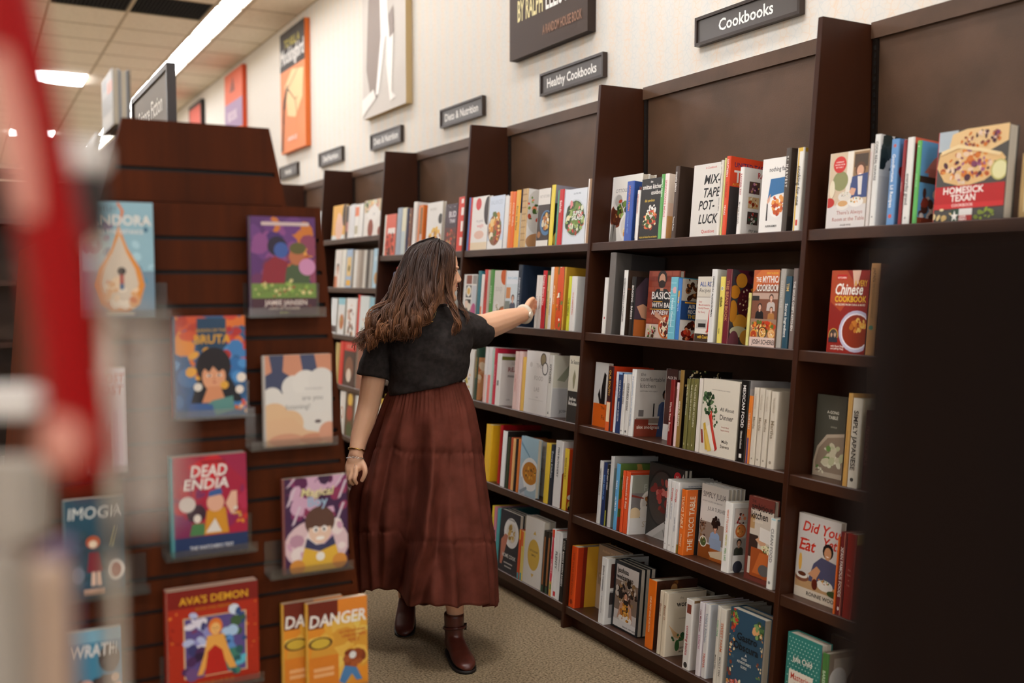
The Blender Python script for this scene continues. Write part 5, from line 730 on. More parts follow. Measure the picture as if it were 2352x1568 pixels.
b('F', 1794, 1872, 1449, '2f7a70', '2f7a70', 'teal dotted face-out book', [*[E(.05 + .1 * i + (.05 if j % 2 else 0), .03 + .042 * j, .014, 'b9d9cc') for i in range(10) for j in range(23)], R(.14, .2, .86, .62, 'd9cfbf'), T('Julia Child', .22, .72, .06, 'e6dfd0', .58, 'l'), T('Mastering', .2, .52, .07, 'b8402c', .62, 'l'), T('the Art', .26, .42, .07, 'b8402c', .46, 'l'), T('of French', .2, .32, .07, 'b8402c', .62, 'l'), T('Cooking', .24, .22, .07, 'b8402c', .54, 'l')], t=.045)
b('S', 1874, 1888, 1497, '8a7a68', '4a7a3c', 'leaf green spine, portrait cover', [R(.1, .1, .95, .94, 'b0a494'), E(.2, .7, .18, 'd9d4cc'), P([(.35, .1), (.4, .7), (.55, .85), (.75, .8), (.85, .4), (.9, .1)], '2c1c14'), E(.6, .64, .14, '9a6a50', .18)], 'BAREFOOT@cfe0c0@.8@.2')
b('F', 1895, 1960, 1455, '4a3626', '5a4430', 'dark brown face-out book set back', [], d=.15)
flush('A', 4)
# ================================================================ slatwall display at the end of the island fixture (left)
FY = 2.35
def acrylic():
    m = bpy.data.materials.new('clear_acrylic'); m.use_nodes = True; N = m.node_tree.nodes; L = m.node_tree.links; out = N['Material Output']; N.remove(N['Principled BSDF'])
    t = N.new('ShaderNodeBsdfTransparent'); t.inputs[0].default_value = (.93, .92, .9, 1); g = N.new('ShaderNodeBsdfGlossy'); g.inputs['Roughness'].default_value = .12; g.inputs[0].default_value = (1, .97, .93, 1)
    d = N.new('ShaderNodeBsdfDiffuse'); d.inputs[0].default_value = (.7, .66, .6, 1)
    f = N.new('ShaderNodeFresnel'); f.inputs[0].default_value = 1.5; a = N.new('ShaderNodeMath'); a.operation = 'MULTIPLY'; a.inputs[1].default_value = .9; L.new(f.outputs[0], a.inputs[0])
    x = N.new('ShaderNodeMixShader'); x.inputs[0].default_value = .035; L.new(t.outputs[0], x.inputs[1]); L.new(d.outputs[0], x.inputs[2])
    y = N.new('ShaderNodeMixShader'); L.new(a.outputs[0], y.inputs[0]); L.new(x.outputs[0], y.inputs[1]); L.new(g.outputs[0], y.inputs[2]); L.new(y.outputs[0], out.inputs[0]); return m
ACR = acrylic()
fx = empty('display_fixture', (.475, 3.6, 0)); fo = np.array([.475, 3.6, 0])
def xl_up(z): return .312 - (1.825 - z) * .25
def xr_up(z): return .637 + (1.825 - z) * .215
def xl_lo(z): return .199 - (1.642 - z) * .091
def xr_lo(z): return .751 + (1.642 - z) * .091
def slats(z0, z1, fl, fr, y0, name):
    m = MB(); gz = [1.467 + .25 - .0767 * k for k in range(0, 24)]; gz = sorted(g for g in gz if z0 + .01 < g < z1 - .01); g = .0048
    m.prism([(fl(z0) + .004, z0), (fr(z0) - .004, z0), (fr(z1) - .004, z1), (fl(z1) + .004, z1)], lambda p: (p[0] - fo[0], y0 + .010 - fo[1], p[1]), lambda p: (p[0] - fo[0], y0 + .022 - fo[1], p[1]), mi=1)
    zz = [z0] + [q for a in gz for q in (a - g, a + g)] + [z1]
    for a, b in zip(zz[::2], zz[1::2]): m.prism([(fl(a), a), (fr(a), a), (fr(b), b), (fl(b), b)], lambda p: (p[0] - fo[0], y0 - fo[1], p[1]), lambda p: (p[0] - fo[0], y0 + .010 - fo[1], p[1]))
    for f, s in ((fl, 1), (fr, -1)): m.prism([(f(z0), z0), (f(z0) + s * .011, z0), (f(z1) + s * .011, z1), (f(z1), z1)], lambda p: (p[0] - fo[0], y0 - .0002 - fo[1], p[1]), lambda p: (p[0] - fo[0], y0 + .021 - fo[1], p[1]))
    return m.build(name, [WOODF, GROOVE], fx)
slats(1.60, 1.825, xl_up, xr_up, FY, 'upper_slat_panel')
slats(.03, 1.642, xl_lo, xr_lo, FY - .022, 'lower_slat_panel')
bm_ = MB(); L_ = 2.6
bm_.prism([(xl_up(1.60) + .02, 1.60), (xr_up(1.60) - .02, 1.60), (xr_up(1.815) - .02, 1.815), (xl_up(1.815) + .02, 1.815)], lambda p: (p[0] - fo[0], FY + .023 - fo[1], p[1]), lambda p: (p[0] - fo[0], FY + L_ - fo[1], p[1])); bm_.build('upper_body', WOODF, fx)
bm_ = MB(); bm_.prism([(xl_lo(.03) + .02, .03), (xr_lo(.03) - .02, .03), (xr_lo(1.59) - .02, 1.598), (xl_lo(1.59) + .02, 1.598)], lambda p: (p[0] - fo[0], FY + .002 - fo[1], p[1]), lambda p: (p[0] - fo[0], FY + L_ - fo[1], p[1])); bm_.build('lower_body', WOODF, fx)
MB().box((.07 - fo[0], FY + .03 - fo[1], 0), (.88 - fo[0], FY + L_ - .03 - fo[1], .03)).build('base', GROOVE, fx)
tag(fx, 'dark brown slatwall end display carrying face-out graphic novels, left of the woman', 'display fixture')
def fix_book(xl, xr, yt, yb, fc, sc, label, art, lab2=None, n=1, T_=.017, hold=None, backc=None, hl=.0, hr=.0):
    yf = 2.282; A = onY(xl, yb, yf); Bq = onY(xr, yb, yf); W = Bq[0] - A[0]; H = A[2] and onY(xl, yt, yf + .012)[2] - A[2]
    R_ = Matrix.Rotation(-.02, 3, 'X')
    for c in range(n):
        e = make_book('graphic_novel', W, T_ - .0006, H, (fc if c == 0 or not backc else backc), (sc if c == 0 or not backc else backc), art if c == 0 else [], hard=False)
        e.matrix_world = Matrix.Translation(Vector((A[0] - .0, yf + T_ * c, A[2] + .0012))) @ R_.to_4x4()
        tag(e, label if c == 0 else 'copy standing behind the ' + lab2, 'book', 'graphic novels on the slatwall display')
    x0, x1 = A[0] - .004 - hl, Bq[0] + .004 + hr; zc = A[2]; yw = FY - .0225; d0 = yf - .008
    e = empty('acrylic_holder', ((x0 + x1) / 2, yw, zc)); m = MB(); o = np.array([(x0 + x1) / 2, yw, zc]); q = lambda a, b: (tuple(np.array(a) - o), tuple(np.array(b) - o))
    m.box(*q((x0, d0, zc - .004), (x1, yw, zc - .0008))); m.build('ledge', ACR, e)
    m = MB(); m.box(*q((x0, d0 - .0025, zc - .004), (x1, d0, zc + .018))); m.build('lip', ACR, e)
    m = MB(); m.box(*q((x0, yw - .003, zc - .0008), (x1, yw, zc + .075))); m.build('back_plate', ACR, e)
    tag(e, 'clear acrylic ledge holding the ' + lab2, 'book holder', 'acrylic ledges on the slatwall display')
fix_book(190, 357, 462, 731, '8fb6c4', '7a9aa8', 'pale blue graphic novel with an orange drop shape, top left of the display', [R(0, 0, 1, .4, '6f8a9c'), B(.2, .7, .25, 14, ['7a6a8a', '8a7a94', '5f7a94'], 3, .3, .4), B(.85, .55, .15, 12, ['3f6a84', '5a8aa4', 'a8ccd6'], 4, .5, .4), P([(.5, .80), (.62, .60), (.80, .42), (.86, .28), (.78, .12), (.62, .05), (.38, .05), (.22, .12), (.14, .28), (.2, .42), (.4, .60)], 'd98a34'), P([(.51, .72), (.60, .56), (.72, .42), (.77, .29), (.7, .15), (.6, .09), (.4, .09), (.3, .15), (.23, .29), (.28, .42), (.42, .56)], 'cfc0ac'), B(.5, .2, .25, 24, ['d9a06a', 'e6c9a4', 'c97a4a', 'e9ddc9'], 5, .2, .4), E(.53, .40, .06, '2a1c18'), R(.5, .28, .56, .37, 'a8453a'), R(.5, .24, .56, .29, '3a5a84'), P([(.48, .98), (.5, 1), (.58, .92), (.52, .8), (.49, .8), (.54, .92)], 'd9762c'), R(.3, .02, .7, .05, 'e0dcd4'), T('PANDORA', .5, .80, .085, 'e6e0d6', .94, 'c', .06), T('AND THE DISTANCE', .5, .725, .035, 'e0dcd6', .7, 'c', .02), T('WHITLEY', .3, .92, .035, '7a8a90', .5)], 'pale blue drop book', hr=.028)
fix_book(574, 727, 497, 725, '5a2f6a', '3a2040', 'purple graphic novel with two painted figures, top right of the display', [B(.5, .75, .5, 30, ['6a3a7a', '8a4a84', '4a2a6a', 'c9742c', '7a3f7c'], 3, .3, .5), B(.8, .5, .3, 20, ['d98a3a', 'e0a04a', 'b0562c', '8a3f5a'], 6, .4, .4), B(.2, .3, .3, 16, ['6a2f5a', '7a3a6a', '4a2448'], 7, .4, .4), P([(.14, .30), (.2, .52), (.36, .6), (.56, .54), (.58, .30)], '8a2430'), E(.40, .70, .15, '2a2034', .15), E(.46, .66, .11, '3f5a9c', .12), P([(.5, .30), (.54, .48), (.68, .54), (.9, .46), (.9, .30)], '4a5a3a'), E(.70, .60, .12, 'b56a44', .14), E(.72, .68, .13, '5f5a2c', .09), R(0, .16, 1, .32, '6f8a3f'), B(.5, .26, .48, 50, ['8aa84a', 'b9c06a', '6a7a3a', 'd9c98a', '9a5a3a'], 4, .14, .2), R(0, 0, 1, .17, '4a2a34'), B(.5, .1, .48, 20, ['5a2f3a', '3a2028', '6a3a34'], 8, .1), E(.86, .49, .13, 'c98ab0'), R(.16, .91, .9, .945, 'cfb8b4'), T('JAMIE JANSEN', .52, .10, .05, 'e0cfc4', .66, 'c', .02), T('LAWS OF WONDER', .5, .055, .025, 'd9c4b4', .5), T('BOOK 1', .5, .012, .02, 'b0b04a', .2)], 'purple painted cover', hr=.016, hl=.0)
fix_book(402, 567, 728, 963, '2f5a84', '2a4a6a', 'blue and orange graphic novel with a black-haired figure, second row', [B(.15, .85, .3, 22, ['d9652a', 'e08a34', 'b03a24', 'c9502a'], 3, .3, .4), B(.9, .8, .25, 22, ['c9402a', 'd9702c', 'b02f2a'], 4, .4, .4), R(.3, .66, .72, .98, '24405a'), B(.1, .3, .3, 16, ['3f6fa0', '2f5a8a', '5a8fc0'], 5, .6, .4), B(.9, .35, .3, 16, ['3f7ab4', '2f6aa4', '4a8ac4'], 6, .5, .4), P([(.2, .14), (.3, .4), (.4, .52), (.66, .52), (.8, .34), (.95, .14)], '1c1a20'), B(.5, .52, .32, 24, ['c9402a', 'd9702c', 'e0a03a', 'a82f2a'], 8, .26, .3), E(.53, .50, .25, '1f1618', .28), E(.53, .40, .17, 'd99a74', .22), P([(.34, .42), (.40, .48), (.46, .44), (.52, .5), (.6, .44), (.66, .47), (.72, .42), (.72, .58), (.36, .58)], '1f1618'), E(.46, .41, .035, 'e9e2da', .02), E(.61, .41, .035, 'e9e2da', .02), E(.465, .41, .017, '2a1c20'), E(.605, .41, .017, '2a1c20'), P([(.50, .345), (.57, .345), (.535, .33)], 'a8443a'), P([(.53, .40), (.545, .36), (.52, .36)], 'c07a58'), P([(.35, .14), (.44, .3), (.62, .3), (.7, .14)], 'cf8a62'), E(.30, .30, .06, 'e0d8cc'), E(.68, .31, .06, 'd9a03a'), P([(.3, .06), (.5, .16), (.8, .2), (.82, .06), (.5, .0)], '5a8a84'), P([(.12, .0), (.2, .14), (.5, .12), (.55, 0)], '3f5f94'), B(.9, .1, .14, 10, ['d9502a', 'e6b08a', 'd9702c'], 9, .12), E(.93, .38, .07, 'e3d8cc'), E(.9, .26, .06, 'e3d8cc'), T('SEASON OF THE', .5, .845, .03, 'c99a44', .44), T('BRUTA', .52, .73, .085, 'dca234', .52, 'c', .05)], 'blue and orange black-haired cover', n=2, backc='9c2a24', hr=.012)
fix_book(607, 764, 818, 1029, 'd9d4cc', 'b9b4b0', 'white and peach graphic novel with clouds, third row right', [R(0, .72, 1, 1, 'c98a6c'), P([(.0, .62), (0, .78), (.1, .82), (.06, 1), (.28, 1), (.26, .82), (.46, .72), (.36, .60), (.4, .54), (.2, .52), (.14, .62)], '3f4560'), P([(.52, 1), (.56, .82), (.7, .78), (1, .74), (1, .8), (.78, .84), (.74, 1)], '434a66'), E(.42, .64, .18, 'd9d5ce'), E(.6, .68, .2, 'dcd8d1'), E(.84, .70, .2, 'd9d5ce'), E(.1, .54, .15, 'd9d5ce'), R(0, .36, 1, .58, 'd9d5ce'), E(.12, .3, .24, 'd9b48c'), E(.36, .24, .2, 'd9b48c'), P([(0, 0), (0, .3), (.4, .3), (.6, .16), (1, .1), (1, 0)], 'd8b08a'), E(.3, .06, .26, 'cf9678', .1), E(.7, .06, .2, 'c98a6c', .08), E(.95, .12, .16, 'd0967a'), E(.78, .25, .05, '5a4a4a', .025), T('TILLIE WALDEN', .72, .61, .02, 'a8a4a0', .36), T('are you', .70, .495, .055, '8a8884', .44, 'c', 0), T('listening?', .48, .40, .055, '8a8884', .6, 'c', 0)], 'white cloud cover', hl=.028, hr=.006)
fix_book(397, 570, 1052, 1284, 'a31c3a', '2f8a94', 'crimson graphic novel with bold white slanted title, third row left', [P([(0, 0), (0, .5), (.4, .2)], '7a2450'), P([(.2, .9), (.5, 1), (.8, 1), (.5, .6)], 'c4222c'), P([(.6, 1), (1, 1), (1, .7)], '9a1f44'), B(.2, .5, .25, 14, ['7a2a5a', '8a2048', 'b02a3a'], 3, .3, .4), B(.85, .5, .2, 14, ['c9302a', '8a2050', 'b0284a'], 5, .3, .4), E(.3, .42, .13, '3a2430', .13), E(.31, .37, .05, 'e0d4c9', .06), P([(.2, .2), (.24, .32), (.4, .32), (.42, .2)], '4a7a4a'), P([(.4, .2), (.44, .44), (.54, .48), (.7, .46), (.74, .2)], 'c98a24'), E(.56, .52, .12, 'd9a58c', .13), P([(.46, .58), (.66, .60), (.64, .66), (.48, .64)], '3a5a94'), P([(.7, .5), (.78, .62), (.86, .62), (.86, .46), (.78, .38)], 'dcae94'), B(.86, .36, .1, 10, ['d98a2a', 'c9a45a', 'd9cfc0'], 6, .12), P([(.42, .22), (.55, .36), (.64, .22)], 'd9d2c9'), R(0, 0, 1, .19, '22345c'), T('THE WATCHER\'S TEST', .5, .06, .035, 'd9d9dc', .6, 'c', .02), E(.18, .52, .11, 'd0c4bc'), T('DEAD', .48, .79, .115, 'e6e0d9', .5, 'c', .07, .15), T('ENDIA', .44, .665, .105, 'e6e0d9', .66, 'c', .07, .15), T('WATCHING', .54, .92, .03, '4a1a24', .5)], 'crimson slanted-title cover', n=2, backc='2f8a94', hl=.012, hr=.016)
fix_book(652, 800, 1101, 1322, '3f1f44', '7a3a3a', 'magenta graphic novel with a grinning boy, fourth row right', [B(.5, .8, .5, 40, ['5a1f4a', '7a2a5a', '3a1a3c', '8a2f54', 'c9a0b8'], 3, .4, .4), *[P([(a, b_), (a + .05, b_ + .02), (a + .16, b_ + .2), (a + .12, b_ + .2)], 'cdbac6') for a, b_ in ((.02, .7), (.1, .5), (.8, .5), (.84, .74), (.02, .9), (.8, .88))], E(.5, .28, .52, 'd5b8bc', .4), B(.5, .3, .5, 26, ['d9c4c4', 'b58a9c', 'e3d4d0', 'c99ab0'], 6, .4, .3), E(.55, .52, .24, '5a3c30', .24), E(.55, .42, .18, 'e0bfa8', .2), P([(.37, .46), (.73, .46), (.72, .56), (.4, .58)], '5a3c30'), E(.48, .44, .045, 'e9e4e0', .05), E(.62, .44, .045, 'e9e4e0', .05), E(.485, .435, .02, '3a2c28', .026), E(.615, .435, .02, '3a2c28', .026), P([(.42, .475), (.5, .485), (.5, .478)], '3a2420'), P([(.6, .485), (.68, .475), (.6, .478)], '3a2420'), E(.55, .345, .07, 'f0ebe4', .03), P([(.3, .26), (.34, .36), (.48, .28), (.62, .28), (.76, .36), (.8, .26), (.56, .2)], '3a3a5a'), P([(.2, .0), (.3, .26), (.52, .2), (.8, .26), (.9, .0)], 'd9ab3a'), E(.55, .15, .07, 'e6e0d4'), E(.18, .06, .12, 'cf8a3a'), E(.86, .08, .12, 'cf8a3a'), T('Magical', .52, .80, .085, 'dcd29a', .74, 'c', .03, .2), T('Boy', .52, .69, .10, '9ab4cc', .46, 'c', .06)], 'magenta grinning boy cover', hl=.03, hr=.006)
fix_book(385, 597, 1360, 1598, 'a82a14', '8a2012', 'red graphic novel with framed flame figure, bottom row left', [B(.08, .4, .1, 24, ['c4442a', 'd9782c', '8a1c10'], 3, .9, .2), B(.94, .4, .08, 20, ['c4442a', 'd9782c', '8a1c10'], 4, .9, .2), R(0, .82, 1, 1, '7a1a12'), R(.16, .12, .86, .72, 'd9b98a'), R(.175, .13, .845, .71, '5a4a84'), B(.32, .52, .16, 26, ['8a8ac0', 'b0b8d9', '3a3a6a', 'd9d4e0', '7a3a5a'], 5, .3, .4), B(.72, .5, .14, 26, ['5a8ac4', 'cfd9e6', '2f4a7a', '3f5a3a', 'a8c4e0'], 6, .3, .4), B(.3, .26, .15, 16, ['4a2a54', '2f1c3a', '6a4a7a'], 7, .16, .4), B(.72, .24, .13, 16, ['3f7a6a', '5ab0c4', '2a5a5a'], 8, .14, .4), P([(.3, .14), (.38, .34), (.42, .52), (.60, .52), (.66, .34), (.74, .16), (.66, .16), (.58, .3), (.44, .3), (.36, .14)], 'e0a04a'), P([(.38, .13), (.42, .36), (.5, .42), (.58, .36), (.64, .13)], 'b3231a'), E(.51, .60, .08, 'd9732c', .1), E(.51, .58, .055, 'e6b06a', .07), E(.49, .585, .008, '5a2418'), E(.53, .585, .008, '5a2418'), P([(.495, .555), (.525, .555), (.51, .548)], 'a83a24'), T("AVA'S DEMON", .5, .855, .072, 'dca32a', .84, 'c', .04), T('BOOK ONE: REBORN', .5, .785, .026, 'b5791f', .5), T('MICHELLE FUS', .5, .03, .04, 'c97a2a', .6, 'c', .01)], 'red framed flame figure cover', n=2, hl=.004, hr=.004)
DA = [R(0, .72, 1, 1, '6a2414'), P([(.5, .72), (.5, 1), (1, 1), (1, .6)], 'd9822a'), B(.5, .45, .5, 40, ['dcae4a', 'e0bf5a', 'd9a23a', 'cf9434'], 3, .5, .4), R(0, 0, .5, .42, 'd07a24'), R(.08, .26, .42, .30, 'e0a46a'), R(.08, .20, .42, .24, 'e0a46a'), E(.2, .56, .2, '4a2c1c', .1), E(.2, .56, .16, 'c9a83a', .08), B(.78, .36, .16, 16, ['8a3f1c', 'a0522a', '7a3418'], 5, .16, .5), E(.74, .38, .06, 'd5d5d0'), P([(.5, .12), (.6, .28), (.8, .24), (.9, .1), (.8, .1), (.72, .18), (.6, .08)], '4a7aa8'), T('DANGER', .5, .74, .125, 'e9e4dc', .96, 'c', .06, .12), T('AND OTHER UNKNOWN RISKS', .74, .63, .03, 'b5481f', .46), T('UNKNOWN', .76, .58, .035, 'b5481f', .4), T('RISKS', .76, .53, .035, 'b5481f', .3)]
def stand_book(A, W, H, fc, sc, art, label, group, T_=.018, lean=.02, name='graphic_novel', rz=0.):
    e = make_book(name, W, T_, H, fc, sc, art, hard=False); e.matrix_world = Matrix.Translation(Vector(A)) @ (Matrix.Rotation(rz, 3, 'Z') @ Matrix.Rotation(-lean, 3, 'X')).to_4x4(); return tag(e, label, 'book', group)
fix_book(706, 846, 1386, 1606, 'd98a28', 'cf9a2a', 'front orange graphic novel lettered DANGER, bottom row right', DA, 'front orange DANGER cover', hl=.05, hr=.004)
A = onY(650, 1606, 2.304); B2 = onY(790, 1606, 2.304); stand_book((A[0], 2.3025, onY(706, 1606, 2.282)[2] + .0012), B2[0] - A[0], .231, 'd98a28', 'cf9a2a', DA, 'second orange DANGER graphic novel, half covered by the front one', 'graphic novels on the slatwall display', .016)
fix_book(204, 292, 848, 1092, 'd5ccd0', 'c9c0c4', 'narrow white graphic novel with red dripping letters, half hidden by blur', [T('GHOST', .55, .86, .085, 'a82a3a', .86, 'c', .02, .1), T('POST', .6, .75, .085, 'a82a3a', .7, 'c', .02, .1), P([(0, 0), (0, .46), (.2, .56), (.3, .44), (.42, .58), (.5, .4), (.6, .5), (.62, 0)], 'b3504a'), R(.66, 0, .78, .6, 'c9b4c0'), R(.82, 0, .9, .6, 'd9c9d4')], 'white dripping-letter cover')
fix_book(150, 290, 1150, 1383, '22485a', '2a5060', 'dark teal graphic novel with thin white letters, left column', [T('IMOGIA', .5, .80, .12, 'd9d9d4', .92, 'c', 0, .1), B(.5, .4, .4, 16, ['1f4450', '2a5464', '183a44'], 3, .5, .5), E(.45, .56, .12, 'b0502c', .12), E(.45, .54, .07, 'e0cdb4', .07), P([(.34, .26), (.38, .46), (.54, .46), (.6, .26)], '7a2430'), P([(.4, .12), (.42, .26), (.48, .26), (.48, .12)], 'd9b8a4'), P([(.5, .12), (.5, .26), (.56, .26), (.58, .12)], 'd9b8a4'), E(.84, .26, .16, 'd5cfc9', .2), E(.84, .26, .1, '8a3a34', .14), E(.2, .24, .1, '6a7a8a', .16), R(.28, .03, .62, .09, 'd0a890'), P([(.74, .5), (.84, .7), (.86, .7), (.78, .5)], 'c9bf8a')], 'dark teal thin-letter cover', hr=.045)
fix_book(160, 286, 1454, 1690, '3f7f9c', '3a7088', 'sky blue graphic novel with white brushed letters, lowest left', [R(0, .88, 1, 1, '7aa8bc'), E(.75, .7, .22, '2a2428', .3), T('WRATH', .46, .74, .12, 'e0dcd6', .84, 'c', .04, .1), B(.5, .3, .45, 24, ['2a2c30', '3a3436', 'd9a890', '4a3c3a'], 4, .4, .5), E(.3, .45, .13, 'd0a090'), E(.85, .5, .1, 'c9a58a')], 'sky blue brushed-letter cover')
# sign and stock standing on the island top
TOPZ = 1.8155
sg = empty('shelf_sign', (.50, 3.13, TOPZ)); w_, h_ = .64, .235
m = MB(); t_ = .016
for q in (((-.012, -w_ / 2, 0), (.012, w_ / 2, t_)), ((-.012, -w_ / 2, h_ - t_), (.012, w_ / 2, h_)), ((-.012, -w_ / 2, t_), (.012, -w_ / 2 + t_, h_ - t_)), ((-.012, w_ / 2 - t_, t_), (.012, w_ / 2, h_ - t_))): m.box(*q)
m.build('frame', FRAME, sg); MB().box((-.006, -w_ / 2 + t_, t_), (.006, w_ / 2 - t_, h_ - t_)).build('panel', mat('sign_panel_taupe', base=lin('7a7268'), rough=.5), sg)
l = MB(); put_text(l, 'Science Fiction', lambda a, b: (-.0068, -a, b), -.0, .125, .05, width=w_ * .72, bold=.015); l.build('lettering', LETTER, sg)
tag(sg, 'framed Science Fiction sign standing on top of the island fixture', 'sign')
up_ = Matrix(((0, 1, 0), (-1, 0, 0), (0, 0, 1)))            # face towards -X
def left_book(x, y, z, W, T_, H, fc, sc, art, label, lean=0.):
    e = make_book('book', W, T_, H, fc, sc, art, hard=True); e.matrix_world = Matrix.Translation(Vector((x, y, z))) @ (up_ @ Matrix.Rotation(-lean, 3, 'X')).to_4x4(); return tag(e, label, 'book', 'stock standing on the island top')
left_book(.300, 2.60, TOPZ + .0005, .20, .014, .125, 'a9a6a0', '5a4438', [R(.05, .3, .95, .62, '8f8f8c'), R(.55, .62, .95, .82, 'd9714a'), R(.1, .1, .8, .26, 'b8b4ac'), R(.1, .75, .45, .95, '8a8a8a')], 'small grey book with orange patches standing on the island top')
left_book(.3155, 2.60, TOPZ + .0005, .20, .017, .122, '8f949c', '7c828c', [], 'blue-grey book behind the grey orange-patched one')
left_book(.3335, 2.60, TOPZ + .0005, .20, .005, .124, '2a2024', '2a2024', [], 'thin dark book last in the island-top row')
left_book(.218, 2.62, 1.605, .21, .014, .20, 'c9c6c0', 'b9b6b0', [R(.05, .05, .95, .95, 'b5b2ac'), R(.1, .5, .9, .9, '9a9690')], 'pale grey book leaning on the island top edge at its left slope', .245)
# a dark bookshelf standing beyond the island at the far left
fi = empty('bookshelf', (-.25, 6.3, 0)); BW = 1.15
for x0 in (-BW, BW - .03): MB().box((x0, -.17, 0), (x0 + .03, .17, 2.05)).build('side_panel', WOOD, fi)
ZS = (.08, .42, .76, 1.10, 1.44, 1.78)
for z in ZS: MB().box((-BW + .031, -.165, z), (BW - .031, .155, z + .03)).build('shelf', SHELFM, fi)
MB().box((-BW + .031, .156, .01), (BW - .031, .168, 2.04)).build('back_panel', LAM, fi); MB().box((-BW, -.17, 2.051), (BW, .17, 2.08)).build('top', WOOD, fi)
tag(fi, 'tall dark bookshelf beyond the island at the far left edge of the picture', 'bookshelf')
rn_ = random.Random(11)
for k_, z in enumerate(ZS[1:]):
    x = -.25 + .02 + .1 * (k_ % 2)
    for j in range(9):
        w_, h_ = rn_.uniform(.018, .04), rn_.uniform(.18, .22); c_ = ['3a3a40', '6a2a24', '22344a', 'b0a490', '4a3a2a', '8a8478', '2a2420', '7a5a34', '1f2a2a'][(j * 2 + k_) % 9]
        e = make_book('book', .15, w_ - .001, h_, c_, c_, [], hard=True); e.matrix_world = Matrix.Translation((x + w_, 6.3 - .15, z + .0305)) @ Matrix.Rotation(math.pi / 2, 4, 'Z'); x += w_
        tag(e, f"{['leftmost', 'second', 'third', 'fourth', 'middle', 'sixth', 'seventh', 'eighth', 'rightmost'][j]} blurred spine, {['second', 'third', 'fourth', 'fifth', 'top'][k_]} shelf up of the far left bookshelf", 'book', 'blurred books on the far left bookshelf')
# ================================================================ the woman
RG = np.array([0.87688914, -0.48069267, 0]); RG /= np.linalg.norm(RG); FWD = np.array([-RG[1], RG[0], 0])
PO = np.array([1.54, 3.52, 0.])
def L(px, py, y):                                        # local point (right, away from the lens, up) that shows at px, py
    d = ray(px, py); t = (PO @ FWD + y) / (d @ FWD); p = d * t + np.array([0, 0, EYE]) - PO
    return np.array([p @ RG, p @ FWD, p[2]])
person = empty('person', PO, Matrix.Rotation(math.atan2(RG[1], RG[0]), 3, 'Z'))
def fuse(mb, voxel, smooth, name, m, colfn=None, extra=None):
    """weld overlapping closed pieces into one continuous skin"""
    me = bpy.data.meshes.new('tmp'); me.from_pydata(mb.v, [], mb.f); o = bpy.data.objects.new('tmp', me); COL.objects.link(o)
    r = o.modifiers.new('r', 'REMESH'); r.mode = 'VOXEL'; r.voxel_size = voxel
    if smooth: s = o.modifiers.new('s', 'SMOOTH'); s.factor = .5; s.iterations = smooth
    dg = bpy.context.evaluated_depsgraph_get(); out = bpy.data.meshes.new_from_object(o.evaluated_get(dg)); bpy.data.objects.remove(o)
    out.polygons.foreach_set('use_smooth', [True] * len(out.polygons)); out.materials.clear(); out.materials.append(m); out.name = name
    n = len(out.vertices); co = np.empty(n * 3); out.vertices.foreach_get('co', co); co = co.reshape(-1, 3)
    if extra: co = extra(co); out.vertices.foreach_set('co', co.ravel())
    if colfn:
        at = out.color_attributes.new('Col', 'FLOAT_COLOR', 'POINT'); c = np.ones((n, 4)); c[:, :3] = colfn(co); at.data.foreach_set('color', c.astype('f').ravel())
    out.update(); ob = bpy.data.objects.new(name, out); COL.objects.link(ob); ob.parent = person; return ob
SKIN = mat('skin', rough=.48, spec=.35, attr=True)
nt_ = SKIN.node_tree.nodes['Principled BSDF']; nt_.inputs['Subsurface Weight'].default_value = .12; nt_.inputs['Subsurface Radius'].default_value = (.012, .005, .003); nt_.inputs['Subsurface Scale'].default_value = .5
# ---- body
bd = MB()
def limb(pts, rad, n=16, flat=1.): bd.tube(pts, rad, n=n, flat=flat)
def spline(pts, rad, k=5):
    P_ = [Vector(p) for p in pts]; out = []; rr = []
    for i in range(len(P_) - 1):
        p0, p1, p2, p3 = P_[max(i - 1, 0)], P_[i], P_[i + 1], P_[min(i + 2, len(P_) - 1)]
        for j in range(k):
            t = j / k; out.append(.5 * ((2 * p1) + (p2 - p0) * t + (2 * p0 - 5 * p1 + 4 * p2 - p3) * t * t + (3 * p1 - p0 - 3 * p2 + p3) * t ** 3)); rr.append(rad[i] * (1 - t) + rad[i + 1] * t)
    return out + [P_[-1]], rr + [rad[-1]]
def slimb(pts, rad, k=5, n=16, flat=1.): a, r = spline(pts, rad, k); limb(a, r, n, flat)
# torso and legs under the clothes
bd.loft([[tuple(L(xc, py, .08) + np.array([hw * math.cos(t * .2618), hd * math.sin(t * .2618), .18 * hw * math.cos(t * .2618)])) for t in range(24)] for py, xc, hw, hd in ((1000, 980, .15, .11), (940, 980, .155, .115), (885, 980, .125, .095), (850, 985, .125, .095), (800, 988, .14, .105), (750, 985, .15, .095), (728, 984, .11, .075), (712, 983, .06, .055))])
slimb([L(1010, 980, .07), L(1028, 1180, -.02), L(1040, 1330, .0), L(1045, 1400, .01), L(1046, 1440, .015)], [.085, .055, .048, .034, .034])
slimb([L(950, 980, .09), L(940, 1180, .12), L(936, 1330, .33), L(935, 1380, .37)], [.085, .055, .045, .034])
# neck
slimb([L(978, 745, .09), L(984, 712, .085), L(992, 676, .08)], [.058, .052, .052])
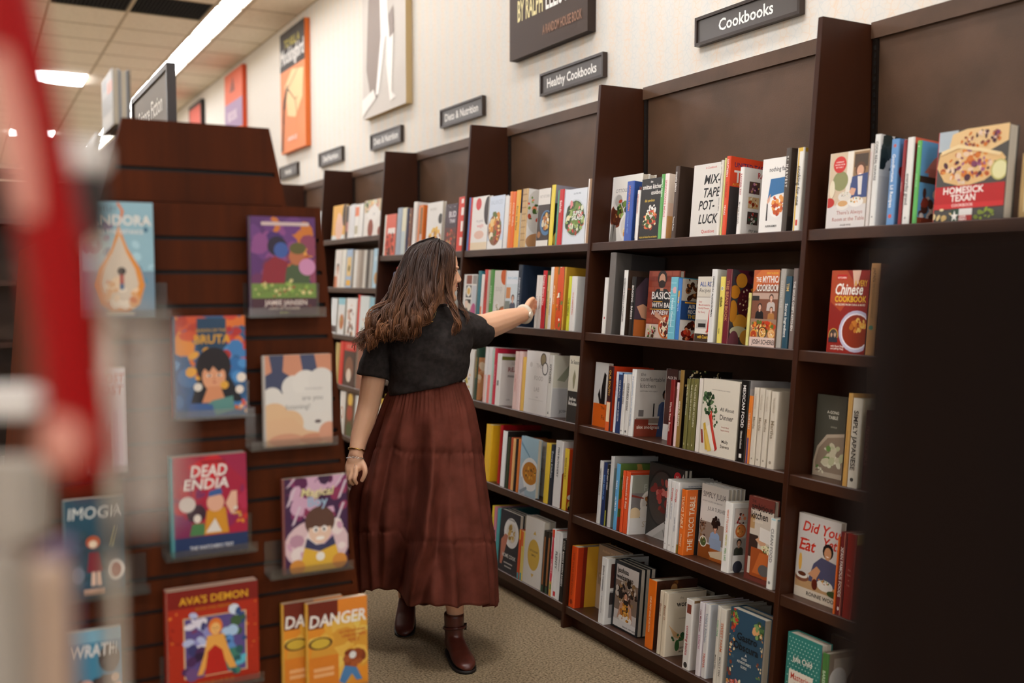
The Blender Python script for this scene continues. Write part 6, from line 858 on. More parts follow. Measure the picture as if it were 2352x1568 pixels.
# head: rings up the skull, face turned to her left
HA = math.radians(9); HF = np.array([math.cos(HA), math.sin(HA), -.06]); HS = np.array([math.sin(HA), -math.cos(HA), 0.]); HU = np.array([.05, 0, 1.])
H0 = L(990, 690, .085)
def hp(f, s, z): return H0 + HF * f + HS * s + HU * z
RN = 28; hr_ = []
for z, fr, bk, hw in ((-.006, .080, .040, .012), (.004, .092, .020, .026), (.018, .095, -.010, .040), (.034, .092, -.040, .050), (.050, .094, -.058, .056), (.066, .096, -.070, .061), (.088, .095, -.080, .066), (.110, .092, -.089, .069), (.128, .095, -.094, .071), (.150, .099, -.097, .073), (.175, .093, -.096, .073), (.198, .075, -.086, .063), (.213, .048, -.060, .044), (.221, .014, -.022, .016)):
    ring = []
    for j in range(RN):
        th = 2 * math.pi * j / RN; c, s = math.cos(th), math.sin(th); m_ = (fr + bk) / 2; h_ = (fr - bk) / 2
        ring.append(tuple(hp(m_ + h_ * (abs(c) ** .9) * (1 if c > 0 else -1), hw * (abs(s) ** .85) * (1 if s > 0 else -1), z)))
    hr_.append(ring)
bd.loft(hr_)
HR = Matrix(((HF[0], HS[0], 0), (HF[1], HS[1], 0), (0, 0, 1)))
def hball(f, s, z, r): bd.ball(tuple(hp(f, s, z)), r, R=HR)
nose = []
for z, f0, f1, w_ in ((.128, .085, .096, .007), (.116, .085, .102, .0075), (.104, .085, .110, .009), (.094, .085, .115, .0098), (.087, .085, .118, .0108), (.080, .085, .112, .0112), (.075, .085, .098, .008)):
    nose.append([tuple(hp(f0 + (f1 - f0) * (.5 + .5 * math.cos(t * .5236)), w_ * math.sin(t * .5236) * (1.25 if math.cos(t * .5236) < 0 else 1), z)) for t in range(12)])
bd.loft(nose)
for sg in (-1, 1): hball(.104, .0095 * sg, .083, (.010, .006, .007)); hball(.068, .040 * sg, .086, (.026, .022, .024)); hball(.092, .030 * sg, .134, (.010, .022, .007)); hball(.083, .030 * sg, .1215, (.0085, .0155, .0045)); hball(.081, .030 * sg, .1035, (.0085, .0155, .0040)); hball(.0, .072 * sg, .095, (.018, .008, .030))
hball(.094, 0, .0645, (.010, .021, .0052)); hball(.092, 0, .0500, (.0105, .019, .0058)); hball(.084, 0, .014, (.017, .019, .016))
# her right arm, hanging, the hand pinching the skirt
slimb([L(880, 770, .075), L(862, 850, .065), L(848, 925, .05), L(838, 965, .03), L(826, 1003, .01), L(819, 1036, -.01), L(817, 1048, -.015)], [.058, .050, .044, .042, .035, .0285, .0270])
def hand(pts, rad, k=4): a, r = spline(pts, rad, k); bd.tube(a, r, n=10)
bd.loft([[tuple(L(px + hw * math.cos(t * .3927), py + tl * math.cos(t * .3927), y0 + hd * math.sin(t * .3927))) for t in range(16)] for px, py, hw, hd, tl, y0 in ((817, 1040, 16.5, .022, 0, -.012), (816, 1052, 19, .021, -1, -.018), (814, 1066, 22, .020, -2, -.026), (811, 1078, 22, .018, -3, -.032), (808, 1087, 19, .013, -4, -.036))])
hand([L(817, 1074, -.045), L(818, 1086, -.056), L(814, 1101, -.066), L(820, 1111, -.052)], [.0100, .0098, .0090, .0075])
hand([L(809, 1076, -.040), L(808, 1088, -.050), L(803, 1102, -.056), L(812, 1113, -.042)], [.0100, .0098, .0090, .0075])
hand([L(802, 1076, -.030), L(800, 1087, -.038), L(796, 1099, -.040), L(805, 1110, -.026)], [.0098, .0094, .0086, .0072])
hand([L(796, 1073, -.018), L(794, 1083, -.022), L(791, 1092, -.022), L(798, 1101, -.012)], [.0088, .0082, .0076, .0064])
hand([L(829, 1058, -.022), L(837, 1072, -.036), L(838, 1088, -.048), L(830, 1106, -.046)], [.0125, .0110, .0098, .0080])
# her left arm, reaching to the shelf
slimb([L(1048, 745, .10), L(1080, 752, .19), L(1108, 752, .27), L(1142, 741, .37), L(1170, 732, .46), L(1192, 725, .54), L(1204, 721, .585)], [.062, .058, .056, .052, .045, .036, .0315])
bd.loft([[tuple(L(px + tl * math.sin(t * .3927), py - hw * math.sin(t * .3927), y0 + hd * math.cos(t * .3927))) for t in range(16)] for px, py, hw, hd, tl, y0 in ((1202, 722, 16, .026, 0, .58), (1209, 717, 17, .022, 3, .605), (1215, 711, 19, .018, 5, .635), (1220, 706, 19, .015, 5, .66), (1222, 703, 16, .010, 4, .675))])
hand([L(1223, 692, .665), L(1229, 692, .695), L(1228, 698, .722), L(1221, 703, .733)], [.0100, .0096, .0088, .0074])
hand([L(1222, 700, .672), L(1229, 702, .702), L(1227, 709, .728), L(1219, 713, .737)], [.0100, .0096, .0088, .0074])
hand([L(1220, 710, .668), L(1226, 714, .696), L(1223, 722, .718), L(1216, 725, .727)], [.0098, .0092, .0084, .0070])
hand([L(1216, 719, .655), L(1220, 727, .678), L(1216, 735, .695), L(1210, 738, .702)], [.0088, .0082, .0076, .0062])
hand([L(1208, 706, .605), L(1216, 692, .630), L(1224, 686, .660), L(1226, 688, .690)], [.0130, .0115, .0100, .0080])
LIPC = hp(.100, 0, .057)
def skincol(co):
    c = np.tile(np.array(lin('ebb793')), (len(co), 1)); d = co - H0; f = d @ HF; s = d @ HS; z = d[:, 2]
    lip = np.clip(1 - (((z - .0572) / .0115) ** 2 + (s / .024) ** 2), 0, 1) * (f > .085)
    c = c * (1 - np.clip(lip * 2.2, 0, .85))[:, None] + np.array(lin('a8524a'))[None] * np.clip(lip * 2.2, 0, .85)[:, None]
    ck = np.exp(-(((z - .085) / .022) ** 2 + ((np.abs(s) - .045) / .02) ** 2)) * (f > .04) * .35
    c = c * (1 - ck)[:, None] + np.array(lin('c9806a'))[None] * ck[:, None]
    return c
fuse(bd, .0036, 4, 'body', SKIN, skincol)
EYEW = mat('eye', rough=.1, attr=True)
for sg in (1, -1):
    m = MB(); c = hp(.0775, .0300 * sg, .1125); m.ball(tuple(c), .0112, lin('e4dcd4'), 14, 10); m.ball(tuple(c + HF * .0062), (.0056, .0056, .0056), lin('2a1810')); m.build('eye', EYEW, person)
HAIRM = mat('hair', rough=.48, spec=.28, attr=True)
for sg in (1, -1):
    m = MB(); m.tube([hp(.094 - .004 * abs(k), (.014 + .011 * k + .006) * sg, .1195 + .0035 * math.sin(k * 1.05)) for k in range(4)], [.0012, .0018, .0018, .0010], lin('1a0f0a'), 6); m.build('eyelashes', HAIRM, person)
    m = MB(); m.tube([hp(.1005 - .0035 * k, (.012 + .011 * k) * sg, .136 + .004 * math.sin(k * 1.05)) for k in range(4)], [.0022, .0032, .0030, .0012], lin('2a1a10'), 6, flat=.6); m.build('eyebrow', HAIRM, person)
MB().ball(tuple(hp(.0965, 0, .0575)), (.006, .015, .0028), R=HR).build('teeth', mat('teeth', base=lin('ece4d8'), rough=.3), person)
# ---- cropped black tee
TEE = mat('black_cotton', base=lin('383230'), rough=.9, spec=.12, noise=((60, 60, 60), lin('2f2a28'), .4, .6), bump=((900, 900, 900), .12))
tb = MB(); NT = 40
def tring(py, xl, xr, hd, tilt, y=.08, back=None):
    c = L((xl + xr) / 2, py, y); hw = (L(xr, py, y)[0] - L(xl, py, y)[0]) / 2; out = []
    for j in range(NT):
        th = 2 * math.pi * j / NT; cc, ss = math.cos(th), math.sin(th)
        out.append(tuple(c + np.array([hw * (abs(cc) ** .85) * (1 if cc > 0 else -1), -(hd if ss > 0 else (back or hd)) * (abs(ss) ** .9) * (1 if ss > 0 else -1), tilt * hw * cc])))
    return out
tb.loft([tring(888, 893, 1071, .135, .22), tring(880, 893, 1072, .138, .22), tring(850, 895, 1078, .142, .22), tring(810, 893, 1086, .150, .22), tring(772, 886, 1090, .142, .22), tring(746, 888, 1086, .118, .22), tring(726, 918, 1056, .092, .16), tring(710, 946, 1030, .072, .10), tring(700, 954, 1022, .064, .08)])
a, r = spline([L(905, 772, .08), L(878, 800, .075), L(864, 832, .068), L(857, 866, .06)], [.060, .066, .067, .069]); tb.tube(a, r, n=24)
a, r = spline([L(1040, 748, .09), L(1072, 756, .17), L(1094, 762, .235), L(1105, 760, .275)], [.072, .072, .069, .066]); tb.tube(a, r, n=24)
def wrinkle(co):
    z = co[:, 2]; x = co[:, 0]; y = co[:, 1]
    w = .0028 * np.sin(26 * x + 40 * z + 3 * np.sin(18 * z)) + .0022 * np.sin(55 * x - 22 * z + 2 * np.sin(25 * x)) + .0016 * np.sin(90 * z + 30 * x)
    c = np.array([.0, .08]); dv = np.stack([x - L(985, 800, .08)[0], y - .08], 1); n_ = np.linalg.norm(dv, axis=1, keepdims=True) + 1e-6
    out = co.copy(); out[:, :2] += dv / n_ * w[:, None]; return out
fuse(tb, .006, 5, 'cropped_tee', TEE, None, wrinkle)
m = MB(); cr = tring(703, 952, 1024, .066, .08); m.tube(cr + cr[:1], .0062, n=8, caps=False); m.build('collar', TEE, person)
# ---- tiered skirt
SKIRT = mat('brown_skirt_cloth', base=lin('70392c'), rough=.78, spec=.15, noise=((14, 14, 14), lin('592b1e'), .35, .7), bump=((42, 42, 24), .5))
KEY = [(884, 898, 1064, .110), (896, 893, 1067, .116), (905, 889, 1071, .127), (950, 873, 1086, .150), (1000, 858, 1096, .170), (1036, 847, 1101, .185), (1100, 827, 1108, .205), (1150, 812, 1115, .220), (1200, 806, 1122, .232), (1245, 804, 1130, .240), (1300, 806, 1135, .245), (1392, 810, 1139, .245)]
kp = np.array(KEY, float); NS, NR = 260, 84; sv = []
def sm(x): x = min(max(x, 0), 1); return x * x * (3 - 2 * x)
for i in range(NR):
    t = i / (NR - 1)
    for j in range(NS):
        th = 2 * math.pi * j / NS; cc, ss = math.cos(th), math.sin(th)
        py0 = 884 + t * (1392 - 884); xl, xr, hd = (np.interp(py0, kp[:, 0], kp[:, q]) for q in (1, 2, 3)); xc, hw = (xl + xr) / 2, (xr - xl) / 2
        px = xc + hw * cc; lf = 1 - sm((px - 905) / 26)     # 1 on the trailing left panel
        hem = 1391 + 3 * math.sin(th * 7) + 2.5 * math.sin(th * 19) - (30 + 12 * sm((px - 820) / 90)) * lf - (6 if ss < 0 else 0)
        py = 884 + t * (hem - 884); fold = t ** .8
        g = .5 * math.sin(8 * th + 1.3 + 1.2 * t) + .38 * math.sin(13 * th + .4 - 1.0 * t) + .25 * math.sin(21 * th + 2.2 + .6 * t)
        wst = math.exp(-((t - .06) / .07) ** 2); s1 = math.exp(-max(0, t - .31) / .05) * (t >= .31); s2 = math.exp(-max(0, t - .715) / .05) * (t >= .715)
        d = (.007 + .030 * fold) * g + .0035 * wst * math.sin(64 * th) + .0035 * (s1 + s2) * math.sin(52 * th + 3 * math.sin(3 * th)) - .006 * (math.exp(-((t - .308) / .008) ** 2) + math.exp(-((t - .712) / .008) ** 2))
        tilt = .08 * (1 - sm(t / .3)); hwm = hw * 1.674e-3; nx, ny = cc * hd, -ss * hwm; nn = math.hypot(nx, ny) + 1e-9
        y_ = .08 - hd * ss + d * ny / nn; pxe = px + d * nx / nn / 1.674e-3; pye = py - tilt * hw * cc
        if ss > 0:
            xrd = np.interp(py, (880, 1000, 1120, 1250, 1380), (1012, 1004, 992, 972, 934)); on = sm((t - .08) / .4); q_ = ss ** .5
            y_ += q_ * on * (.11 * math.exp(-((px - xrd + 36) / 24.) ** 2) - .050 * math.exp(-((px - xrd) / 15.) ** 2) + .022 * math.exp(-((px - xrd - 34) / 14.) ** 2)) + t * (-.075 * math.exp(-((px - 1050) / 55.) ** 2) * sm((t - .2) / .6) + .06 * lf)
            xl2 = np.interp(py, (900, 1010, 1200, 1370), (925, 880, 850, 850)); y_ += -.030 * math.exp(-((px - xl2) / 13.) ** 2) * math.sin(math.pi * min(1, t * 1.2)) * q_ + .030 * math.exp(-((px - xl2 - 24) / 14.) ** 2) * on * q_
        e_ = math.exp(-((px - 822) / 26.) ** 2 - ((py - 1105) / 46.) ** 2); y_ -= .05 * e_                 # pinched toward the hand
        q = L(pxe, pye, y_)
        sv.append(tuple(q))
sf = [(i * NS + j, i * NS + (j + 1) % NS, (i + 1) * NS + (j + 1) % NS, (i + 1) * NS + j) for i in range(NR - 1) for j in range(NS)]
m = MB(); m.add(sv, sf, (1, 1, 1), True); sk = m.build('tiered_skirt', SKIRT, person)
so = sk.modifiers.new('s', 'SOLIDIFY'); so.thickness = .0018; so.offset = 0
# elastic waistband ribs are in the top tier; a separate waistband strip closes it under the tee
m = MB(); m.loft([[tuple(np.array(sv[i * NS + j]) * 1.0 + np.array([0, 0, .0])) for j in range(NS)] for i in (0, 2)], caps=False)
# ---- ankle boots
LEATH = mat('brown_boot_leather', base=lin('5a2a1f'), rough=.34, spec=.5, noise=((30, 30, 30), lin('451d14'), .3, .7)); SOLE = mat('dark_sole', base=lin('17100c'), rough=.6); BRASS = mat('gold_metal', base=lin('c9a25a'), rough=.25, metal=1.); SILV = mat('silver_metal', base=lin('d5d2cc'), rough=.22, metal=1.)
def boot(ax, ay, dx, dy, z0, pitch, shaft_top):
    dl = math.hypot(dx, dy); d = np.array([dx / dl, dy / dl, 0]); s = np.array([-d[1], d[0], 0]); o = np.array([ax, ay, z0]); cp, sp_ = math.cos(pitch), math.sin(pitch)
    def Pt(f, w_, z): f2 = f - .17; fz = (f2 * cp + z * sp_ + .17, z * cp - f2 * sp_); return tuple(o + d * fz[0] + s * w_ + np.array([0, 0, fz[1]]))
    b_ = MB(); n = 20
    b_.loft([[Pt(-.004 + fo + rf * math.cos(t * 6.2832 / n), rw * math.sin(t * 6.2832 / n), z) for t in range(n)] for z, fo, rf, rw in ((.035, 0, .050, .033), (.07, .0, .050, .035), (.10, .0, .046, .036), (.13, .0, .045, .038), (shaft_top, -.002, .047, .040))])
    rings = []
    for f, w_, h in ((-.058, .018, .05), (-.05, .028, .075), (-.02, .034, .095), (.02, .036, .100), (.06, .039, .078), (.10, .043, .060), (.135, .044, .050), (.165, .040, .043), (.185, .030, .036), (.198, .014, .026)):
        rings.append([Pt(f, w_ * (abs(math.cos(t * 6.2832 / n)) ** .8) * (1 if math.cos(t * 6.2832 / n) > 0 else -1), 0.010 + (h - .010) * max(0, .5 + .5 * math.sin(t * 6.2832 / n) * 1.0)) for t in range(n)])
    b_.loft(rings); ob = fuse(b_, .0042, 7, 'ankle_boot', LEATH)
    m = MB(); cl = [(-.061, .0), (-.056, .018), (-.04, .029), (-.01, .034), (.04, .037), (.09, .043), (.135, .045), (.168, .040), (.188, .028), (.199, .012), (.2005, 0)]
    out = cl + [(f, -w_) for f, w_ in cl[-2:0:-1]]
    m.prism(out, lambda p: Pt(p[0], p[1], .0), lambda p: Pt(p[0], p[1], .0125), smooth=True)
    o2 = m.build('sole', SOLE, person); o2.parent = ob
    m = MB(); m.tube([Pt(-.004 + .0485 * math.cos(t * .2618), .0395 * math.sin(t * .2618), .112 + .010 * math.cos(t * .2618)) for t in range(25)], .0058, n=8, flat=1., caps=False); o3 = m.build('strap', LEATH, person); o3.parent = ob
    m = MB(); c = np.array(Pt(.0, -.044 if s[0] < 0 else .044, .112)); m.box(tuple(c - [.004, .010, .011]), tuple(c + [.006, .010, .011])); o4 = m.build('buckle', mat('dark_buckle', base=lin('3a2c24'), rough=.3, metal=.8), person); o4.parent = ob
    return ob
fa = L(1046, 1440, .0); boot(fa[0] - .004, .0, .062, -.185, 0., .0, .168)
ba = L(934, 1400, .395); boot(ba[0] + .004, .40, .004, -.185, 0.0, .30, .168)
# ---- wrist and neck jewellery
def ring3(c, ax, r1, r2, rad, name, m_, n=36, wob=0., flat=1.):
    ax = Vector(ax).normalized(); u = ax.orthogonal().normalized(); v = ax.cross(u); pts = [Vector(c) + u * (r1 * math.cos(k * 2 * math.pi / n)) + v * (r2 * math.sin(k * 2 * math.pi / n)) + ax * wob * math.sin(k * 2 * math.pi / n * 9) for k in range(n + 1)]
    o = MB().tube(pts, rad, n=8, caps=False, flat=flat).build(name, m_, person); return o
axr = Vector(L(817, 1048, -.015)) - Vector(L(826, 1003, .01))
ring3(L(819.5, 1033, -.006), axr, .0320, .0320, .0030, 'gold_bangle', BRASS, wob=.0012)
ch = MB(); axr2 = Vector((axr.x, axr.y + .012, axr.z + .0)).normalized(); u = axr2.orthogonal().normalized(); v = axr2.cross(u); c0 = Vector(L(816.5, 1053, -.018))
for k in range(26):
    a0 = k * 2 * math.pi / 26; p = c0 + u * .0345 * math.cos(a0) + v * .0300 * math.sin(a0) + Vector((0, 0, -.006 * math.sin(a0 * 1.)))
    tn = (-u * math.sin(a0) + v * math.cos(a0)).normalized(); s_ = axr2 if k % 2 else (u * math.cos(a0) + v * math.sin(a0)).normalized()
    ch.tube([p + tn * .0058 * math.cos(q * .7854) + s_ * .0032 * math.sin(q * .7854) for q in range(9)], .0009, n=5, caps=False)
ch.tube([L(814, 1066, -.058), L(813, 1072, -.060), L(815, 1077, -.060), L(818, 1073, -.060), L(818, 1067, -.058)], .0006, n=5)
ch.build('silver_chain_bracelet', SILV, person)
axl = Vector(L(1204, 721, .585)) - Vector(L(1180, 729, .50))
w_c = Vector(L(1203, 721.5, .575)); wb = ring3(w_c, axl, .0345, .0345, .0052, 'watch_band', mat('cream_strap', base=lin('d9cbb4'), rough=.5), flat=2.)
wf = Vector(L(1211, 724, .545)); m = MB(); ax_ = (wf - w_c); ax_ -= ax_.project(axl); ax_.normalize(); s_ = axl.normalized(); t_ = ax_.cross(s_)
m.tube([w_c + ax_ * .031, w_c + ax_ * .040], .0150, n=20); m.build('watch_face', mat('watch_case', base=lin('e3dccb'), rough=.2, metal=.3), person)
m = MB(); m.tube([L(1004, 700, -.02), L(1002, 715, -.035), L(998, 727, -.055), L(992, 735, -.068), L(986, 728, -.055), L(980, 712, -.03)], .0008, n=5); m.build('necklace', BRASS, person)
m = MB(); c = L(991.5, 738, -.073)
for k in range(3):
    a0 = k * math.pi / 3 + .3; dv = np.array([math.cos(a0), 0, math.sin(a0)]); m.tube([c - dv * .0075, c, c + dv * .0075], [.0003, .0012, .0003], n=5)
m.build('star_pendant', BRASS, person)
# ---- hair
hm = MB(); DK, MD, LT = np.array(lin('24160f')), np.array(lin('3a2317')), np.array(lin('9c6640'))
rnd = random.Random(5)
cap = MB(); caprings = []
for z, fr, bk, hw in ((.06, -.02, -.098, .070), (.085, .01, -.106, .078), (.115, .030, -.112, .083), (.150, .055, -.114, .086), (.178, .070, -.110, .084), (.202, .068, -.098, .076), (.220, .050, -.072, .056), (.230, .020, -.030, .022)):
    caprings.append([tuple(hp((fr + bk) / 2 + (fr - bk) / 2 * math.cos(j * .2244), hw * math.sin(j * .2244), z)) for j in range(28)])
hm.loft(caprings, tuple(DK))
def strands(guides, N, r0, amp, seed, light=1., jit=.008):
    rn = random.Random(seed); G = [spline([L(*p) for p in g], [0] * len(g), 4)[0] for g in guides]; n = min(len(g) for g in G); G = [[g[int(round(k * (len(g) - 1) / (n - 1)))] for k in range(n)] for g in G]
    per = 10
    for s in range(N):
        if s % per == 0:                                 # strands gather into wavy locks
            u0 = rn.random() * (len(G) - 1); ph0 = rn.uniform(0, 6.28); fq0 = rn.uniform(2.4, 3.8); am0 = amp * rn.uniform(.7, 1.4); of0 = Vector((rn.gauss(0, jit), rn.gauss(0, jit * 1.3) - .004, rn.gauss(0, jit))); ln0 = rn.uniform(.84, 1.02); to0 = rn.uniform(.25, 1.15)
        u = min(max(u0 + rn.gauss(0, .05), 0), len(G) - 1.001); a = min(int(u), len(G) - 2); fr = u - a
        ph = ph0 + rn.gauss(0, .25); fq = fq0; am = am0; off = of0 + Vector((rn.gauss(0, .0032), rn.gauss(0, .0032), rn.gauss(0, .0032))); ln = min(1., ln0 * rn.uniform(.93, 1.)); r = r0 * rn.uniform(.6, 1.3); pts = []; rad = []; cs = []; tone = to0 * rn.uniform(.75, 1.25) * light
        for k in range(n):
            t = k / (n - 1) * ln; q = t * (n - 1); i = min(int(q), n - 2); w_ = q - i
            A = G[a][i].lerp(G[a][i + 1], w_); B_ = G[min(a + 1, len(G) - 1)][i].lerp(G[min(a + 1, len(G) - 1)][i + 1], w_); p = A.lerp(B_, fr)
            tv = (G[a][i + 1] - G[a][i]).normalized(); sd = Vector((tv.z, 0, -tv.x)); wv = am * min(1., t * 1.6) ** 1.6
            p = p + off * (.35 + .9 * t) + sd * (wv * math.sin(fq * 6.28 * t + ph)) + Vector((0, wv * .9 * math.cos(fq * 6.28 * t + ph), 0))
            pts.append(p); rad.append(max(.0009, r * (1 - t ** 2.2 * .85) * (.55 + .45 * min(1, t * 6)))); tt = min(1, max(0, (t - .25) * 1.15)) ** 1.2 * tone
            cs.append(tuple((DK * (1 - min(1, t * 2.5)) + MD * min(1, t * 2.5)) * (1 - min(tt, 1)) + LT * min(tt, 1)))
        hm.tube(pts, rad, n=5, cols=cs, flat=.6)
GA = [[(1000, 553, .10), (950, 575, .10), (922, 625, .09), (900, 680, .06), (868, 725, .03), (842, 768, .0), (818, 805, -.03)],
      [(1000, 552, .07), (945, 578, .05), (922, 640, .02), (900, 695, -.01), (872, 735, -.03), (850, 772, -.04), (830, 800, -.05)],
      [(1002, 552, .06), (955, 582, .01), (938, 645, -.02), (915, 700, -.05), (888, 740, -.07), (866, 766, -.075), (850, 786, -.08)],
      [(1004, 552, .05), (970, 588, -.01), (955, 650, -.045), (938, 705, -.07), (918, 742, -.085), (896, 762, -.09), (880, 776, -.095)],
      [(1006, 552, .04), (985, 592, -.015), (974, 650, -.055), (965, 700, -.085), (958, 738, -.10), (938, 762, -.105), (915, 776, -.105)],
      [(1008, 553, .04), (1000, 594, -.012), (994, 645, -.045), (984, 690, -.075), (980, 718, -.095), (962, 742, -.105), (944, 764, -.108)]]
strands(GA, 720, .0034, .0120, 3)
strands(GA[2:], 240, .0029, .0150, 9, 1.5)
strands(GA[:3], 220, .0027, .0170, 12, 1.5, .014)
GB = [[(1006, 553, .05), (1020, 582, .0), (1023, 630, -.012), (1027, 680, -.025), (1044, 722, -.06), (1047, 750, -.08), (1036, 776, -.085)],
      [(1012, 554, .06), (1033, 580, .02), (1031, 630, .005), (1032, 680, -.015), (1048, 716, -.045), (1053, 742, -.07), (1046, 768, -.075)]]
strands(GB, 110, .0030, .0070, 4, .8, .003)
GC = [[(1030, 570, .14), (1044, 610, .155), (1050, 650, .15), (1052, 685, .12), (1056, 704, .06), (1068, 714, .0), (1076, 738, -.02)], [(1030, 568, .15), (1046, 615, .165), (1054, 655, .15), (1056, 690, .11), (1064, 710, .05), (1072, 722, .0), (1070, 748, -.03)]]
strands(GC, 36, .0026, .006, 6, .9, .003)
GD = [[(995, 553, .12), (960, 575, .16), (945, 630, .18), (940, 690, .17), (935, 730, .16)], [(1010, 553, .13), (1005, 590, .18), (1000, 640, .18), (990, 690, .17), (985, 720, .16)]]
strands(GD, 40, .007, .006, 8, .4)
# crown hair lying over the cap, combed from the parting and running into the long locks
GS = [[(1002, 551.5, .08), (968, 562, .03), (948, 595, .0), (934, 650, -.025), (915, 700, -.05), (890, 735, -.065)], [(1004, 551.5, .075), (982, 562, .01), (968, 597, -.018), (958, 650, -.04), (944, 700, -.065), (925, 735, -.08)],
      [(1006, 551.5, .07), (996, 563, .005), (988, 598, -.02), (981, 650, -.05), (972, 700, -.075), (962, 730, -.09)], [(1008, 552, .07), (1010, 565, .01), (1005, 598, -.018), (1000, 645, -.042), (990, 690, -.07), (982, 718, -.09)]]
strands(GS, 260, .0032, .0060, 21, .7, .003)
strands([[(1009, 552, .07), (1020, 566, .02), (1024, 592, .002), (1024, 630, -.008), (1028, 680, -.02), (1038, 715, -.05)], [(1011, 552, .07), (1026, 566, .03), (1033, 590, .01), (1031, 630, .0), (1032, 680, -.012), (1044, 715, -.045)]], 70, .0030, .0030, 22, .6, .002)
GF = [[(1010, 552, .09), (1028, 560, .07), (1041, 578, .04), (1041, 606, .015), (1035, 645, .0), (1035, 688, -.012), (1046, 718, -.045)], [(1010, 552, .07), (1022, 562, .04), (1034, 580, .02), (1035, 610, .0), (1031, 648, -.006), (1033, 688, -.018), (1044, 718, -.05)]]
strands(GF, 90, .0032, .0025, 31, .7, .002)
strands([[(1008, 552, .06), (1013, 575, .0), (1015, 605, -.012), (1013, 640, -.03), (1003, 680, -.06), (990, 715, -.09), (972, 742, -.10)], [(1009, 552, .06), (1019, 575, .005), (1022, 605, -.008), (1019, 635, -.022), (1010, 675, -.05), (998, 712, -.085), (980, 742, -.10)]], 80, .0030, .0080, 33, .9, .003)
strands([[(1008, 552, .12), (1026, 560, .12), (1040, 575, .12), (1045, 596, .125), (1048, 625, .14)], [(1006, 551, .10), (1018, 556, .10), (1034, 566, .10), (1042, 584, .10), (1043, 600, .09)]], 50, .0032, .0012, 35, .4, .002)
hm.build('hair', HAIRM, person)
tag(person, 'woman in a black cropped tee and long brown tiered skirt reaching into the bookshelf', 'person')
# ================================================================ strongly blurred foreground
REDP = mat('red_lacquer', base=lin('8c0000'), rough=.5, spec=.12); SALM = mat('salmon_highlight', base=lin('c4806e'), rough=.5); PALE = mat('pale_carton', base=lin('cfc9c2'), rough=.5); BLK = mat('black_plastic', base=lin('16110f'), rough=.5); GREYC = mat('grey_carton', base=lin('9a9084'), rough=.6); BEIGE = mat('beige_carton', base=lin('b59a84'), rough=.6); LILAC = mat('lilac_carton', base=lin('6a5670'), rough=.6); STEEL = mat('brushed_steel', base=lin('a89c8c'), rough=.3, metal=.9)  # SALM is the colour of the highlights painted on the red rod
def bag_mat():
    m = bpy.data.materials.new('cloudy_plastic'); m.use_nodes = True; N = m.node_tree.nodes; p = N['Principled BSDF']; p.inputs['Base Color'].default_value = (*lin('b9aea2'), 1); p.inputs['Alpha'].default_value = .38; p.inputs['Roughness'].default_value = .25; return m
BAG = bag_mat()
def Wp(x, y, d): return Vector(onD(x, y, d))
rk = empty('wire_rack', (Wp(252, 1000, .60).x, Wp(252, 1000, .60).y, 0)); ro = Vector(rk.location)
px_, py_ = ro.x, ro.y
m = MB(); m.tube([(0, 0, .02), (0, 0, 1.30)], .0045, n=10); m.build('post', STEEL, rk)
m = MB(); m.tube([(0, 0, 0), (0, 0, .02)], .14, n=28); m.build('base', STEEL, rk)
fwd = Vector((BZ[0], BZ[1], 0)).normalized(); rgt = Vector((BX[0], BX[1], 0))
c_ = (Wp(186, 552, .70) + Wp(232, 552, .70)) / 2; m = MB(); m.tube([(0, 0, c_.z - .004), (c_.x - ro.x, c_.y - ro.y, c_.z - .004)], .0035, n=10); m.tube([(0, 0, 1.2), (0, 0, c_.z - .002)], .0035, n=10); m.build('arm', STEEL, rk); q_ = Wp(347, 760, .36); m = MB(); m.tube([(0, 0, q_.z + .002), (q_.x - ro.x, q_.y - ro.y, q_.z + .002)], .0025, n=8); m.build('bag_hook', STEEL, rk)
tag(rk, 'slim steel rack post standing close to the lens, blurred over the teal cover', 'rack')
# tray that carries the packs
def obox(name, m_, c, sx, sy, sz, label, cat, group=None, rz=0., extra=None):
    """box centred on c (its base), sx along the picture, sy in depth, sz tall, corners rounded"""
    b_ = bmesh.new(); bmesh.ops.create_cube(b_, size=1.0)
    for v in b_.verts: v.co = Vector((v.co.x * sx, v.co.y * sy, (v.co.z + .5) * sz))
    bmesh.ops.bevel(b_, geom=list(b_.edges), offset=min(sx, sy, sz) * .18, segments=3, affect='EDGES')
    me = bpy.data.meshes.new(name); b_.to_mesh(me); b_.free(); me.materials.append(m_); o = bpy.data.objects.new(name, me); COL.objects.link(o)
    o.matrix_world = Matrix.Translation(c) @ Matrix.Rotation(math.atan2(rgt.y, rgt.x) + rz, 4, 'Z')
    tag(o, label, cat, group); return o
# long red lacquered rod
top, mid, bot = Wp(-30, -160, .50), Wp(118, 480, .50), Wp(194, 1125, .50)
e = empty('red_rod', bot); pts = []; rr = []
for i in range(25):
    t = i / 24; p = (1 - t) ** 2 * top + 2 * t * (1 - t) * Wp(126, 430, .50) + t * t * bot; pts.append(p - bot); rr.append(.0215 * (1 - .75 * max(0, (t - .965) / .035) ** 2))
MB().tube(pts, rr, n=20, flat=.7).build('shaft', REDP, e)
m = MB(); toward = -Vector(BZ); k0, k1 = 6, 13  # salmon strip painted in as the gloss highlight of the upper shaft
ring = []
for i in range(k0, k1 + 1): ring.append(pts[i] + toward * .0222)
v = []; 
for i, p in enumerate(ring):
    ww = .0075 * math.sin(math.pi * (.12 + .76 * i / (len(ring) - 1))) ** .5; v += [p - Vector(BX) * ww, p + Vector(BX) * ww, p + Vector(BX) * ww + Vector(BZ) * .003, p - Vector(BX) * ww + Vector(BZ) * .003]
f_ = []
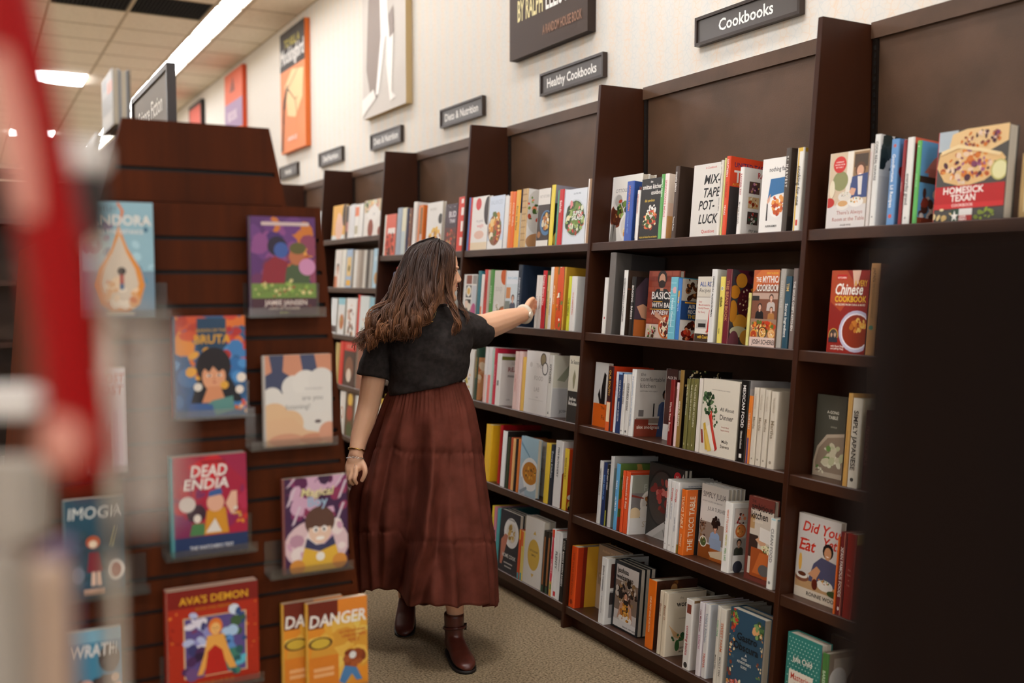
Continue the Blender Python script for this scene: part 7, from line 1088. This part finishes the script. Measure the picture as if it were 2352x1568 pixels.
for i in range(len(ring) - 1):
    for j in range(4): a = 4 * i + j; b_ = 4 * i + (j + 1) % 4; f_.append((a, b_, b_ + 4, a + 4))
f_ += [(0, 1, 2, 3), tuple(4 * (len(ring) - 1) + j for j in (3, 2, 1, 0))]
m.add(v, f_); m.build('painted_sheen', SALM, e)
MB().ball(pts[22] + toward * .0185, (.011, .0055, .014), R=Matrix.Rotation(math.atan2(rgt.y, rgt.x), 3, 'Z')).build('painted_glint', SALM, e)  # salmon ellipse painted in as the highlight near the lower end
tag(e, 'long glossy red rod slanting across the left foreground, heavily blurred', 'rod')
# shelf-edge tray of packs, left foreground
tz = Wp(100, 1250, .62).z
def pack(name, m_, xa, xb, ya, yb_, d, label, cat='pack', dep=.03):
    a, b_ = Wp(xa, yb_, d), Wp(xb, yb_, d); c = (a + b_) / 2; h = Wp(xa, ya, d).z - a.z; return obox(name, m_, c, (b_ - a).length, dep, h, label, cat, 'packs on the foreground rack')
pack('carton', PALE, 152, 240, 322, 402, .70, 'small white carton blurred at upper left beside the red rod')
pack('holder', BLK, 186, 232, 404, 552, .70, 'black blurred pack right below the small white carton')
pack('clear_bag', BAG, 300, 395, 760, 1190, .36, 'cloudy clear plastic bag blurred beside the red rod', 'bag', .02)
pack('carton', PALE, -40, 100, 885, 955, .72, 'pale blue-white blurred carton at the left picture edge')
pack('carton', GREYC, -60, 108, 1050, 1240, .66, 'grey blurred carton low at the left edge')
pack('carton', BEIGE, 60, 150, 1290, 1700, .55, 'beige upright blurred carton at lower left')
pack('carton', LILAC, 120, 165, 1240, 1700, .60, 'dark lilac blurred carton beside the beige one')
pack('carton', GREYC, -60, 55, 1260, 1700, .52, 'brown-grey blurred carton in the bottom left corner')
# dark wooden fixture side right in front of the lens at the right
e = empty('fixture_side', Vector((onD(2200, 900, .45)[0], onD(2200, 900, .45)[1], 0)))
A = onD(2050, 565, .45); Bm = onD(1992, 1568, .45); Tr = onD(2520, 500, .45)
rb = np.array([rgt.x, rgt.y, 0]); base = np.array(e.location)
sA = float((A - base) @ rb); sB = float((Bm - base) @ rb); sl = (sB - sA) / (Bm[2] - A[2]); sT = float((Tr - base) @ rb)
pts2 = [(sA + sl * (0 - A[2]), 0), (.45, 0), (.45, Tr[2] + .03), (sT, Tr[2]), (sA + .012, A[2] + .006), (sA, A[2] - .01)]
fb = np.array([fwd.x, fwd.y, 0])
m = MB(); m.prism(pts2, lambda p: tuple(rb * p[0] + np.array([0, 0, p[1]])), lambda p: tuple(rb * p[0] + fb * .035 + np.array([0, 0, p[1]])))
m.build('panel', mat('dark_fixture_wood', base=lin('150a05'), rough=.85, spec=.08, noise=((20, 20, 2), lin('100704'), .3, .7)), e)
tag(e, 'dark brown wooden fixture side filling the lower right foreground, fully blurred', 'fixture side')
